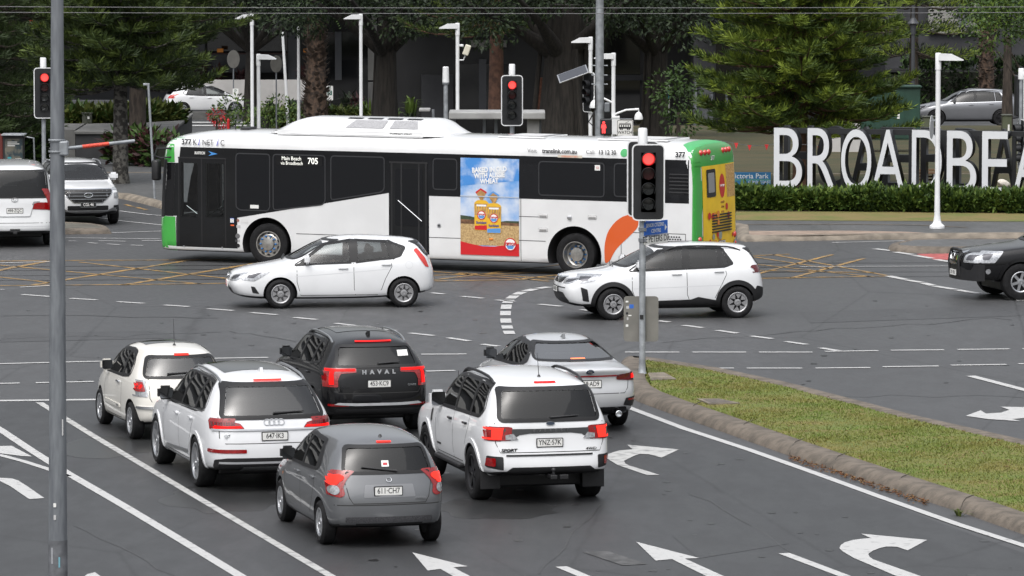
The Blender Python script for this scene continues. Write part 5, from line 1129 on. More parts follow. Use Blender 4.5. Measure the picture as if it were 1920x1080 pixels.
        A('ad_loaf_badge', circ(x,z0+.34,.105,20), red, o+.004); A('ad_loaf_badge_core', circ(x,z0+.34,.085,20), wl, o+.006); A('ad_loaf_badge_wave', [(x+.08,z0+.33),(x-.08,z0+.33),(x-.05,z0+.27),(x+.05,z0+.27)], lb, o+.008)
        text('ad_loaf_lettering', 'TIPTOP', .05, red, ML(x, z0+.355, o+.012), ad, bold=.002); text('ad_loaf_lettering', 'Sunblest', .075, mat('ad_navy', (.02,.05,.25), .5), ML(x, z0+.175, o+.012), ad, bold=.002)
        A('ad_loaf_tag', [(x+.12,z0+.54),(x-.12,z0+.54),(x-.12,z0+.58),(x+.12,z0+.58)], wl, o+.006)
    A('ad_badge', circ(-2.30,.66,.15,24), red, .024); A('ad_badge_core', circ(-2.30,.66,.125,24), wl, .026); A('ad_badge_wave', [(-2.20,.64),(-2.40,.64),(-2.36,.56),(-2.24,.56)], lb, .028); text('ad_lettering', 'TIPTOP', .085, red, ML(-2.30,.67,.034), ad, bold=.004)
    P('ad_seam', [(-1.06,1.715),(-2.51,1.715),(-2.51,1.735),(-1.06,1.735)], mat('ad_seam', (.45,.5,.56), .3), .030)
    # green ends
    gm = paint('bus_green', (.045,.34,.05))
    P('front_corner', rnd([(6.25,2.30),(6.75,2.30),(6.7,2.92),(6.28,2.92)],.02), gm, .006); P('front_corner', rnd([(6.22,.26),(6.75,.26),(6.75,1.04),(6.24,1.04)],.02), gm, .006); P('front_glass_corner', [(6.30,1.05),(6.75,1.05),(6.75,2.29),(6.24,2.29)], black_gl, .005)
    c.panel('front_panel', [('F', [(-1.2,.27),(1.2,.27),(1.24,1.0),(-1.24,1.0)])], gm, .006, step=.05, deep=.5); c.panel('front_panel', [('F', [(-1.15,2.35),(1.15,2.35),(1.1,2.86),(-1.1,2.86)])], gm, .006, step=.1, deep=.9); [c.panel('windscreen_pillar', [('F', [(sy*1.06,1.02),(sy*1.25,1.02),(sy*1.25,2.36),(sy*1.06,2.36)])], black_pl, .006, step=.05, deep=.5) for sy in (1, -1)]; c.panel('windscreen', [('F', [(-1.12,1.02),(1.12,1.02),(1.10,2.34),(-1.10,2.34)])], gl, .003, step=.15, deep=.7)
    P('corner_grey', [(6.16,.26),(6.22,.26),(6.22,1.04),(6.16,1.04)], black_pl, .008)
    # rear
    P('rear_corner', [(-6.28,.30),(-6.82,.30),(-6.82,3.04),(-6.75,3.04)] if False else [(-6.70,.28),(-6.95,.28),(-6.95,2.86),(-6.70,2.86)], gm, .006, step=.05)
    c.panel('rear_cap', [('B', [(-1.3,.28),(1.3,.28),(1.3,.95),(-1.3,.95)])], gm, .006, step=.04, deep=.16); c.panel('rear_cap', [('B', [(-1.26,2.49),(1.26,2.49),(1.24,3.05),(-1.24,3.05)])], gm, .006, step=.04, deep=.2)
    c.panel('rear_cap', [('B', [(.90,.95),(1.3,.95),(1.3,2.62),(.90,2.62)])], gm, .006, step=.04, deep=.16); c.panel('rear_cap', [('B', [(-1.3,.95),(-1.12,.95),(-1.12,2.62),(-1.3,2.62)])], gm, .006, step=.04, deep=.16)
    c.panel('rear_roof_cap', [('T', [(.02,-1.22),(.20,-1.22),(.46,-.9),(.46,.9),(.20,1.22),(.02,1.22)])], mat('green_roof', (.06,.36,.12), .4), .006, step=.06)
    ya = c.panel('rear_advert', [('B', [(-1.10,.60),(.86,.60),(.86,2.50),(-1.10,2.50)])], mat('rear_ad_yellow', (.80,.52,.02), .4, nscale=2.5, namp=.08), .012, step=.2)
    c.panel('rear_window', [('B', rect(.16,1.80,.66,2.42,.05))], black_gl, .022, step=.2); c.panel('window_blind', [('B', rect(.24,1.90,.58,2.34,.03))], mat('blind_grey', (.25,.25,.25), .6), .026)
    rr = random.Random(3)
    for k in range(18):
        y, z = rr.uniform(-1.0,.75), rr.choice([rr.uniform(.65,.95), rr.uniform(1.2,1.6)]); c.panel('ad_fruit', [('B', circ(y,z,rr.uniform(.05,.10),12))], rr.choice([mat('fruit_red', (.5,.03,.02), .4), mat('fruit_orange', (.65,.22,.03), .4), mat('fruit_grey', (.25,.28,.25), .5), mat('fruit_red', (.5,.03,.02))]), .016+.001*k, parent=ya)
    c.panel('ad_grain', [('B', [(-1.08,1.75),(-.52,1.75),(-.46,2.48),(-1.08,2.48)])], mat('ad_grain', (.62,.42,.16), .6, nscale=30, col2=(.35,.17,.05)), .015, parent=ya)
    c.panel('ad_roundel', [('B', circ(-.22,2.02,.17,20,.27))], mat('fruit_red', (.5,.03,.02)), .016, parent=ya); rtext(c, 'B', -.22, 2.02, 'TIPTOP', .08, wl, name='ad_lettering')
    for k, s_ in enumerate(('BAKED', 'WITH', 'LOVE')): rtext(c, 'B', -.22, 1.66-.11*k, s_, .07, mat('ad_brown', (.35,.18,.04), .5), name='ad_lettering')
    eg = MB()
    for k in range(7):
        a, n = c.hit('B', 0, 1.02+.06*k); eg.bbox((a.x-.03,-.72,1.0+.062*k),(a.x,.40,1.03+.062*k),.006)
    eg.build('engine_grille', black_pl, r)
    lm = mat('lamp_red_bright', (.55,.03,.02), .2, coat=1.0)
    for sy in (1, -1):
        for z in (.48,.68,.88): 
            a, n = c.hit('B', sy*1.02, z); MB().lathe([(.001,.05),(.05,.045),(.07,.02),(.072,0)], 16, T(a.x,a.y,a.z) @ RY(-pi/2)).build('tail_light', lm if z > .5 else lens_clear, r, smooth=50)
        for k in range(3):
            a, n = c.hit('B', sy*(.42+.20*k), 2.80); MB().lathe([(.001,.06),(.045,.05),(.065,.02),(.066,-.02)], 14, T(a.x,a.y,a.z) @ RY(-pi/2)).build('marker_light', lm, r, smooth=50)
    tx2 = rtext(c, 'B', .25, 2.66, '377', .14, plate_w, name='fleet_number'); plate(r, c, 'B', -.15, .74, 'XO 377', w=.36)
    # air conditioner and hatches on the roof
    ac = MB(); prof = [(-.42+.62*i/7, .38*sin(pi/2*i/7)**1.2) for i in range(8)]+[(3.0,.38)]+[(3.0+.98*i/8, .38*cos(pi/2*i/8)**.9) for i in range(1,8)]+[(3.98,0)]
    secs = [(-1.02,0),(-1.0,.11),(-.62,.33),(-.4,.365),(0,.38),(.4,.365),(.62,.33),(1.0,.11),(1.02,0)]
    vs = []
    for x, h in prof:
        k = min(1, h/.30)
        for y, z in secs: vs.append((x, y*(.82+.18*k), 3.02+z/.38*max(h,.012)))
    n = len(secs); fs = [(i*n+j, (i+1)*n+j, (i+1)*n+j+1, i*n+j+1) for i in range(len(prof)-1) for j in range(n-1)]
    acw = ac.add(vs, fs).build('air_conditioner', paint('bus_roof_white', (.72,.725,.73)), r, smooth=32)
    def acp(name, pts, m, z0=.004):
        q = MB(); k = [(x, y, 3.02+itp(secs, y)/.38*itp(prof, x)+z0) for x, y in pts]
        q.add(k, [list(range(len(k)))]); return q.build(name, m, acw)
    gg = mat('ac_mesh', (.30,.30,.31), .6, nscale=50, namp=.3)
    acp('ac_grille', [(.30,.64),(.16,.93),(.88,.93),(.88,.64)], gg, .012); acp('ac_grille', [(1.04,.64),(1.04,.93),(2.0,.93),(1.86,.64)], gg, .012)
    for k in range(4): acp('ac_slot', [(.25+.5*k,.42),(.25+.5*k,.56),(.62+.5*k,.56),(.62+.5*k,.42)], black_pl, .012)
    sk = MB().box((.0,.99,2.99),(3.7,1.01,3.10)); sk.build('ac_skirt', paint('bus_roof_white', (.72,.725,.73)), acw)
    text('ac_lettering', 'THERMO KING', .075, blk, T(.55,1.013,3.055) @ RZ(pi) @ RX(pi/2), acw, bold=.003, sx=1.1)
    for a, b in ((-2.9,-1.75),(-5.9,-4.2)):
        q = MB().bbox((a,-.55,3.03),(b,.75,3.066),.012).build('roof_hatch', paint('bus_roof_white', (.72,.725,.73)), r); MB().box((a+.10,-.45,3.067),(b-.10,.65,3.07)).build('hatch_seal', mat('hatch_grey', (.20,.20,.21), .6), q); MB().box((a+.18,-.37,3.0705),(b-.18,.57,3.074)).build('hatch_lid', mat('hatch_pale', (.52,.52,.52), .5), q)
    ra = MB().tube([(5.2,.2,3.0),(5.2,.2,3.20)], .012, 6).build('roof_antenna', black_pl, r); MB().bbox((4.75,.0,3.02),(4.98,.4,3.10),.02).build('roof_pod', black_pl, r)
    # wheels
    for s in (3.86,-3.86):
        for sy in (1, -1):
            bus_wheel(r, s, sy*1.06, s > 0, sy)
    # mirror on its arm
    MB().tube([(6.35,1.22,2.62),(6.62,1.42,2.62),(6.66,1.45,2.45)], .022, 6).build('mirror_arm', black_pl, r)
    MB().tube([(6.35,1.22,2.42),(6.55,1.36,2.40),(6.66,1.45,2.45)], .018, 6).build('mirror_arm', black_pl, r)
    MB().bbox((6.56,1.28,1.88),(6.74,1.50,2.36),.05).build('mirror', black_pl, r, smooth=50)
    MB().tube([(6.66,1.45,2.45),(6.66,1.42,2.30)], .02, 6).build('mirror_stem', black_pl, r)
    # inside the cab
    MB().bbox((6.0,-1.05,.45),(6.35,1.0,1.05),.08).build('dashboard', dark_in, r); MB().bbox((4.7,-1.0,.45),(4.85,.2,2.0),.03).build('cab_partition', mat('partition_grey', (.16,.18,.18), .5), r)
    M = T(5.78,-.55,1.18) @ RY(radians(-62)); sw = MB(); sw.tube([M @ Vector((0,.23*cos(t),.23*sin(t))) for t in [2*pi*i/24 for i in range(25)]], .016, 6, cap=False); sw.tube([M @ Vector((0,-.22,0)), M @ Vector((0,.22,0))], .018, 6); sw.tube([M @ Vector((0,0,0)), (6.1,-.55,.9)], .04, 8); sw.build('steering_wheel', dark_in, r, smooth=50)
    st_ = MB(); st_.bbox((5.0,-.82,.75),(5.45,-.32,.90),.05); st_.bbox((4.92,-.80,.85),(5.06,-.34,1.60),.05); st_.build('driver_seat', seat_m, r, smooth=50)
    MB().bbox((5.2,-1.10,.42),(6.2,-.98,1.30),.03).build('cab_wall', mat('cab_wall_pale', (.28,.36,.36), .5), r)
    l = r.matrix_basis @ Vector((5.34,-.55,.93)); person_seated('person', 'bus driver holding the steering wheel behind the glass front door', l, yaw, shirt_d, hair_d, skin_m, 1.0)
    return r
def bus_wheel(r, x, y, front, sy):
    d, w, rr = .96, .28, .30
    hub = MB(); hub.lathe([(rr*.98,-w*.5),(rr*.98,-w*.35),(.02,-w*.35)], 32)
    o = hub.build('wheel', black_pl, r); o.location = (x, y, .475); o.rotation_euler = (-pi/2 if sy > 0 else pi/2, 0, (.10 if front else 0))
    MB().lathe(tyre_profile(d/2, w, rr), 48, cap=False).build('tyre', rubber, o, smooth=35)
    rm = MB(); al = mat('bus_rim', (.42,.41,.39), .3, .8, nscale=10, namp=.2)
    if front: rm.lathe([(rr,w*.50),(rr-.025,w*.50),(rr-.03,w*.30),(.215,w*.44),(.155,w*.46),(.14,w*.62),(.02,w*.68),(.001,w*.68)], 40, cap=False)
    else: rm.lathe([(rr,w*.50),(rr-.02,w*.50),(rr-.04,-w*.05),(.20,-w*.20),(.16,-w*.18),(.15,w*.20),(.02,w*.24),(.001,w*.24)], 40, cap=False)
    rm.build('rim', al, o, smooth=30)
    nb = MB(); bl = mat('nut_blue', (.03,.16,.42), .35, .3)
    zz = w*.46 if front else -w*.17
    for k in range(10): nb.lathe([(.022,zz-.01),(.022,zz+.04),(.012,zz+.05)], 8, RZ(2*pi*k/10) @ T(.185,0,0))
    nb.build('wheel_nuts', bl, o)
    hb = MB(); 
    for k in range(10): hb.lathe([(.034,w*.38),(.034,w*.415)], 10, RZ(2*pi*(k+.5)/10) @ T(.243,0,0))
    if front: hb.build('rim_holes', black_pl, o)
# ---------------------------------------------------------------- ground, roads, markings
def sheet(name, pts, m, z=None, kind='structure', dz=0.0):
    """flat polygon of world points"""
    mb = MB(); mb.add([(p[0], p[1], (p[2] if z is None else z)+dz) for p in pts], [list(range(len(pts)))])
    o = mb.build(name, m); 
    if o.data.polygons[0].normal.z < 0: o.data.flip_normals()
    if kind: o['kind'] = kind
    return o
def asphalt(name, c0, c1, r0, r1, scale=.25):
    m = bpy.data.materials.new(name); m.use_nodes = True; t = m.node_tree; b = t.nodes['Principled BSDF']; N = t.nodes.new; Lk = t.links.new
    tc = N('ShaderNodeTexCoord')
    n1 = N('ShaderNodeTexNoise'); n1.inputs['Scale'].default_value = scale; n1.inputs['Detail'].default_value = 5; n1.inputs['Roughness'].default_value = .6
    mp = N('ShaderNodeMapping'); mp.inputs['Rotation'].default_value = (0, 0, radians(15)); mp.inputs['Scale'].default_value = (1.6, .5, 1)
    Lk(tc.outputs['Object'], mp.inputs['Vector']); Lk(mp.outputs[0], n1.inputs['Vector'])
    n2 = N('ShaderNodeTexNoise'); n2.inputs['Scale'].default_value = 28; n2.inputs['Detail'].default_value = 8; n2.inputs['Roughness'].default_value = .75; Lk(tc.outputs['Object'], n2.inputs['Vector'])
    n3 = N('ShaderNodeTexNoise'); n3.inputs['Scale'].default_value = 1.4; n3.inputs['Detail'].default_value = 6; Lk(mp.outputs[0], n3.inputs['Vector'])
    vo = N('ShaderNodeTexVoronoi'); vo.feature = 'DISTANCE_TO_EDGE'; vo.inputs['Scale'].default_value = .16
    wv = N('ShaderNodeMixRGB'); wv.inputs[0].default_value = .12; Lk(mp.outputs[0], wv.inputs[1]); Lk(n3.outputs['Color'], wv.inputs[2]); Lk(wv.outputs[0], vo.inputs['Vector'])
    cr = N('ShaderNodeValToRGB'); cr.color_ramp.elements[0].position = .36; cr.color_ramp.elements[1].position = .66
    cr.color_ramp.elements[0].color = (*c0, 1); cr.color_ramp.elements[1].color = (*c1, 1); Lk(n1.outputs['Fac'], cr.inputs[0])
    mx = N('ShaderNodeMixRGB'); mx.blend_type = 'MULTIPLY'; mx.inputs[0].default_value = .75; Lk(cr.outputs[0], mx.inputs[1])
    c2 = N('ShaderNodeValToRGB'); c2.color_ramp.elements[0].position = .25; c2.color_ramp.elements[1].position = .75; c2.color_ramp.elements[0].color = (.7, .7, .7, 1); c2.color_ramp.elements[1].color = (1.3, 1.3, 1.3, 1)
    Lk(n2.outputs['Fac'], c2.inputs[0]); Lk(c2.outputs[0], mx.inputs[2])
    ck = N('ShaderNodeValToRGB'); ck.color_ramp.elements[0].position = .0; ck.color_ramp.elements[1].position = .006; ck.color_ramp.elements[0].color = (.35, .35, .35, 1); ck.color_ramp.elements[1].color = (1, 1, 1, 1); Lk(vo.outputs['Distance'], ck.inputs[0])
    m2 = N('ShaderNodeMixRGB'); m2.blend_type = 'MULTIPLY'; m2.inputs[0].default_value = .6; Lk(mx.outputs[0], m2.inputs[1]); Lk(ck.outputs[0], m2.inputs[2]); Lk(m2.outputs[0], b.inputs['Base Color'])
    rr = N('ShaderNodeMapRange'); rr.inputs['From Min'].default_value = .38; rr.inputs['From Max'].default_value = .62; rr.inputs['To Min'].default_value = r0; rr.inputs['To Max'].default_value = r1
    Lk(n3.outputs['Fac'], rr.inputs['Value']); Lk(rr.outputs[0], b.inputs['Roughness'])
    bp = N('ShaderNodeBump'); bp.inputs['Strength'].default_value = .35; bp.inputs['Distance'].default_value = .01; Lk(n2.outputs['Fac'], bp.inputs['Height']); Lk(bp.outputs[0], b.inputs['Normal'])
    return m
asph = asphalt('asphalt', (.049,.050,.052), (.057,.058,.060), .47, .56, .12)
asph_dark = asphalt('queue_asphalt', (.0275,.0285,.030), (.034,.035,.037), .42, .50, .12)
paving = asphalt('path_asphalt', (.060,.062,.062), (.085,.086,.086), .5, .7)
conc = mat('kerb_concrete', (.17,.145,.115), .8, nscale=3.0, namp=.35, bump=.4, bscale=30)
conc_d = mat('kerb_concrete_worn', (.15,.125,.10), .85, nscale=4.5, col2=(.085,.072,.058), bump=.6, bscale=22, nlo=.36, nhi=.62, ndet=10)
line_m = mat('road_paint', (.43,.43,.425), .55, nscale=7, col2=(.24,.24,.24), nlo=.28, nhi=.42, ndet=10)
line_w = mat('road_paint_worn', (.40,.40,.39), .6, nscale=5, col2=(.17,.17,.17), nlo=.32, nhi=.50, ndet=10)
yel_m = mat('yellow_paint', (.36,.21,.06), .6, nscale=4, col2=(.11,.09,.06), nlo=.36, nhi=.60, ndet=9)
# one ground sheet to the horizon, falling gently beyond the crossing
mb = MB(); ys = [20,60,100,148]+list(range(150,260,6))+[300,400,700,1500]; xs = [-600,-200,-80,-40,0,40,80,200,600]
mb.add([(x, y, TZ(y)-.012) for y in ys for x in xs], [(i*len(xs)+j, i*len(xs)+j+1, (i+1)*len(xs)+j+1, (i+1)*len(xs)+j) for i in range(len(ys)-1) for j in range(len(xs)-1)])
mb.build('ground', asphalt('far_asphalt', (.04,.041,.042), (.06,.061,.062), .5, .7))['kind'] = 'structure'
sheet('road', [(-90,30,0),(90,30,0),(90,149.5,0),(-90,149.5,0)], asph, 0)
# the darker resurfaced approach lanes in front of the camera
R = [G(0,757),G(1178,757),G(1165,700)]
sheet('approach_lanes', [G(-400,752),G(600,750.5),G(1150,750),G(1176,764),G(1330,822),G(1480,876),G(1650,940),G(1960,1052),(8.5,40,0),(-16,40,0)], asph_dark, .003)
def dash(name, quads, m=line_m, z=.010):
    mb = MB()
    for q in quads: mb.add([(p.x, p.y, z) for p in q], [(0, 1, 2, 3)])
    o = mb.build(name, m); o['kind'] = 'structure'
    bm = bmesh.new(); bm.from_mesh(o.data); 
    for f in bm.faces:
        f.normal_update()
        if f.normal.z < 0: f.normal_flip()
    bm.to_mesh(o.data); bm.free(); return o
def stroke(pts, w):
    """ribbon of width w along ground points"""
    out = []; k = len(pts); Lp = []; Rp = []
    for i, p in enumerate(pts):
        t = (pts[min(i+1, k-1)]-pts[max(i-1, 0)]).normalized(); n = Vector((-t.y, t.x, 0))*w/2
        Lp.append(p+n); Rp.append(p-n)
    return [(Lp[i], Rp[i], Rp[i+1], Lp[i+1]) for i in range(k-1)]
def gl(*pp): return [G(*p) for p in pp]
def line(name, pp, w, m=line_m, z=.010): return dash(name, stroke(gl(*pp), w), m, z)
def dashes(name, segs, w, m=line_m, z=.010):
    q = []
    for a in segs: q += stroke(gl(a[:2], a[2:]), w)
    return dash(name, q, m, z)
line('edge_line', [(1174,763),(1282,804),(1404,844),(1527,887.5),(1649,932),(1796,984),(1920,1024),(2050,1068)], .15)
line('lane_line', [(74,755.5),(180,821),(300,892),(420,963),(520,1022),(640,1093)], .13, line_w)
line('lane_line', [(-40,783),(0,806),(60,846),(128,889),(230,948),(340,1014),(460,1087)], .16)
line('lane_line', [(-30,850),(0,854),(45,866),(92,881),(128,894)], .13)
line('stop_line', [(-40,752.5),(182,750)], .22)
line('crossing_line', [(-40,684),(0,682.8),(96,680.3),(192,678),(300,675),(400,672.7),(503,670.8)], .14)
dashes('crossing_line', [(-20,720.2,37,719),(67,718.5,176,716),(210,715,320,712.5),(360,711,460,708.5),(799,696.8,853,695.3)], .15)
dashes('crossing_line', [(790,665,875,664.5),(1050,663,1140,662),(1172,661,1274,661),(1298.5,661,1399,661),(1423,661,1523.5,661),(1547,659.6,1647,658.2),(1670.6,657.5,1770,656.7),(1795,656,1893.5,655),(1917,654.6,1990,654)], .15)
dashes('crossing_line', [(1271,691,1376,691),(1400,691,1504,691),(1529,691,1632,690),(1655,688.5,1760,687),(1783,685.5,1887,684),(1910,683,1990,682)], .15)
dashes('guide_line', [(41.5,552.8,93.9,556.7),(131.7,560,182,563),(220.4,566.3,269.7,569.4),(308,572.5,354.8,575.6),(390,579.5,438,583),(470.5,586.8,519.8,590.8),(552,596,594,599.8),(629,606.7,670,611.5),(700,615.5,742,620.5),(768,625,814,630),(840.6,634,880,640),(904.5,646,935,650)], .15)
dashes('guide_line', [(808,549.5,832,552),(866,556,906,560),(930,563,965,566),(1011,571,1053,575),(1090,581,1125,586),(1180,594,1215,599),(1234,602,1255,604.6),(1281,610.6,1318,615.2),(1344.5,620,1383,625.5),(1409,630.6,1448,635.8),(1474,641,1512.5,646.6),(1538,653,1575.6,659)], .15)
dashes('turning_line', [(1030,538.5,1008,541.5),(1003,542.5,985,546.5),(980,548,968,553),(965,555,957,560.5),(955,563,951,569),(950,572,948.5,580),(948,584,947.5,592),(948,598,949,606),(950,611,952,617),(953,621,956,627)], .22)
dashes('guide_line', [(1665,518,1700,525),(1702,526,1728,530),(1730,531,1750,536),(1752,537,1790,543),(1794,544,1836,551),(1890,560,1916,564)], .20)
dashes('guide_line', [(1640,467,1676,471),(1678,473,1712,478),(1715,479.5,1748,485),(1754,487,1783,491.5)], .20)
line('lane_line', [(1560,455.5),(1700,452),(1880,448)], .10); line('lane_line', [(1500,500.5),(1640,500),(1785,499.3)], .08)
dashes('lane_line', [(1820,705.5,1945,738)], .18)
line('edge_line', [(1700,781),(1760,797),(1830,814),(1920,837),(1990,856)], .12)
dashes('lane_line', [(1470,1038.5,1620,1095)], .16); dashes('lane_line', [(1052,1063.5,1130,1096)], .16)
dashes('tram_edge_line', [(0,493.5,96,491),(38,539,96,536),(0,543.5,8,543)], .12)
dashes('guide_line', [(122,446.5,300,448.5),(210,437,310,433.5),(128,457.5,205,450) if False else (128,452.5,143,452.5),(165,455.5,182,457),(185,452,235,453),(266,451.5,308,452),(200,458,225,459.5),(245,460,268,461)], .10)
line('far_lane_line', [(180,408),(230,415),(310,423)], .09); line('far_lane_line', [(224,396),(280,403),(310,405)], .09)
def arrow(pp, m=line_m):
    o = sheet('turn_arrow', gl(*pp), m, .010); return o
arrow([(1614.3,1001.8),(1738.6,1013.6),(1702,1033.2),(1681.5,1026.3),(1662,1026),(1649,1029),(1636,1034),(1628,1040),(1630,1045),(1637,1050),(1722,1080),(1750,1090),(1712,1090),(1677.5,1080),(1600,1047),(1580,1035),(1573.6,1029),(1577,1023),(1584,1018),(1600,1013.5),(1615,1011.5),(1632.6,1010)])
arrow([(1176.3,834.8),(1273,843.7),(1240.3,859.2),(1217,852.7),(1200,852),(1188.5,856),(1178,861),(1170.2,865),(1172.2,870),(1180,874),(1236.6,891.4),(1213,891.8),(1158,873),(1137,860),(1141,852),(1160,846),(1186,843.5)], line_w)
arrow([(1192.6,1017),(1310.8,1047.5),(1284,1048.6),(1345,1076),(1378,1091),(1345,1091),(1321,1080),(1260,1049.6),(1229.3,1052.4)])
arrow([(773,1037),(877,1063),(850,1065),(884,1083),(852,1083),(826,1068),(802,1071)])
arrow([(1810.8,780.6),(1838.5,770.4),(1849,776.5),(1877,774.5),(1893,769.6),(1876,763.5),(1930,764.5),(1930,784),(1897.5,786.7),(1914.7,790.8),(1852.7,786.7)])
arrow([(-30,838),(22,837),(60,857),(40,856),(0,851),(-30,848)]); arrow([(-20,898),(0,897),(22,898),(34,902),(53,914),(83,935),(55,937),(40,927),(18,912),(0,903),(-20,903)]); arrow([(163,1078),(178,1074),(200,1090),(150,1090)])
dashes('worn_line', [(1115,1035,1190,1060)], .35, mat('road_paint_faint', (.085,.085,.085), .6, nscale=5, col2=(.04,.04,.04), nlo=.4, nhi=.6))
# tram reservation: yellow box hatching and two pairs of rails
yq = []
yq += stroke(gl((-60,490.5),(180,488.5),(450,487.5)), .14)+stroke(gl((-60,536.5),(120,535),(300,533.5),(430,531.5)), .14)
for x0, x1 in ((-150,95),(60,350),(230,510)): yq += stroke(gl((x0,535),(x1,489)), .16)
for x0, x1 in ((-260,120),(-60,380),(150,520)): yq += stroke(gl((x0,492),(x1,533)), .11)
dash('yellow_hatching', yq, yel_m, .008)
yq = []
for x0, x1, y0, y1 in ((800,1090,527,492),(960,1150,525,505),(1380,1560,524,478),(1480,1620,523,485)): yq += stroke(gl((x0,y0),(x1,y1)), .12)
for x0, x1, y0, y1 in ((700,1030,500,528),(860,1100,512,526),(1380,1640,492,520),(1400,1560,480,505),(1450,1668,478,518)): yq += stroke(gl((x0,y0),(x1,y1)), .10)
yq += stroke(gl((800,517),(1035,511)), .14)+stroke(gl((815,527.5),(1040,524)), .14)+stroke(gl((1400,523),(1668,518)), .14)+stroke(gl((1390,481),(1480,477)), .12)+stroke(gl((1395,507),(1640,512)), .12)
dash('yellow_hatching', yq, yel_m, .009)
rail_m = mat('rail_steel', (.045,.045,.047), .35, .6, nscale=4, namp=.3)
for dy in (498,505.5,515,524): line('tram_rail', [(-60,dy+2.5),(400,dy),(960,dy-1.5),(1400,dy-4),(2000,dy-6)], .09, rail_m, .006)
sheet('red_lane', gl((1718,476.5),(1990,474),(1990,492),(1752,487)), mat('red_surfacing', (.33,.075,.07), .8, nscale=6, namp=.3), .007)
# kerbs: profile swept along a closed outline, turf inside
def island(name, pts, inner, top_m, kerb_m, h=.15, w=.38, crown=.0):
    prof = [(0, -.02), (.03, .06), (.10, h-.03), (.18, h), (w-.03, h), (w, h-.03)]
    loops = [[(p[0], p[1]) for p in offs(pts, -d)] if d else [(p[0], p[1]) for p in pts] for d, z in prof]
    n = len(pts); mb = MB()
    vs = [(q[0], q[1], z) for lp, (d, z) in zip(loops, prof) for q in lp]
    mb.add(vs, [(i*n+j, i*n+(j+1) % n, (i+1)*n+(j+1) % n, (i+1)*n+j) for i in range(len(prof)-1) for j in range(n)])
    k = mb.build('kerb', kerb_m, smooth=50); k['kind'] = 'structure'
    lp = offs(pts, -(w-.005)); t = sheet(inner, [(q[0], q[1], h-.018) for q in lp], top_m)
    return lp
turf = mat('turf_soil', (.11,.135,.028), .9, nscale=1.4, col2=(.15,.125,.035), nlo=.36, nhi=.6, bump=.6, bscale=60)
near = gl((2150,1093),(2030,1045),(1920,1003),(1804,962),(1677.5,921),(1567.5,884.5),(1465.6,850),(1323,799),(1240,770),(1195,753),(1173.4,741),(1163,727))
far = gl((1158,695),(1163,683),(1180,681),(1229,684),(1364,705),(1486,731),(1567.5,752),(1649,773),(1730.5,795),(1812,813.5),(1920,838),(2150,893))
MED = [(p.x, p.y) for p in near+far]
med_in = island('median', MED, 'grass_median', turf, conc_d, .16, .46)
def inside(x, y, poly):
    c = False; j = len(poly)-1
    for i in range(len(poly)):
        xi, yi = poly[i]; xj, yj = poly[j]
        if (yi > y) != (yj > y) and x < (xj-xi)*(y-yi)/(yj-yi)+xi: c = not c
        j = i
    return c
gv = MB(); rg = random.Random(5)
x0 = min(p[0] for p in med_in); x1 = max(p[0] for p in med_in); y0 = min(p[1] for p in med_in); y1 = max(p[1] for p in med_in)
gvv, gff = [], []
while len(gff) < 42000:
    x, y = rg.uniform(x0, min(x1, 9.5)), rg.uniform(y0, y1)
    if not inside(x, y, med_in): continue
    d = noise.noise(Vector((x*.7, y*.7, 0)))
    if rg.random() < .25-d*.5: continue
    a = rg.uniform(0, 2*pi); h = rg.uniform(.010, .030)*(1+.5*d); w = .012; n = len(gvv); lx, ly = rg.uniform(-.03, .03), rg.uniform(-.03, .03)
    gvv += [(x-w*cos(a), y-w*sin(a), .135), (x+w*cos(a), y+w*sin(a), .135), (x+lx, y+ly, .145+h)]; gff.append((n, n+1, n+2))
gb = MB(); gb.v, gb.f, gb.mi = gvv, gff, [0]*len(gff)
gb.build('grass', mat('grass_blade', (.110,.160,.020), .7, nscale=.9, col2=(.160,.148,.030), nlo=.35, nhi=.62))['kind'] = 'stuff'
# kerb joints as dark lines, leaf litter in the gutter, pits in the turf
ml = MB(); rl = random.Random(9); lc = [(.16,.06,.02),(.10,.05,.02),(.20,.11,.04)]
for k in range(520):
    t = rl.random(); p = G(lerp(1480,1740,t), lerp(857,944,t)+rl.gauss(0,3.2)+2); s = rl.uniform(.015,.045); a = rl.uniform(0, 6.28)
    z = .012+rl.uniform(0,.02); ml.m(rl.randrange(3)).add([(p.x+s*cos(a), p.y+s*sin(a), z), (p.x+.5*s*cos(a+1.6), p.y+.5*s*sin(a+1.6), z+.012), (p.x-s*cos(a), p.y-s*sin(a), z), (p.x-.5*s*cos(a+1.6), p.y-.5*s*sin(a+1.6), z+.01)], [(0,1,2,3)])
ml.build('leaf_litter', [mat('dead_leaf_%d' % i, q, .9) for i, q in enumerate(lc)])['kind'] = 'stuff'
rl = random.Random(19); ml = MB()
for k in range(150):
    t = rl.random(); p = G(rl.uniform(1200,1915), 0+720+rl.uniform(0,240)); s_ = rl.uniform(.02,.05); a_ = rl.uniform(0, 6.28)
    if not inside(p.x, p.y, med_in): continue
    ml.m(rl.randrange(3)).add([(p.x+s_*cos(a_), p.y+s_*sin(a_), .18), (p.x+.5*s_*cos(a_+1.6), p.y+.5*s_*sin(a_+1.6), .195), (p.x-s_*cos(a_), p.y-s_*sin(a_), .185), (p.x-.5*s_*cos(a_+1.6), p.y-.5*s_*sin(a_+1.6), .19)], [(0,1,2,3)])
ml.build('leaf_litter', [mat('dead_leaf_%d' % i, q, .9) for i, q in enumerate(lc)])['kind'] = 'stuff'
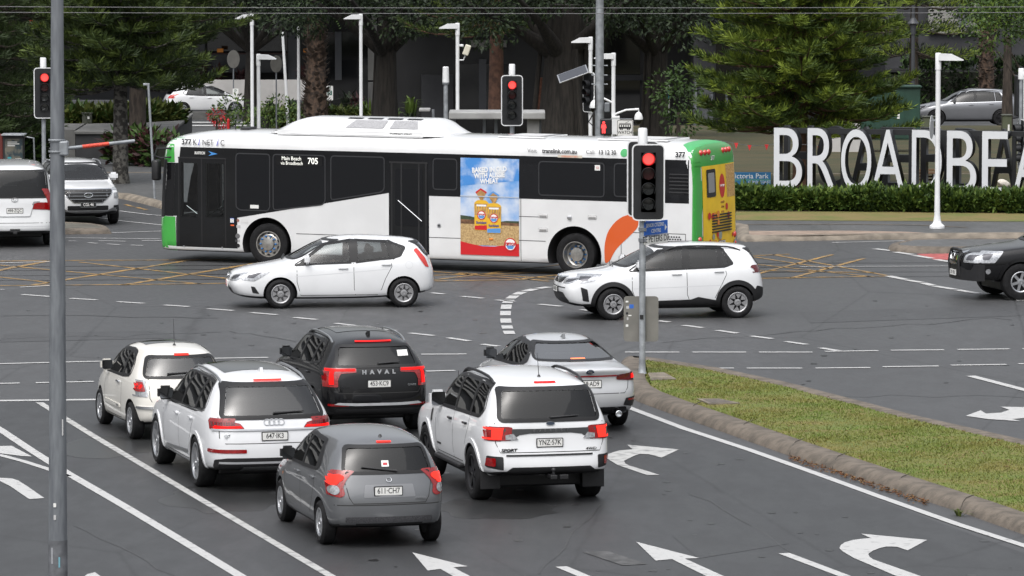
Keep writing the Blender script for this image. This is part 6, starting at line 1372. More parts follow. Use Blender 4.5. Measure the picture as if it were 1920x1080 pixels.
# wear on the road: sealed cracks, patches, drips and a damp patch
tar = mat('tar_seal', (.030,.030,.031), .4, nscale=6, namp=.3); pat = asphalt('patched_asphalt', (.043,.044,.046), (.050,.051,.053), .48, .58); wet = mat('damp_asphalt', (.024,.0245,.025), .30, nscale=5, col2=(.031,.032,.033), bump=.15, bscale=50)
def wig(x0, y0, x1, y1, n, am, w, seed, m=tar):
    q = random.Random(seed); pp = [(lerp(x0,x1,i/n)+q.gauss(0,am), lerp(y0,y1,i/n)+q.gauss(0,am*.35)) for i in range(n+1)]; dash('sealed_crack', stroke(gl(*pp), w*.6), m, .0065)
wig(-20,638,420,622,14,5,.07,1); wig(420,622,560,640,6,5,.06,2); wig(1240,640,1905,598,16,6,.06,3); wig(1010,1075,1120,950,8,6,.05,4); wig(1300,930,1560,1075,9,7,.05,5); wig(1420,740,1920,745,12,5,.05,6); wig(140,985,330,1080,7,5,.05,7); wig(0,590,410,596,10,3,.10,8, pat)
sheet('road_patch', gl((10,626),(300,620),(330,634),(0,642)), pat, .0045); sheet('road_patch', gl((1500,585),(1920,572),(1925,592),(1520,606)), pat, .0045); sheet('road_patch', gl((1260,1005),(1420,985),(1480,1020),(1310,1048)), asphalt('patched_dark', (.028,.029,.03), (.033,.034,.036), .42, .5), .0062)
for x, y, rx, ry, sd in ((205,838,.8,1.5,3),(420,935,.9,1.7,4),(930,955,.9,1.4,7)):
    q = random.Random(sd); p = G(x,y); pts = [(p.x+rx*cos(t)*q.uniform(.7,1.15), p.y+ry*sin(t)*q.uniform(.7,1.15), 0) for t in [2*pi*i/22 for i in range(22)]]; sheet('damp_patch', [(*v, 0) for v in rnd([(a_[0],a_[1]) for a_ in pts], .2)], wet, .0058)
dr = MB(); q = random.Random(8)
for k in range(120):
    p = G(q.uniform(700,1900), q.uniform(820,1080)) if k % 2 else G(q.uniform(0,1900), q.uniform(560,740)); rr_ = q.uniform(.02,.07); dr.add([(p.x+rr_*cos(t)*q.uniform(.7,1.2), p.y+rr_*1.6*sin(t)*q.uniform(.7,1.2), .0070) for t in [2*pi*i/9 for i in range(9)]], [list(range(9))])
dr.build('oil_drips', mat('oil_stain', (.017,.017,.0175), .3))['kind'] = 'structure'
def pit(label, quad, m2):
    p = [G(*q, .15) for q in quad]; c0 = sum(p, Vector())/4
    o = empty('drain_pit', c0, 0, label, 'drain cover'); f = MB(); f.add([(q-c0)+Vector((0,0,z)) for z in (-.05,.012) for q in p], [(0,1,5,4),(1,2,6,5),(2,3,7,6),(3,0,4,7),(4,5,6,7)]); f.build('pit_frame', conc, o)
    g = MB(); g.add([(q-c0)*.72+Vector((0,0,.016)) for q in p], [(0,1,2,3)]); g.build('pit_lid', m2, o)
pit('grated drain pit set in the median grass', [(1307.5,748.5),(1349,748.5),(1387,756.5),(1330,758)], mat('grate_iron', (.10,.085,.07), .7, nscale=30, namp=.5)); pit('concrete pit lid in the grass at the foot of the signal pole', [(1215,700),(1245,699),(1268,711.5),(1220,713)], conc)
for x, y in ((1293,717),(1432,763),(1510,765),(1504,776),(1625,812)):
    p = G(x, y, .16); 
for lab, x, y, m_, s in (('small scrap of white litter on the median grass', 1294, 717, plate_w, .05),): tag(MB().add([G(x-5,y,.175), G(x,y-2,.22), G(x+6,y,.18), G(x+1,y+2,.17)], [(0,1,2,3)]).build('litter', m_), lab, 'litter')
line('path_joint', [(1,2),(3,4)], .01) if False else None
jl = MB()
for x, y in ((1290,785),(1385,820),(1480,855),(1560,882),(1680,921),(1800,961)):
    a = G(x, y); b = G(x+22*(1+.2), y-33, .16); d = (b-a)
    jl.tube([a+Vector((0,0,.03)), a+d*.25+Vector((0,0,.103)), a+d*.45+Vector((0,0,.103)), b], .006, 5)
jl.build('kerb_joint', mat('joint_dark', (.045,.04,.034), .9))['kind'] = 'structure'
# footpaths and verges on the far side, right
kp = gl((2100,446),(1920,447.5),(1840,448),(1600,450),(1450,452.5),(1395,453.5),(1382,450))
top = [(p.x, p.y) for p in kp]+[(G(1380,432).x, G(1380,432).y),(-1.0, 149),(45,149)]
pv = island('verge', top, 'footpath', paving, conc, .14, .32)
sheet('paved_strip', [G(1400,441.5,.14), G(1500,440.5,.14), G(1640,438,.14), G(1740,436,.14), G(1700,433.5,.14), G(1600,431.5,.14), G(1400,432,.14)], mat('pink_concrete', (.24,.18,.14), .85, nscale=3, namp=.2, bump=.3), .128)
line('path_edge', [(1392,430.5),(1600,430),(1720,431.5),(1812,436)], .14, conc_d, .132)
sheet('grass_verge', [G(1380,412,.14), G(1700,413.5,.14), G(2050,415,.14), G(2050,396,.14), G(1380,396,.14)], mat('dry_verge', (.105,.12,.025), .9, nscale=.9, col2=(.16,.125,.042), bump=.5, bscale=40, nlo=.42, nhi=.66), .130)
sheet('lawn', [G(1330,396,.14), G(2060,396,.14), (30,149.8,.13),(1.0,149.8,.13)], mat('lawn_dull', (.030,.036,.011), .95, nscale=.5, col2=(.060,.046,.018), bump=.5), .134)
lawn2 = MB(); lawn2.add([(-.5,149.8,.134),(34,149.8,.134),(44,215,-1.9),(3,215,-1.9)], [(0,1,2,3)]); lawn2.build('lawn', mat('lawn_dull', (.03,.036,.011)))['kind'] = 'structure'
small = gl((1668,471),(1664,466.5),(1700,458.5),(1760,457),(1850,457),(1960,457),(1960,474),(1850,475),(1760,475.5),(1700,474))
island('small', [(p.x, p.y) for p in small], 'small_median', paving, conc_d, .15, .28)
small = gl((96,440),(210,438.5),(205,432),(180,428),(96,424)); island('small', [(p.x, p.y) for p in small], 'small_median', mat('median_mud', (.09,.085,.07), .9, nscale=2, namp=.3), conc_d, .14, .25)
lk = gl((330,398),(310,394),(270,383),(228,373),(150,366),(-80,352)); lt = [(p.x, p.y) for p in lk]+[(-40,149.6),(-5.0,149.6),(-7.0,138)]
island('left', lt, 'footpath', paving, conc, .14, .32)
dashes('kerb_marking', [(235,384,250,388),(255,389,275,394)], .12, yel_m)
# ---------------------------------------------------------------- signals, lamps, signs
galv = mat('galvanised_steel', (.30,.32,.34), .5, .35, nscale=6, namp=.22, bump=.1, bscale=30)
galv_d = mat('galvanised_dull', (.20,.215,.23), .55, .25, nscale=5, col2=(.13,.14,.155), nlo=.35, nhi=.65, stretch=(3,3,.5))
wpost = mat('white_post', (.70,.71,.72), .4, nscale=3, namp=.06)
sig_b = mat('signal_black', (.012,.013,.015), .45, nscale=5, namp=.2)
lamp_red = mat('signal_red_lit', (.8,.1,.1), .4, emit=(1,.075,.065), estr=1.5); lamp_halo = mat('signal_red_rim', (.5,.02,.02), .4, emit=(1,.01,.01), estr=.4)
lamp_off = mat('signal_lens_off', (.012,.016,.016), .15, coat=.6); lamp_dr = mat('signal_lens_dark_red', (.06,.008,.008), .2)
def lantern(root, M, n=4, lit_i=0, w=.58, h=1.36, d0=.42, sp=.27, finial=True, halo=True):
    """signal lantern; M maps local x right, z up, facing -y"""
    o = MB().prism(rnd(sym([(w/2,-h/2),(w/2,h/2)]),.11,6), M @ RX(pi/2) @ T(0,0,-.02), .02).build('backboard', sig_b, root)
    out = rnd(sym([(w/2+.003,-h/2-.003),(w/2+.003,h/2+.003)]),.112,6); inn = offs(out, -.024); b = MB()
    k = len(out); X = M @ RX(pi/2)
    vs = [X @ Vector((p[0],p[1],z)) for p, z in [(q,.004) for q in out]+[(q,.004) for q in inn]+[(q,-.024) for q in out]+[(q,-.024) for q in inn]]
    fs = []
    for i in range(k):
        j = (i+1) % k; fs += [(i,j,k+j,k+i),(2*k+i,2*k+j,j,i),(2*k+j,2*k+i,3*k+i,3*k+j),(3*k+i,k+i,k+j,3*k+j)]
    b.add(vs, fs).build('board_edge', wpost, o)
    bx = MB(); bx.bbox((-.16,-.0,-sp*n/2-.02),(.16,.20,sp*n/2+.02),.03,M); bx.build('housing', sig_b, root)
    for i in range(n):
        z = d0-sp*i; Q = M @ T(0,-.03,z) @ RX(pi/2)
        if i == lit_i:
            MB().lathe([(.118,0),(.118,.008)], 24, Q).build('lamp_rim', lamp_halo, root)
            MB().lathe([(.098,.008),(.09,.016),(.001,.02)], 24, Q).build('lamp_lens', lamp_red, root, smooth=60)
        else: MB().lathe([(.105,0),(.10,.012),(.001,.02)], 24, Q).build('lamp_lens', lamp_dr if i == 1 else lamp_off, root, smooth=60)
        v = MB(); m_ = 14; vs = []
        for k2 in range(m_+1):
            a = radians(-35)+radians(250)*k2/m_; dp = .20-.10*abs(k2/m_-.5)*2*.5
            for r_, yy in ((.125,-.03),(.125,-.03-dp),(.117,-.03-dp),(.117,-.03)): vs.append(M @ Vector((r_*cos(a), yy, z+r_*sin(a))))
        fs = [(4*q+s_, 4*q+4+s_, 4*q+4+(s_+1) % 4, 4*q+(s_+1) % 4) for q in range(m_) for s_ in range(4)]
        v.add(vs, fs).build('visor', sig_b, root, smooth=50)
def signal_pole(px, Y, ytop, label, lant, base=None, fin=True, r=.057):
    X = XAT(px, Y); z0 = .13
    o = empty('traffic_signal', (X, Y, z0), 0, label, 'traffic light')
    zt = ZAT(ytop, Y)-z0
    MB().lathe([(.085,0),(.085,.02),(r+.01,.05),(r,.2),(r,zt-.22)], 16).build('pole', galv, o, smooth=40)
    if fin: MB().lathe([(r+.03,zt-.30),(r+.025,zt-.02),(r+.012,zt),(.001,zt)], 16).build('pole_cap', wpost, o, smooth=40)
    for (yc, ox, oy, yaw, kw) in lant: lantern(o, T(ox, oy, ZAT(yc, Y)-z0) @ RZ(yaw), **kw)
    return o, z0
YC = G(1203, 700, .15).y
o, z0 = signal_pole(1204, YC, 240, 'traffic signal showing red on the median tip, with street name blades', [(341, .10, -.16, radians(0), dict(finial=1)), (337, .02, .26, radians(168), dict(lit_i=9))])
for zz, wz, hz, txts, m1, m2, dy in ((430, .80, .26, (('SENIOR CITIZENS',.075,.06),('CENTRE',.075,-.045)), mat('sign_blue', (.02,.12,.50), .4), plate_w, -.04),(450, .80, .17, (('TE PETERS DR',.125,0),), plate_w, ink, -.05)):
    z = ZAT(zz, YC)-z0; M = T(.03,-.06,z) @ RZ(radians(57)) @ RX(pi/2)
    b = MB().prism(rect(0,-hz/2,wz,hz/2,.02), M @ T(0,0,-.004), .006).build('street_blade', m1, o)
    for s_, sz, dz in txts: text('blade_lettering', s_, sz*1.25, m2, M @ T(wz/2-(.04 if 'S' in s_[:1] else 0), dz, .0035), b, bold=.001, sx=.82 if len(s_) > 12 else .95)
    if m2 is plate_w: MB().prism([(.70,.06),(.77,0),(.70,-.06)], M @ T(0,0,.0025), .001).build('blade_arrow', plate_w, b)
    MB().box((-.07,-.07,z-.03),(.07,.07,z+.03)).build('blade_clamp', galv_d, b)
bk = MB().prism(rnd(sym([(.31,ZAT(641,YC)-z0),(.31,ZAT(556,YC)-z0)]),.07), T(-.02,.075,0) @ RX(pi/2), .012).build('sign_back', mat('sign_back_grey', (.17,.165,.15), .6, nscale=3, namp=.12), o)
stk = [(-.17,575,.075,.07,mat('sticker_blue2', (.03,.13,.5), .5)),(-.25,566,.05,.03,plate_w),(-.24,577,.05,.05,mat('sticker_grey', (.45,.45,.45))),(-.25,588,.04,.04,ink),(-.20,592,.06,.02,plate_w),(-.24,598,.03,.05,mat('sticker_grey', (.45,.45,.45))),(-.25,611,.045,.045,plate_w)]
for x, y, a, b_, m_ in stk:
    z = ZAT(y,YC)-z0; MB().prism(rect(x-a/2,z-b_/2,x+a/2,z+b_/2,.01), T(-.02,.062,0) @ RX(pi/2), .002).build('sticker', m_, bk)
MB().prism(rect(-.045,ZAT(594,YC)-z0-.04,.02,ZAT(594,YC)-z0+.04,.005), T(0,-.066,0) @ RX(pi/2), .002).build('sticker', ink, o)
signal_pole(83, 137, 108, 'traffic signal showing red beside the left grey pole', [(174, .05, -.16, radians(4), {})])
signal_pole(960, 137, 120, 'traffic signal showing red above the bus roof', [(188, .0, -.16, radians(4), dict(n=4))])
signal_pole(1913, 139, 128, 'traffic signal seen side on at the right edge', [(270, -.0, -.1, radians(-78), dict(lit_i=9, n=4)),(180, .05, .2, radians(95), dict(lit_i=9, n=4))])
def white_lamp(px, D, ytop, side, label, ybase=None, extra=None):
    X = XAT(px, D); z0 = TZ(D)+(.13 if ybase else 0); o = empty('street_lamp', (X, D, z0), 0, label, 'lamp post', 'white square headed street lamps'); H = ZAT(ytop, D)-z0; r = .062
    prof = [(.19,0),(.19,.06),(.11,.13),(.088,.22),(r+.01,.35),(r,1.2),(r,H-.40)] if ybase else [(.19,0),(.19,.06),(.10,.16),(r,.3),(r,H-.40)]
    MB().lathe(prof, 18).build('pole', wpost, o, smooth=40); MB().lathe([(r+.012,H-.42),(r+.012,H-.02),(r,H),(.001,H)], 18).build('pole_collar', wpost, o, smooth=40)
    s = side; hd = MB()
    a = [(0,-.11,H-.19),(0,.11,H-.19),(0,.11,H-.02),(0,-.11,H-.02),(s*.34,-.13,H-.19),(s*.34,.13,H-.19),(s*.34,.13,H-.03),(s*.34,-.13,H-.03),(s*.62,-.13,H-.19),(s*.62,.13,H-.19),(s*.62,.13,H-.165),(s*.62,-.13,H-.165)]
    fs = [(0,1,2,3),(0,4,5,1),(1,5,6,2),(2,6,7,3),(3,7,4,0),(4,8,9,5),(5,9,10,6),(6,10,11,7),(7,11,8,4),(8,11,10,9)]
    bm = bmesh.new(); vv = [bm.verts.new(p) for p in a]; [bm.faces.new([vv[i] for i in f]) for f in fs]; bmesh.ops.recalc_face_normals(bm, faces=bm.faces[:]); hd.bm(bm)
    h_ = hd.build('lamp_head', wpost, o)
    MB().box((s*.30-.12,-.10,H-.196),(s*.30+.22 if s > 0 else s*.30+.10,.10,H-.191)).build('lamp_glass', mat('lamp_glass_pale', (.5,.5,.48), .2), h_)
    if extra: extra(o, H, r)
    return o
def floods(o, H, r):
    M = T(.30,-.05,H-.95) @ RY(radians(20)); MB().bbox((-.10,-.10,-.14),(.10,.10,.22),.03,M).build('floodlight', mat('cream_plastic', (.60,.57,.47), .5), o)
    MB().tube([(0,0,H-1.25),(.20,0,H-1.25),(.26,0,H-1.1),(.28,0,H-1.0)], .025, 8).build('floodlight_bracket', wpost, o); MB().bbox((.06,-.06,H-.8),(.2,.06,H-.72),.02).build('floodlight_bracket', wpost, o)
def cams(o, H, r):
    for sx, dz, l in ((-.62,1.45,.55),(.80,1.82,.72)):
        MB().tube([(0,0,H-dz-.15),(sx*.5,0,H-dz),(sx,0,H-dz+.03),(sx,0,H-dz-.10)], .035, 8).build('camera_arm', wpost, o, smooth=50)
        MB().lathe([(.04,.16),(.10,.10),(.14,-.02),(.14,-.08)], 16, T(sx,0,H-dz-.22)).build('camera_dome', wpost, o, smooth=50); MB().lathe([(.13,-.08),(.11,-.16),(.05,-.22),(.001,-.23)], 16, T(sx,0,H-dz-.22)).build('camera_glass', black_gl, o, smooth=50)
    MB().bbox((-.05,-.15,H-2.6),(.20,-.06,H-2.0),.02).build('junction_box', wpost, o)
def solar(o, H, r):
    M = T(-.52,-.05,H-1.18) @ RY(radians(-20)) @ RX(radians(24)); MB().bbox((-.55,-.3,-.02),(.45,.3,.02),.01,M).build('solar_panel_frame', alloy, o); MB().box((-.51,-.27,.021),(.41,.27,.024),M).build('solar_panel', mat('solar_cells', (.01,.012,.02), .15, coat=1), o)
    lantern(o, T(-.06,-.12,H-1.78) @ RZ(radians(-52)), n=3, d0=.27, h=1.28, lit_i=9)
white_lamp(1757, G(1757,428,.13).y, 99, 1, 'white street lamp on the footpath in front of the letter D', True)
white_lamp(473, 186, 26, -1, 'tall white street lamp above the front part of the bus'); white_lamp(485, 176, 101, 1, 'short white street lamp with its head pointing right behind the bus')
white_lamp(677, 186, 26, -1, 'tall white street lamp above the bus air conditioner'); white_lamp(858, 172, 43, -1, 'white street lamp carrying a floodlight on a bracket', extra=floods)
white_lamp(1107, 164, 69, -1, 'white street lamp carrying a solar panel and a signal seen side on', extra=solar); white_lamp(1150, 162, 99, -1, 'white street lamp carrying two dome cameras', extra=cams)
white_lamp(96, 165, 66, 1, 'white street lamp hidden behind the left grey pole')
for px, D, yt, lab, lean in ((530, 215, 60, 'thin leaning white pole left of the palm trunk', .12), (560, 205, 40, 'thin upright white pole beside the palm trunk', 0)):
    X = XAT(px, D); z = TZ(D); H = ZAT(yt, D)-z; o = tag(MB().tube([(lean*2,0,0),(0,0,H)], [.07,.055], 10).build('flag_pole', wpost, None, 40, (X, D, z)), lab, 'pole')
# plain galvanised post with a white cap behind the bus
X = XAT(836, 150); H = ZAT(125,150); o = empty('signal_post', (X,150,0), 0, 'short grey post with a white cap behind the bus roof', 'post'); MB().lathe([(.07,0),(.065,H-.45)], 14).build('pole', galv, o, smooth=40); MB().lathe([(.10,H-.46),(.09,H-.02),(.07,H),(.001,H)], 14).build('pole_cap', wpost, o, smooth=40); MB().lathe([(.10,H-.52),(.10,H-.46)], 14).build('pole_collar', galv_d, o)
# large pole in the foreground with its reflective arm
Y = 62.0; X = XAT(109, Y); o = empty('power_pole', (X, Y, 0), 0, 'large grey tapered pole in the left foreground with a striped side arm', 'pole')
MB().tube([(0,0,0),(.005,0,ZAT(980,Y)),(.045,0,ZAT(0,Y)),(.06,0,9.6)], [.118,.114,.076,.07], 20).build('pole', galv_d, o, smooth=60)
MB().tube([(0,0,ZAT(1010,Y)-1.5),(.004,0,ZAT(1012,Y))], [.121,.117], 20, cap=False).build('pole_sleeve', mat('sleeve_grey', (.11,.115,.125), .6, nscale=8, namp=.3), o, smooth=60)
za = ZAT(276,Y)
arm = MB().tube([(.10,-.02,za-.02),(.95,.3,za+.06)], .022, 10).build('side_arm', galv, o, smooth=60)
MB().tube([(.10+.85*.27,-.02+.32*.27,za-.02+.08*.27),(.10+.85*.64,-.02+.32*.64,za-.02+.08*.64)], .0245, 10).build('red_band', mat('reflective_red', (.62,.07,.04), .4, nscale=60, namp=.3), arm, smooth=60)
MB().bbox((.06,-.09,za-.10),(.17,.05,za+.08),.02).build('arm_clamp', galv, arm)
for dz in (.09,-.05): MB().lathe([(.103,-.012),(.106,0),(.103,.012)], 18, T(.028,0,za+dz), cap=False).build('strap', galv, o)
for x, y, a, b_, m_ in ((-.02,945,.035,.05,plate_w),(-.02,968,.03,.06,mat('sticker_grey', (.45,.45,.45))),(.08,800,.015,.20,mat('sticker_grey', (.45,.45,.45))),(.03,1052,.02,.13,mat('sticker_teal', (.15,.35,.42), .6)),(-.06,1040,.02,.20,mat('sticker_pale2', (.30,.31,.33), .7))):
    z = ZAT(y,Y); MB().prism(rect(x-a/2,z-b_/2,x+a/2,z+b_/2,.006), T(0,-sqrt(max(.0,.1175**2-x*x))-.002,0) @ RX(pi/2), .003).build('sticker', m_, o)
# thin leaning post left of the bus
p = G(290,372,.13); o = empty('sign_post', p, 0, 'thin leaning grey post with a small bracket left of the bus', 'post'); H = ZAT(156,p.y)-.13
MB().tube([(0,0,0),(-.155,0,H)], .032, 8).build('pole', galv, o, smooth=50); MB().bbox((-.29,-.03,H-.06),(-.12,.03,H),.01).build('bracket', galv, o)
# tall catenary mast and tram wires
Y = 150; X = XAT(1124,Y); o = empty('tram_mast', (X,Y,0), 0, 'tall grey tapered tram mast standing behind the bus', 'mast'); MB().lathe([(.14,0),(.125,3),(.10,8),(.08,11)], 18).build('pole', galv, o, smooth=50)
for y in (123,141,158): MB().tube([(-.24,0,ZAT(y,Y)),(.24,0,ZAT(y,Y))], .018, 6).build('cross_bolt', galv, o)
MB().bbox((.14,-.2,ZAT(210,Y)),(.30,.0,ZAT(192,Y)),.03).build('junction_box', galv_d, o); MB().tube([(-.13,-.14,ZAT(160,Y)),(-.12,-.15,ZAT(205,Y)),(-.32,-.15,ZAT(228,Y)),(-.15,-.15,ZAT(238,Y))], .02, 6).build('cable', black_pl, o, smooth=50)
for dz, px0, lab in ((0, 13.5, 'upper tram wire across the top of the view'), (0, 24, 'lower tram wire across the top of the view')):
    Y0 = 121; ps = [Vector((XAT(px,Y0), Y0, ZAT(px0 - 4*((px-1000)/1000)**2*(.6) + 1.5, Y0))) for px in range(-300,2300,200)]
    tag(MB().tube(ps, .009, 5).build('tram_wire', mat('wire_grey', (.09,.09,.095), .5)), lab, 'wire')
# pedestrian signal and tram sign
Y = 149; X = XAT(1133,Y); z = ZAT(237,Y); o = empty('pedestrian_signal', (X,Y,0), 0, 'pedestrian signal with a lit red standing figure behind the bus', 'pedestrian light')
MB().bbox((-.12,-.02,z-.25),(.22,.2,z+.22),.03).build('housing', sig_b, o); MB().tube([(.06,.1,0),(.06,.1,z)], .05, 8).build('pole', galv, o)
fg = MB(); fg.lathe([(.04,0),(.04,.004)], 12, T(-.02,-.024,z+.11) @ RX(pi/2)); fg.prism([(-.08,.06),(.04,.06),(.06,-.05),(.03,-.05),(.025,.0),(.03,-.20),(-.01,-.20),(-.02,-.08),(-.03,-.20),(-.07,-.20),(-.065,0),(-.07,-.05),(-.10,-.05)], T(0,-.024,z) @ RX(pi/2), .004); fg.build('red_figure', mat('figure_red_lit', (.8,.05,.05), .4, emit=(1,.05,.05), estr=1.6), o)
Y = 148; X = XAT(1171.5,Y); z = ZAT(240,Y); o = empty('tram_sign', (X,Y,0), 0, 'white square sign with a tram symbol reading WATCH', 'sign'); M = T(0,0,z) @ RX(pi/2)
b = MB().prism(rnd(sym([(.24,-.42),(.24,.24)]),.04), M, .01).build('sign_board', plate_w, o); MB().tube([(0,.04,0),(0,.04,z+.2)], .03, 8).build('pole', galv, o)
MB().prism(rnd(sym([(.225,-.40),(.225,.225)]),.035), M @ T(0,0,.0105), .001).build('sign_border', ink, b); MB().prism(rnd(sym([(.212,-.39),(.212,.212)]),.03), M @ T(0,0,.012), .001).build('sign_face', plate_w, b)
tr = MB(); q = M @ T(0,0,.0135)
tr.prism(rect(-.18,-.02,.18,.11,.02), q, .001); tr.prism(rect(-.17,.125,.17,.14,.002), q, .001); tr.prism([(.0,.14),(.11,.20),(.115,.19),(.02,.14)], q, .001)
for x in (-.13,-.08,.08,.13): tr.prism(circ(x,-.035,.022,8), q, .001)
pg = tr.build('tram_symbol', ink, b); wn = MB()
for k in range(5): wn.prism(rect(-.155+.066*k,.035,-.115+.066*k,.09,.002), q @ T(0,0,.0015), .001)
wn.build('tram_windows', plate_w, pg); text('sign_lettering', 'WATCH', .125, ink, M @ T(0,-.13,.0135), b, bold=.002, sx=.9)
MB().box((-.42,.05,z+.26),(.22,.07,z+.275)).build('sign_bracket', galv, o)
# small regulatory signs seen among the planters
def plate_sign(px, D, y0, y1, w, label, rows):
    X = XAT(px,D); z0_ = TZ(D); zt, zb = ZAT(y0,D)-z0_, ZAT(y1,D)-z0_; o = empty('parking_sign', (X,D,z0_), 0, label, 'sign')
    b = MB().prism(rect(-w/2,zb,w/2,zt,.03), RX(pi/2), .012).build('sign_board', plate_w, o); MB().tube([(0,.03,0),(0,.03,zt)], .025, 6).build('pole', galv_d, o)
    for s_, sz, f in rows: text('sign_lettering', s_, sz, mat('sign_green_ink', (.03,.12,.09), .5), T(0,-.014,lerp(zb,zt,f)) @ RX(pi/2), b)
    return o
plate_sign(441.5, 226, 166, 190, .26, 'small white parking sign beside the parked white hatchback', [('P',.22,.78),('2',.16,.5),('↔',.1,.2)]); plate_sign(618, 226, 161, 188, .30, 'small white parking sign right of the palm trunk', [('P',.24,.82),('♿',.2,.5)])
for px, D, y0, y1, yb, lab in ((437.5,228,94,128,200,'round grey sign back on a post near the parked hatchback'),(518,205,104,136,205,'round grey sign back beside the short white lamp')):
    X = XAT(px,D); z = TZ(D); zc = ZAT((y0+y1)/2,D)-z; rr_ = (ZAT(y0,D)-ZAT(y1,D))/2; o = empty('round_sign', (X,D,z), 0, lab, 'sign'); MB().lathe([(rr_,0),(rr_,.01)], 24, T(0,0,zc) @ RZ(radians(50)) @ RX(pi/2)).build('sign_board', mat('sign_back_grey', (.17,.165,.15)), o); MB().tube([(0,.04,0),(0,.04,zc+rr_)], .03, 6).build('pole', galv_d, o)
p = G(1250*0+1752, 300); Y = 127.0; X = XAT(1750,Y); 
o = empty('round_sign', (XAT(1749.5,128.3),128.3,.13), 0, 'white round sign edge strapped to the street lamp at the letter D', 'sign'); MB().lathe([(.30,0),(.30,.012)], 24, T(-.06,-.02,ZAT(238,128.3)-.13) @ RZ(radians(76)) @ RX(pi/2)).build('sign_board', mat('sign_pale_grey', (.42,.43,.44), .5), o)
MB().box((-.08,-.03,ZAT(227,128.3)-.13),(.12,.0,ZAT(226,128.3)-.10)).build('sign_bracket', galv, o)
Y = 142; X0 = XAT(1375,Y); X1 = XAT(1445,Y); o = empty('park_sign', (X0,Y,.13), 0, 'low blue park name sign behind the bus tail', 'sign'); z1, z2 = ZAT(346,Y)-.13, ZAT(323,Y)-.13
b = MB().box((0,0,z1),(X1-X0,.05,z2)).build('sign_board', mat('sign_teal_blue', (.02,.14,.30), .5), o); text('sign_lettering', 'Victoria Park', .20, plate_w, T((X1-X0)*.43,-.004,lerp(z1,z2,.68)) @ RX(pi/2), b); text('sign_lettering', 'GOLD COAST', .10, plate_w, T((X1-X0)*.70,-.004,lerp(z1,z2,.2)) @ RX(pi/2), b); MB().box((0,-.003,z1+.12),(X1-X0,.0,z1+.14)).build('sign_stripe', mat('stripe_green', (.10,.30,.12), .5), b)
for x in (.15,.9): MB().box((x,.05,0),(x+.06,.1,z2)).build('leg', galv_d, o)
# the large letters
YL = 135.6; zb0 = .13; zt_ = ZAT(240,YL); zb_ = ZAT(362,YL)
lf = mat('letter_face', (.60,.615,.64), .45, nscale=2, namp=.04); ls = mat('letter_black_side', (.010,.011,.013), .5, nscale=3, namp=.2)
def glyph(ch, h, w, dep, M, name, fm, sm, parent):
    me = text_mesh(ch, 1.0, ext=.5, bold=-.004); xs = [v.co.x for v in me.vertices]; ys_ = [v.co.y for v in me.vertices]
    x0, x1, y0_, y1_ = min(xs), max(xs), min(ys_), max(ys_)
    for v in me.vertices: v.co = Vector(((v.co.x-x0)/(x1-x0)*w, (v.co.y-y0_)/(y1_-y0_)*h, (-.5+v.co.z)*dep))
    me.transform(M @ RX(pi/2)); o = link(name, me, parent, [fm, sm]); me.update()
    d = (M.to_3x3() @ Vector((0,-1,0)))
    for p_ in me.polygons: p_.material_index = 0 if p_.normal.dot(d) > .9 else 1
    return o
lets = [('B',1450.5,1503.5,239.5,352),('R',1513.5,1567,240,357.5),('O',1576.5,1633,242,359),('A',1633,1696,243,361),('D',1709,1765,243.5,360.5),('B',1774.5,1830,245,363),('E',1840.5,1889.5,246,365),('A',1898,1960,247,367),('C',1968,2022,248,369),('H',2032,2084,249,371)]
rev = ['H','C','A','E','B','D','A','O','R','B']
SA = radians(-16); P0 = Vector((XAT(1450,YL),YL,zb0))
lo = empty('letter_sign', P0, SA, 'row of giant white fronted letters above the hedge', 'sign')
def along(px):
    """distance along the sign and depth there for a pixel column"""
    D = YL
    for _ in range(30): t = (XAT(px,D)-P0.x)/cos(SA); D = YL+sin(SA)*t
    return t, D
for (ch, a, b, yt, yb), rv in zip(lets, rev):
    (t0, D), (t1, D1) = along(a), along(b); zt2 = ZAT(yt,D)-zb0; zb2 = ZAT(yb,D)-zb0
    glyph(ch, zt2-zb2, t1-t0, .42, T(t0, 0, zb2), 'letter', lf, ls, lo)
    glyph(rv, zt2-zb2, t1-t0, .30, T(t0, 1.15, zb2), 'rear_letter', ls, ls, lo)
te = along(2090)[0]; zt2 = ZAT(241,YL)-zb0
MB().box((0,.44,zt2-.14),(te,.60,zt2-.005)).build('top_beam', ls, lo); MB().box((0,.44,.2),(te,.60,ZAT(352,YL)-zb0)).build('base_beam', ls, lo)
for px in (1508,1572,1700,1768,1832,1894):
    x = along(px)[0]; MB().box((x-.05,.45,.1),(x+.05,.58,zt2-.15)).build('frame_post', ls, lo)
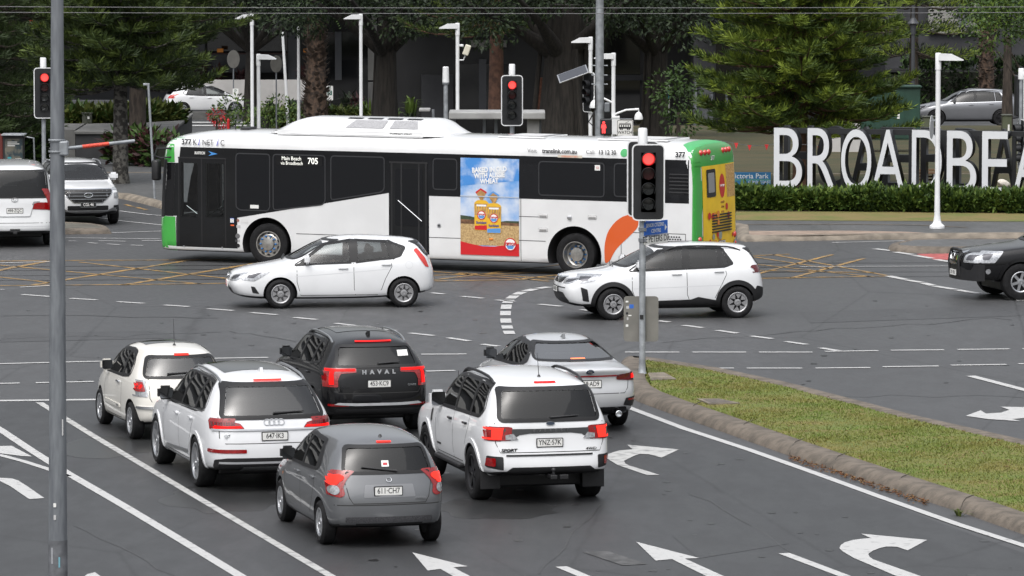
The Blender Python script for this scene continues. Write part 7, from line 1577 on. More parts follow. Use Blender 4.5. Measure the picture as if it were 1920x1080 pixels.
# shelter, cabinets and other small things
def box_thing(name, label, cat, px0, px1, y0, y1, D, dep, m, parts=None, z0=None):
    X0, X1 = XAT(px0,D), XAT(px1,D); z = TZ(D) if z0 is None else z0; zt, zb = ZAT(y0,D)-z, max(0, ZAT(y1,D)-z)
    o = empty(name, (X0,D,z), 0, label, cat); MB().bbox((0,0,zb),(X1-X0,dep,zt),.02).build('cabinet', m, o); 
    if parts: parts(o, X1-X0, zb, zt)
    return o
grn = mat('cabinet_green', (.012,.045,.030), .6, nscale=2, namp=.2); drab = mat('cabinet_drab', (.075,.085,.05), .6, nscale=3, namp=.15); olive = mat('cabinet_olive', (.055,.06,.045), .6, nscale=3, namp=.15)
def shed_parts(o, w, zb, zt):
    for k in range(4): MB().box((w*k/4+.02,-.012,zb+.05),(w*(k+1)/4-.02,-.001,zt-.08)).build('door', grn, o)
    MB().box((w*.62,-.02,zt*.55),(w*.66,-.012,zt*.62)).build('notice', plate_w, o); MB().bbox((-.05,-.08,zt),(w+.05,.9,zt+.05),.01).build('lid', grn, o)
box_thing('utility_shed', 'dark green steel utility shed behind the letters under the pine', 'shed', 1612, 1725, 164, 262, 172, 1.6, grn, shed_parts)
def cab(o, w, zb, zt): MB().box((w*.55,-.01,zt*.62),(w*.75,-.001,zt*.80)).build('notice', plate_w, o); MB().bbox((-.03,-.03,zt),(w+.03,.5,zt+.03),.008).build('lid', olive, o)
box_thing('utility_box', 'grey green utility box among grasses left of the trunks', 'utility box', 154, 172.5, 213, 243, 175, .45, olive, cab, z0=.1); box_thing('utility_box', 'drab green utility box left of the white street lamp', 'utility box', 1731, 1752, 220, 258, 168, .4, drab, cab); box_thing('utility_box', 'drab green utility box under the parked silver SUV', 'utility box', 1880, 1897, 217, 258, 168, .4, drab, cab)
D = 160; o = empty('bus_shelter', (XAT(785,D),D,TZ(D)), 0, 'grey flat roofed tram shelter behind the bus roof', 'shelter'); z0_ = TZ(D); xs = lambda px: XAT(px,D)-o.location.x
MB().bbox((xs(842),-.6,ZAT(222,D)-z0_),(xs(1022),1.2,ZAT(209,D)-z0_),.03, ).build('roof', mat('shelter_grey', (.27,.27,.265), .6, nscale=2, namp=.15), o); MB().bbox((xs(785),.6,ZAT(211,D)-z0_),(xs(806),1.4,ZAT(206,D)-z0_),.02).build('roof', mat('shelter_grey', (.27,.27,.265)), o)
for px in (852,908,930,962,1012): MB().box((xs(px)-.05,.1,0),(xs(px)+.05,.2,ZAT(220,D)-z0_)).build('post', galv_d, o)
MB().box((xs(850),.9,0),(xs(1010),.95,ZAT(224,D)-z0_)).build('glass_wall', mat('shelter_dark_glass', (.012,.013,.016), .1), o); MB().bbox((xs(988),-.3,ZAT(262,D)-z0_),(xs(1011),.2,ZAT(218,D)-z0_),.03).build('cabinet', mat('shelter_grey', (.27,.27,.265)), o)
MB().box((xs(785)+.4,1.0,0),(xs(785)+.48,1.08,ZAT(208,D)-z0_)).build('post', galv_d, o)
D = 148; o = empty('advertising_shelter', (XAT(-20,D),D,.13), 0, 'bus stop advertising panel with dark poster at the left edge', 'billboard'); xs = lambda px: XAT(px,D)-o.location.x; zz = lambda y: ZAT(y,D)-.13
MB().bbox((xs(-20),0,0),(xs(6),.3,zz(252)),.02).build('side_panel', mat('panel_maroon', (.12,.02,.015), .5), o); MB().bbox((xs(6),-.05,zz(345)),(xs(46),.15,zz(255)),.03).build('frame', mat('frame_black', (.02,.021,.022), .4), o)
pb = MB().box((xs(10),-.058,zz(302)),(xs(43),-.052,zz(260))).build('poster', mat('poster_teal', (.03,.05,.06), .3, nscale=6, col2=(.16,.15,.12), nlo=.42, nhi=.6), o)
for k, (a, b) in enumerate(((15,33),(15,37),(15,29))): MB().box((xs(a),-.063,zz(267+3.4*k)),(xs(b),-.059,zz(265.3+3.4*k))).build('poster_line', plate_w, pb)
MB().box((xs(15),-.063,zz(301)),(xs(22),-.059,zz(294))).build('poster_mark', mat('mark_teal', (.04,.30,.35), .5), pb); MB().box((xs(29),-.063,zz(301)),(xs(41),-.059,zz(297))).build('poster_mark', plate_w, pb)
MB().bbox((xs(4),-.25,zz(254)),(xs(48),.5,zz(251)),.01).build('roof', galv, o); MB().tube([(xs(48),.3,zz(258)),(xs(62),.3,zz(260)),(xs(63),.3,zz(300)),(xs(63),.3,0)], .025, 6).build('rail', galv, o)
# bench, bird and pennants near the letters
D = 142; wd = mat('bench_timber', (.12,.065,.03), .7, nscale=8, namp=.3, stretch=(1,8,8)); o = empty('park_bench', (XAT(1725,D),D,.13), 0, 'brown slatted timber bench seen through the letter D', 'bench'); zz = lambda y: ZAT(y,D)-.13; w = XAT(1756,D)-XAT(1725,D)
for k in range(4): MB().box((0,.3,zz(322+6*k)),(w,.35,zz(318.5+6*k))).build('slat', wd, o)
for k in range(3): MB().box((0,-.1+.13*k,.42),(w,.0+.13*k,.46)).build('slat', wd, o)
for x in (.05,w-.1): MB().box((x,-.1,0),(x+.05,.35,.42)).build('leg', galv_d, o)
D = 139; o = empty('bird', (XAT(1881,D),D,.13), radians(175), 'white ibis with a dark bent head on the lawn by the letter E', 'bird'); zz = ZAT(345,D)-.13; bm = bmesh.new(); bmesh.ops.create_uvsphere(bm, u_segments=14, v_segments=10, radius=1)
for v in bm.verts: v.co = Vector((v.co.x*.17-(.03 if v.co.z > 0 else 0), v.co.y*.085*(1-.3*max(0,-v.co.x)), v.co.z*.10+.34+.06*v.co.x))
MB().bm(bm).build('body', mat('feather_white', (.62,.58,.52), .8, nscale=20, namp=.15), o, smooth=60); MB().tube([(.13,0,.38),(.20,0,.40),(.24,0,.34),(.26,0,.28),(.33,0,.24),(.36,0,.17)], [.035,.028,.024,.03,.012,.005], 8).build('neck_and_bill', mat('ibis_dark', (.02,.018,.016), .7), o, smooth=60)
for y in (.03,-.03): MB().tube([(-.02,y,.28),(.01,y,.15),(-.01,y,0)], [.014,.010,.008], 6).build('leg', mat('ibis_leg', (.10,.04,.03), .7), o)
for px, y, D, lab in ((1405,276,141,'small red pennant hanging right of the bus tail'),(1380,272,141,'small red pennant close to the bus tail'),(1437,275,141,'small red pennant near the first big letter'),(1536,279,138.5,'small red pennant seen inside the letter R')):
    tag(MB().prism([(-.055,.06),(.055,.06),(.0,-.10)], T(XAT(px,D),D,ZAT(y,D)) @ RX(pi/2), .006).build('pennant', mat('pennant_red', (.62,.03,.035), .6)), lab, 'pennant', 'red pennants on a string')
ps = [Vector((XAT(px,141.03),141.03,ZAT(y,141.03))) for px, y in ((1340,262),(1380,269),(1405,273),(1437,272),(1480,268),(1540,274))]; tag(MB().tube(ps, .008, 4).build('pennant_string', galv_d), 'thin string carrying the red pennants', 'string')
# ---------------------------------------------------------------- buildings and planting behind the crossing
def leafmat(name, c, c2, sc=.6):
    m = mat(name, c, .6, spec=.3, nscale=sc, col2=c2, nlo=.35, nhi=.65)
    return m
bark = mat('bark', (.045,.035,.028), .9, nscale=5, namp=.5, bump=.8, bscale=12, stretch=(2,2,.5)); bark_p = mat('bark_mottled', (.10,.095,.085), .9, nscale=9, col2=(.02,.018,.016), nlo=.45, nhi=.58, bump=.6)
def quadleaf(V, F, p, d, up, l, w):
    d = d.normalized(); s = d.cross(up)
    s = s.normalized() if s.length > 1e-3 else d.orthogonal().normalized(); n = len(V)
    V += [p, p+d*l*.5+s*w*.5, p+d*l, p+d*l*.5-s*w*.5]; F.append((n, n+1, n+2, n+3))
def mk(name, V, F, m, parent=None, smooth=False):
    b = MB(); b.v = [tuple(v) for v in V]; b.f = F; b.mi = [0]*len(F); return b.build(name, m, parent)
pine_a = leafmat('pine_needles', (.060,.095,.014), (.026,.048,.010), .5); pine_b = leafmat('pine_needles_light', (.180,.235,.028), (.10,.145,.02), .6)
pine_d = leafmat('pine_needles_dark', (.030,.050,.010), (.014,.026,.007), .5); pine_e = leafmat('pine_needles_mid', (.070,.100,.016), (.035,.055,.010), .6)  # needle tones of the darker pines
def pine(label, x, y, z0, H, R, first, whorls, per, seed, trunk_r=.22, m1=pine_a, m2=pine_b, blades=9, group='norfolk pines', bias=None, droop=.25, bk=bark):
    rg = random.Random(seed); o = empty('pine_tree', (x, y, z0), 0, label, 'tree', group)
    MB().tube([(0,0,-.1),(0,0,.3),(.03,0,H*.5),(0,.02,H)], [trunk_r*1.3,trunk_r,trunk_r*.7,.03], 12).build('trunk', bk, o, smooth=60)
    br = MB(); V1, F1, V2, F2 = [], [], [], []
    for w in range(whorls):
        t = w/max(1, whorls-1); z = lerp(first, H-.4, t); Rw = R*(1-.75*t)*(.85 if w == 0 else 1); off = rg.uniform(0, 6.28)
        for k in range(per):
            a = off+2*pi*k/per+rg.uniform(-.25,.25); L = Rw*rg.uniform(.75,1.1)
            dv = Vector((cos(a), sin(a), 0)); pts = []
            zz = z+rg.uniform(-.2,.2)
            for i in range(7):
                q = i/6; pts.append(dv*L*q+Vector((0,0,zz-droop*L*sin(q*pi*.75)*.6+.10*L*q*q)))
            br.tube(pts, [.05,.045,.04,.033,.026,.018,.008], 5, cap=False)
            side = Vector((-sin(a), cos(a), 0)); nb = max(7, int(L*6.5))
            for i in range(nb):
                q = .10+.90*i/(nb-1); f = q*6; i0 = min(5, int(f)); P = pts[i0].lerp(pts[i0+1], f-i0)
                for sgn in (1, -1):
                    ln = (.80*(1-q)+.40)*rg.uniform(.7,1.2)*min(1,R/2.4); ax = (dv*.75+side*sgn*rg.uniform(.6,1.0)+Vector((0,0,rg.uniform(.05,.5)))).normalized()
                    light = rg.random() < .45
                    VV, FF = (V2, F2) if light else (V1, F1)
                    for j in range(blades):
                        u = j/blades; bp = P+ax*ln*u; ra = rg.uniform(0, 6.28); o1 = ax.orthogonal().normalized(); o2 = ax.cross(o1)
                        bd = (ax*1.1+(o1*cos(ra)+o2*sin(ra))*.9+Vector((0,0,.62))).normalized(); bl = rg.uniform(.18,.34)*(1.15-.4*u)
                        quadleaf(VV, FF, bp, bd, Vector((rg.uniform(-1,1),rg.uniform(-1,1),.3)), bl, .032)
    br.build('branches', bk, o, smooth=60); mk('crown', V1, F1, m1, o); mk('crown', V2, F2, m2, o)
    return o
def broad(label, x, y, z0, trunk, limbs, clusters, per, ls, m, seed, group=None, name='leafy_tree', cat='tree', trunk_m=bark, spread=.55, m2=None):
    """trunk: list of (pt, r) chains; clusters: (x,y,z,r) leaf balls relative to the base"""
    rg = random.Random(seed); o = empty(name, (x, y, z0), 0, label, cat, group); t = MB()
    for ch in trunk: t.tube([c[0] for c in ch], [c[1] for c in ch], 12)
    t.build('trunk', trunk_m, o, smooth=60)
    V, F, V2, F2 = [], [], [], []
    for cx, cy, cz, r in clusters:
        for i in range(int(per*r*r)):
            u = Vector((rg.gauss(0,1), rg.gauss(0,1), rg.gauss(0,1))).normalized(); rad = r*(.45+.55*rg.random()**.5)
            p = Vector((cx,cy,cz))+Vector((u.x*rad, u.y*rad, u.z*rad*.75)); d = (u+Vector((rg.gauss(0,.6),rg.gauss(0,.6),rg.gauss(0,.5)-.2)))
            A, B = (V2, F2) if (m2 and rg.random() < .35) else (V, F)
            quadleaf(A, B, p, d, Vector((rg.gauss(0,1),rg.gauss(0,1),rg.gauss(0,1))), ls*rg.uniform(.7,1.3), ls*.45)
    mk('crown', V, F, m, o)
    if F2: mk('crown', V2, F2, m2, o)
    return o
def hedge(label, pts, w, h, n, ls, m1, m2, seed, name='hedge', z=.13, cat='hedge', top=.25):
    rg = random.Random(seed); o = empty(name, (pts[0][0], pts[0][1], 0), 0, label, cat); b0 = Vector((pts[0][0], pts[0][1], 0)); core = MB()
    tot = [ (Vector(q)-Vector(p)).length for p, q in zip(pts, pts[1:])]; A = [[], []]; B = [[], []]
    for (p, q), L in zip(zip(pts, pts[1:]), tot):
        p = Vector((*p[:2], z)); q = Vector((*q[:2], z)); d = (q-p).normalized(); s = Vector((-d.y, d.x, 0))
        core.add([p-b0-s*w*.35, q-b0-s*w*.35, q-b0+s*w*.35, p-b0+s*w*.35]+[v+Vector((0,0,h*.82)) for v in (p-b0-s*w*.30, q-b0-s*w*.30, q-b0+s*w*.30, p-b0+s*w*.30)], [(3,2,1,0),(4,5,6,7),(0,1,5,4),(1,2,6,5),(2,3,7,6),(3,0,4,7)])
        for i in range(int(n*L/sum(tot))):
            t = rg.uniform(0, L); e = rg.random(); nz = noise.noise(Vector((t*1.3+p.x, p.y, seed)))
            if e < .6: yy = rg.choice((-1, 1, -1))*w*.5*rg.uniform(.75,1.05); zz = rg.uniform(.02, h)
            else: yy = rg.uniform(-.5,.5)*w; zz = h*rg.uniform(.85,1.0)+max(0,nz)*top+rg.random()**3*top*.6
            P = p-b0+d*t+s*yy*(1+.25*nz)+Vector((0,0,zz)); out = s*yy*2/w+Vector((0,0,.5 if e < .6 else 1.0))+Vector((rg.gauss(0,.6),rg.gauss(0,.6),rg.gauss(0,.4)))
            k = 1 if rg.random() < .40 else 0; quadleaf(A[k], B[k], P, out, Vector((rg.gauss(0,1),rg.gauss(0,1),rg.gauss(0,1))), ls*rg.uniform(.6,1.3), ls*.38)
    core.build('stems', mat('hedge_core', (.012,.014,.008), .9), o); mk('foliage', A[0], B[0], m1, o); mk('foliage', A[1], B[1], m2, o)
    return o
def spiky(label, x, y, z, h, r, n, m, seed, w=.05, name='spiky_plant', arch_=.5, group=None):
    rg = random.Random(seed); V, F = [], []
    for i in range(n):
        a = rg.uniform(0,6.28); e = rg.uniform(.15,1); L = h*rg.uniform(.6,1.1); dv = Vector((cos(a),sin(a),0))*r*e; b0 = Vector((cos(a)*.05*rg.random(), sin(a)*.05*rg.random(), 0)); sd = Vector((-sin(a),cos(a),0))*w
        p1 = b0+dv*.45+Vector((0,0,L*.75)); p2 = b0+dv*1.0+Vector((0,0,L*(1-arch_*e))); k = len(V)
        V += [b0-sd*.6, b0+sd*.6, p1+sd, p1-sd, p2]; F += [(k,k+1,k+2,k+3),(k+3,k+2,k+4)]
    o = mk(name, V, F, m); o.location = (x, y, z); return tag(o, label, 'plant', group)
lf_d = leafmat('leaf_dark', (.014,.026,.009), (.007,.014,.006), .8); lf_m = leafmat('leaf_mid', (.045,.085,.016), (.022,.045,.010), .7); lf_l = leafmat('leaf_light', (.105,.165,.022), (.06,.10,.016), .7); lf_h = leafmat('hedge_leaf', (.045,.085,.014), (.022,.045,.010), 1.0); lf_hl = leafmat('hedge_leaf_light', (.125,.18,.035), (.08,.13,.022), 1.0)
lf_e = leafmat('leaf_deep', (.026,.044,.012), (.013,.024,.008), .7); cord = leafmat('cordyline_leaf', (.055,.016,.016), (.022,.010,.012), 2); grs = leafmat('strappy_leaf', (.085,.105,.020), (.05,.065,.014), 2)  # lf_e: second green of the fig crowns, between leaf_dark and leaf_mid
# hedge below the letters
hedge('long dark green clipped hedge below the giant letters', [(XAT(1375,133.4),133.6),(XAT(1650,133.0),133.2),(XAT(2060,132.0),132.2)], 1.0, .36, 12000, .22, lf_h, lf_hl, 3, top=.26)
# pines: (px of trunk, depth)
pine('broad bright pine behind the bus tail and first letters', XAT(1500,143), 143, .1, 10.5, 3.4, 2.0, 19, 8, 11, .22, blades=26, group=None, droop=.30, bk=mat('bark_brown', (.10,.055,.035), .9, nscale=5, namp=.4, bump=.7))
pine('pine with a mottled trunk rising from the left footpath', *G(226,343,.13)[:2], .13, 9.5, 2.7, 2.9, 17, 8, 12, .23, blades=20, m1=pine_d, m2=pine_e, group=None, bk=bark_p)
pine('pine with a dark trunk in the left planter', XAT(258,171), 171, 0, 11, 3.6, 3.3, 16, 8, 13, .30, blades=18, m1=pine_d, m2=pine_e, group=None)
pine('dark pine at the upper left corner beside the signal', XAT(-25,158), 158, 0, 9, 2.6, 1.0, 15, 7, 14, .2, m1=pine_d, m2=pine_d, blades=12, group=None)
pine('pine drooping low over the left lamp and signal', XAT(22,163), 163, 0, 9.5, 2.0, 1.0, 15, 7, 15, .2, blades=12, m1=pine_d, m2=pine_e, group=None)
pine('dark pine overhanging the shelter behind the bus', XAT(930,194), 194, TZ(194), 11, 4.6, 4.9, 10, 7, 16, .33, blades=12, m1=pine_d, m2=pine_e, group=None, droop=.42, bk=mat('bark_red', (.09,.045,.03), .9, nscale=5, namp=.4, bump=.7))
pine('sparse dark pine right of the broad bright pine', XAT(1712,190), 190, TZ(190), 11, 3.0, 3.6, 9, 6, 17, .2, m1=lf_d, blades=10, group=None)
# big dark figs
rr = random.Random(21)
def fig(label, px, D, seed, w, roots, cl, per=240):
    X = XAT(px, D); z = TZ(D); ch = []
    rg = random.Random(seed)
    ch.append([(Vector((0,0,-.1)), w*1.25),(Vector((0,0,.6)), w),(Vector((.05,0,3)), w*.8),(Vector((.1,0,5.2)), w*.7)])
    for k in range(roots):
        a = rg.uniform(0,6.28); q = w*rg.uniform(.7,1.2); ch.append([(Vector((cos(a)*q*1.25, sin(a)*q*1.25, -.1)), .12),(Vector((cos(a)*q, sin(a)*q, 1.5)), .10),(Vector((cos(a)*q*.8, sin(a)*q*.8, 3.6)), .09)])
    for k in range(7):
        a = 2*pi*k/7+rg.uniform(-.3,.3); L = rg.uniform(2.5,4.5); ch.append([(Vector((0,0,3.2)), w*.4),(Vector((cos(a)*L*.5, sin(a)*L*.5, 4.6)), .15),(Vector((cos(a)*L, sin(a)*L, 5.6)), .07)])
    C = [(rg.uniform(-cl,cl), rg.uniform(-2.6,2.6), rg.uniform(4.7,7.2), rg.uniform(.9,1.5)) for _ in range(34)]
    return broad(label, X, D, z, ch, 0, C, per, .20, lf_d, seed, m2=lf_e, trunk_m=mat('fig_bark', (.020,.017,.014), .95, nscale=3, namp=.5, bump=.8, stretch=(4,4,.5)))
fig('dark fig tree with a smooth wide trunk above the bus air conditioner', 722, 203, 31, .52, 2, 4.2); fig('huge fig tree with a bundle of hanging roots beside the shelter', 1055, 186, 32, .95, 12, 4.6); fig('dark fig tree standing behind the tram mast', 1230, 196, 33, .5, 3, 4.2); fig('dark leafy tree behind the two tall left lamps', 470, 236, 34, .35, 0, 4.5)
# palm trunk and cordylines
D = 221; o = empty('palm_tree', (XAT(592,D),D,TZ(D)), 0, 'palm with a thick scaly brown trunk behind the bus', 'palm'); t = MB(); rg = random.Random(4)
t.tube([(0,0,0),(0,0,1.0),(0,0,3),(0,0,5.4)], [.62,.50,.40,.38], 14); t.build('trunk', mat('palm_bark', (.10,.065,.045), .95, nscale=7, col2=(.025,.018,.014), bump=1.0, bscale=14, nlo=.4, nhi=.6), o, smooth=60)
V, F = [], []
for i in range(420):
    a = rg.uniform(0,6.28); z = rg.uniform(.2,5.3); r_ = itp([(0,.62),(1,.5),(3,.4),(5.4,.38)], z); quadleaf(V, F, Vector((cos(a)*r_, sin(a)*r_, z)), Vector((cos(a)*.8, sin(a)*.8, .7)), Vector((0,0,1)), .30, .22)
mk('leaf_stubs', V, F, mat('palm_stub', (.13,.095,.07), .95, nscale=6, col2=(.05,.035,.028)), o)
V, F = [], []
for i in range(26):
    a = 2*pi*i/26; dv = Vector((cos(a),sin(a),0)); L = rg.uniform(1.8,2.6); el = rg.uniform(.1,1.0)
    for j in range(26):
        q = j/25; P = Vector((0,0,5.4))+dv*L*q*cos(el*.6)+Vector((0,0,L*(el*q-.75*q*q)))
        for s_ in (1, -1): quadleaf(V, F, P, dv*.5+Vector((-dv.y,dv.x,0))*s_*.9+Vector((0,0,-.3)), Vector((0,0,1)), .5*(1-.5*q), .05)
mk('fronds', V, F, lf_m, o)
k = 0
for px, y, D, h, r, m, lab in ((345,150,259,1.0,.8,cord,'dark red cordyline near the parked hatchback'),(378,140,259,1.1,.9,cord,'dark red cordyline in front of the left shop'),(410,138,259,.9,.8,cord,'dark red cordyline by the shop terrace'),(452,150,259,1.0,.8,cord,'dark red cordyline left of the tall lamp'),(505,160,235,1.0,.8,lf_d,'dark spiky plant right of the tall lamp'),(545,175,232,1.1,.7,lf_d,'dark spiky plant beside the leaning white pole'),(568,150,258,1.1,.9,cord,'dark red cordyline left of the palm trunk'),(655,165,228,1.6,1.2,lf_d,'large dark spiky plant right of the parking sign'),(672,190,226,1.4,1.2,cord,'large dark red cordyline above the bus roof unit'),(690,150,224,1.2,1.1,lf_d,'dark spiky plant against the grey wall'),(770,180,210,1.6,.7,lf_l,'bright green strappy plant beside the fig trunk'),(693,118,222,1.2,.9,lf_l,'bright yellow green palm clump on the grey wall'),(768,205,200,1.0,.6,lf_d,'dark spiky plant behind the roof unit'),(272,262,166,1.2,.6,cord,'dark red plant in the left planter by the leaning post'),(300,258,168,.9,.6,cord,'dark red plant behind the bus mirror')):
    z = ZAT(y+16, D) if D > 244 else TZ(D); spiky(lab, XAT(px,D), D, z-.1, h+.3, r, 46, m, 50+k, .05, arch_=.32); k += 1
hedge('strip of strappy green groundcover along the far kerb', [(XAT(486,222),222),(XAT(600,224),224),(XAT(725,222),222)], 1.6, .55, 2600, .34, grs, lf_m, 41, z=TZ(222), name='groundcover', top=.3); hedge('row of strappy grasses left of the pine trunks', [(XAT(120,176),176),(XAT(215,176),176),(XAT(318,178),178)], 1.3, .42, 2600, .40, grs, lf_m, 42, z=.05, name='groundcover', top=.35); hedge('low planting behind the leaning post left of the bus', [(XAT(228,163),163),(XAT(318,160),160)], 1.2, .75, 1100, .32, lf_m, cord, 43, z=TZ(160), name='groundcover', top=.4)
hedge('low dark planting at the far left planter', [(XAT(-30,160),160),(XAT(75,162),162)], 1.2, 1.1, 1500, .3, lf_m, lf_d, 44, z=TZ(160), name='groundcover', top=.4)
D = 208; X = XAT(406,D); broad('bush with bright red flowers beside the parked hatchback', X, D, TZ(D)+.2, [[(Vector((0,0,0)),.05),(Vector((0,0,.5)),.03)]], 0, [(0,0,.55,.38),(.2,.1,.3,.35)], 900, .13, mat('flower_red', (.42,.012,.015), .6), 61, name='flowering_bush', cat='bush'); X = XAT(520,214); broad('round green bush under the round sign back', X, 214, TZ(214), [[(Vector((0,0,0)),.06),(Vector((0,0,.7)),.03)]], 0, [(0,0,.9,.8),(-.4,0,.6,.6),(.5,0,.6,.6)], 420, .16, lf_m, 62, name='bush', cat='bush', m2=lf_l)
X = XAT(430,206); broad('green bush at the nose of the parked hatchback', X, 206, TZ(206), [[(Vector((0,0,0)),.06),(Vector((0,0,.7)),.03)]], 0, [(.2,0,1.2,.6),(-.4,0,.9,.5),(.6,0,.7,.6)], 420, .18, lf_m, 63, name='bush', cat='bush', m2=lf_l); tag(MB().bbox((XAT(425,203),203,TZ(203)),(XAT(430,203),203.3,ZAT(223,203)),.05).build('hydrant', mat('hydrant_red', (.5,.02,.02), .5)), 'small red hydrant behind the bus roof', 'hydrant')
X = XAT(1272,172); broad('rounded green tree between the dark posts behind the bus', X, 172, TZ(172), [[(Vector((0,0,0)),.10),(Vector((0,0,1.5)),.06)]], 0, [(0,0,1.9,.9),(.3,.2,2.6,.8),(-.4,0,2.4,.7),(.1,0,1.2,.7)], 330, .17, lf_m, 64, m2=lf_h)
D = 186; X = XAT(1814,D); C = [(rr.uniform(-2.2,2.2), rr.uniform(-1.5,1.5), rr.uniform(3.9,5.4), rr.uniform(.55,.85)) for _ in range(24)]; broad('small leafy tree with a thin trunk in front of the silver SUV', X, 160, TZ(160), [[(Vector((0,0,-.1)),.12),(Vector((0,0,1.8)),.085),(Vector((-.1,0,3.2)),.05)]]+[[(Vector((0,0,1.7)),.05),(Vector((1.6*cos(a),1.2*sin(a),3.6)),.02)] for a in (.3,1.5,2.6,4.0,5.2)], 0, C, 330, .15, lf_m, 65, m2=lf_l)
X = XAT(1912,200); C = [(rr.uniform(-2.5,2.5), rr.uniform(-1,1), rr.uniform(4.6,6.6), rr.uniform(.8,1.1)) for _ in range(22)]; broad('dark leafy tree at the upper right corner', X, 205, TZ(205), [[(Vector((0,0,0)),.25),(Vector((0,0,4)),.15)]], 0, C, 260, .18, lf_d, 66, m2=lf_m)
D = 252; X = XAT(1850,D); o = empty('palm_tree', (X,D,TZ(D)), 0, 'palm with a ringed rough trunk above the silver SUV', 'palm'); MB().tube([(0,0,0),(0,0,3),(0,0,6)], [.42,.36,.34], 14).build('trunk', mat('palm_bark', (.10,.065,.045)), o, smooth=60); V, F = [], []
for i in range(260):
    a = rg.uniform(0,6.28); z = rg.uniform(.2,6); quadleaf(V, F, Vector((cos(a)*.37, sin(a)*.37, z)), Vector((cos(a)*.8, sin(a)*.8, .5)), Vector((0,0,1)), .22, .22)
mk('leaf_stubs', V, F, mat('palm_stub', (.13,.095,.07)), o)
tag(hedge('shrubs with pale flowers behind the silver SUV', [(XAT(1690,256),256),(XAT(1940,256),256)], 2, 2.4, 3000, .34, lf_d, lf_m, 45, z=TZ(256), name='shrubbery', top=.6), None, 'shrubs')
# planter walls
cw = mat('planter_concrete', (.13,.13,.125), .85, nscale=1.5, namp=.2, bump=.3); dk = mat('planter_dark', (.030,.031,.033), .8, nscale=2, namp=.2); gw = mat('wall_grey', (.085,.088,.095), .8, nscale=1.2, namp=.15); ww = mat('wall_white', (.42,.41,.40), .8, nscale=1, namp=.12)
def wall(label, px0, px1, y0, y1, D, dep, m, capm=None, name='low_wall', cat='wall', ground=False):
    X0, X1 = XAT(px0,D), XAT(px1,D); zt = ZAT(y0,D); zb = min(TZ(D)-.05, ZAT(y1,D)) if ground else ZAT(y1,D)
    o = empty(name, (X0,D,0), 0, label, cat); MB().box((0,0,zb),(X1-X0,dep,zt-(.10 if capm else 0))).build('wall_face', m, o)
    if capm: MB().bbox((-.04,-.08,zt-.10),(X1-X0+.04,dep+.04,zt),.02).build('capping', capm, o)
    return o
wall('dark low planter wall behind the left pine trunk', 142, 318, 246, 300, 170, 12, dk, cw, ground=True); wall('pale concrete planter wall behind the vans', -40, 141, 243, 300, 171, 12, cw, None, ground=True)
wall('long grey low wall left of the parked hatchback', 128, 312, 188, 214, 236, .3, gw, None, ground=True); wall('white low wall at the foot of the left shop', 340, 512, 150, 188, 256, .3, ww, None, ground=True); wall('white low wall beside the palm trunk', 512, 596, 150, 190, 254, .3, ww, None, ground=True); wall('small grey wall right of the leaning white pole', 540, 612, 188, 215, 238, .3, gw, ground=True)
wall('stained grey planter wall left of the fig trunk', 690, 735, 155, 228, 222, .4, mat('wall_stained', (.10,.10,.098), .9, nscale=1.4, col2=(.045,.045,.045), stretch=(3,3,.6)), None, ground=True)
wall('pale low wall behind the letters at the pine foot', 1560, 1618, 226, 262, 172, .3, ww, None, ground=True)
for k, (y, z) in enumerate(((230.5,0),(236.5,0))):
    p0, p1 = GT(312,y), GT(720,y+1); mbk = MB(); mbk.add([p0+Vector((0,0,.01)), p1+Vector((0,0,.01)), p1+Vector((0,1.2,.0)), p0+Vector((0,1.2,.0))], [(0,1,2,3)]); mbk.build('far_lane_line', line_m)['kind'] = 'structure'
a0, a1 = GT(340,224), GT(480,228); kb = MB(); kb.box((a0.x,a0.y,TZ(a0.y)-.1),(a1.x,a0.y+.3,TZ(a0.y)+.35)); kb.build('far_kerb', cw)['kind'] = 'structure'
# buildings
DB = 262; fz = TZ(DB)
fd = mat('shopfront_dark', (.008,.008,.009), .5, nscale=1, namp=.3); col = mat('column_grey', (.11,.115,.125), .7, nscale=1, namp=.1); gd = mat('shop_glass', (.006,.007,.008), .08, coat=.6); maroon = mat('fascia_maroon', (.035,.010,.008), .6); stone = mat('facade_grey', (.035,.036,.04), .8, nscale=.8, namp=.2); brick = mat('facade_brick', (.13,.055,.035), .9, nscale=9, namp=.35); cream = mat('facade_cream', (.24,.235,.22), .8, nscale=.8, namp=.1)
def fx(px, D=DB): return XAT(px, D)
def bld(label, px0, px1, D, H, dep, m, aw=7.0, ah=6.0): 
    o = empty('shop_building', (fx(px0,D), D, TZ(D)), 0, label, 'building'); MB().box((0,.0,-.5),(fx(px1,D)-fx(px0,D),dep,H)).build('wall', m, o); MB().bbox((.02,-aw,ah),(fx(px1,D)-fx(px0,D)-.02,-.002,ah+.3),.02).build('shade_awning', fd, o); return o  # unseen awning above the view, added to keep sky light off the shopfront
def bpart(o, name, px0, px1, y0, y1, m, D=DB, out=.15, dep=None):
    x0, x1 = fx(px0,D)-o.location.x, fx(px1,D)-o.location.x; z = o.location.z
    return MB().box((x0,-out,ZAT(y1,D)-z),(x1,dep if dep is not None else -.002,ZAT(y0,D)-z)).build(name, m, o)
b = bld('dark two level shop with maroon fascia at the upper left', -260, 355, DB, 11, 14, fd)
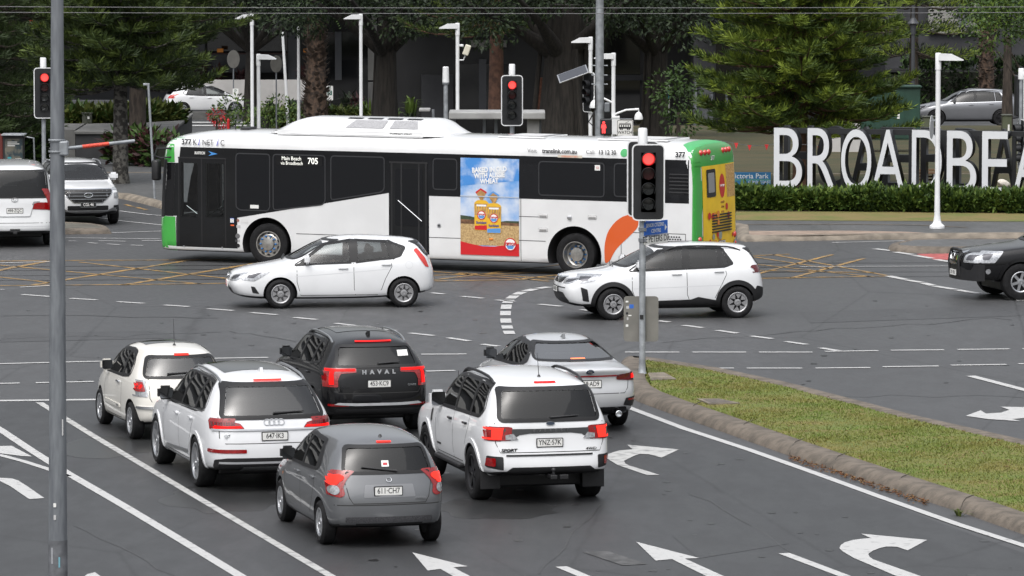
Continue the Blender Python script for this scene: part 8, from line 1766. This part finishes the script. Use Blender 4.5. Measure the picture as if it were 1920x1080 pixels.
bpart(b,'fascia',-40,105,18,35,maroon,out=.4); bpart(b,'fascia',-40,125,62,76,maroon,out=.3); text('shop_lettering','Doug',.62,mat('letter_red_dim', (.30,.012,.012), .5, emit=(1,.03,.02), estr=.12), T(fx(80)-b.location.x,-.32,ZAT(46,DB)-b.location.z) @ RX(pi/2), b); bpart(b,'shop_window',-30,60,80,150,gd,out=.05); bpart(b,'shop_window',130,330,30,140,gd,out=.05)
bpart(b,'base_wall',130,320,160,192,stone,out=.1)
b = bld('dark restaurant with grey columns and a terrace behind the left lamps', 356, 735, DB+.5, 11, 14, fd)
for a, c_ in ((356,384),(540,556),(628,640)): bpart(b,'column',a,c_,20 if a < 400 else 60,150,col,out=.5)
bpart(b,'fascia',385,735,0,22,mat('fascia_grey', (.035,.036,.04), .6),out=.6); bpart(b,'shop_window',388,538,40,128,gd,out=.05); bpart(b,'shop_window',600,735,60,200,gd,out=.05); bpart(b,'terrace_rail',330,540,98,101,maroon,out=1.2,dep=-1.0); bpart(b,'terrace_glass',330,540,101,135,mat('terrace_glass', (.03,.033,.037), .15),out=1.15,dep=-1.1); bpart(b,'column',690,706,10,150,cream,out=.7)
for px, lab in ((413,'small orange menu box on the terrace rail'),(575,'small orange menu box beside the palm trunk')):
    X = fx(px,260.5); tag(MB().bbox((X-.16,260.3,ZAT(98,260.5)),(X+.16,260.6,ZAT(91,260.5)),.02).build('menu_box', mat('box_orange', (.42,.14,.02), .6, emit=(1,.4,.05), estr=.05)), lab, 'box')
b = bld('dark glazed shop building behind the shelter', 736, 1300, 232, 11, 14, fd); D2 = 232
bpart(b,'ceiling_band',880,950,75,88,cream,D2,.4); bpart(b,'column',790,850,140,230,stone,D2,.3); bpart(b,'column',898,912,110,225,mat('column_steel', (.05,.052,.06), .5),D2,.4); bpart(b,'column',960,968,140,225,brick,D2,.3); bpart(b,'column',1006,1030,145,225,brick,D2,.3); bpart(b,'column',1209,1228,150,250,col,D2,.3); bpart(b,'shop_window',1040,1200,60,240,gd,D2,.05); bpart(b,'fascia',1130,1240,140,150,stone,D2,.5); bpart(b,'beam',740,1300,0,14,stone,D2,.5); bpart(b,'shop_window',860,950,120,220,gd,D2,.05); bpart(b,'column',1224,1236,150,260,col,D2,.6)
bn = bpart(b,'banner',1249,1255,158,212,plate_w,D2,.8,-.7); bpart(b,'banner_mark',1249,1255,165,185,mat('banner_teal', (.05,.30,.38), .5),D2,.81,-.805)
b = bld('grey building with pale columns behind the broad pine', 1301, 1660, 226, 11, 14, stone, 6.0, 5.6); D2 = 226
for a, c_ in ((1300,1340),(1420,1450),(1590,1640)): bpart(b,'wall_panel',a,c_,165,262,col if a < 1500 else cream,D2,.2)
for a in (1302,1332,1360,1392): bpart(b,'post',a,a+4,150,262,galv_d,D2,.6)
bpart(b,'shop_window',1342,1420,80,240,gd,D2,.05); bpart(b,'shop_window',1450,1590,60,230,gd,D2,.05)
b = bld('pale rendered building with a brick strip at the upper right', 1661, 1990, 270, 12, 14, stone, 1.0, 7.5); D2 = 270
bpart(b,'wall_panel',1740,1838,-40,62,cream,D2,.3); bpart(b,'wall_panel',1795,1815,-40,50,col,D2,.4); bpart(b,'brick_strip',1838,1868,-40,60,brick,D2,.35); bpart(b,'window',1868,1890,-30,40,gd,D2,.2); bpart(b,'canopy',1640,1930,128,133,fd,D2,1.5); bpart(b,'wall_panel',1630,1690,140,170,cream,D2,.6); bpart(b,'column',1728,1733,135,210,cream,D2,1.4); bpart(b,'base_wall',1720,1770,180,196,brick,D2,.8); bpart(b,'shop_window',1690,1930,134,190,gd,D2,.1)
# dark street pole in front of that building
D = 176; o = empty('street_lamp', (XAT(1711,D),D,TZ(D)), 0, 'dark street lamp with a conical hood right of the pine', 'lamp post'); H = ZAT(10,D)-TZ(D); ch = mat('post_charcoal', (.045,.048,.055), .5)
MB().tube([(0,0,0),(0,0,H)], [.085,.06], 10).build('pole', ch, o, smooth=50); MB().lathe([(.20,H-.62),(.06,H-.42),(.06,H-.38)], 16).build('lamp_hood', ch, o, smooth=50); MB().lathe([(.09,H-1.0),(.11,H-.62)], 12).build('lamp_body', ch, o, smooth=50)
# apartment tower across the road on the left: seen mirrored in glass and paint
o = empty('apartment_tower', (-62,178,0), radians(-61.6), 'tall white apartment tower with stacked balconies, mirrored in the car windows', 'building'); MB().box((-10,-22,0),(6,22,56)).build('wall', mat('tower_dark', (.13,.135,.145), .5), o)
for k in range(12): MB().bbox((6,-22.5,3+4.3*k),(8.2,22.5,4.6+4.3*k),.05).build('balcony', mat('tower_white', (.42,.42,.41), .7), o)
for i, (px, py, lab) in enumerate(((1800,968,'small green weed in the gutter by the median kerb'),(1238,748,'tiny weed at the kerb near the signal pole'))):
    p = G(px, py); spiky(lab, p.x, p.y, .0, .12, .22, 16, grs, 80+i, .02, 'weed')
build_bus()
for f in (car_barina,car_q7,car_everest,car_jolion,car_cerato,car_fiat,car_accent,car_stonic,car_venue,car_van,car_navara,car_308,car_glc): f()
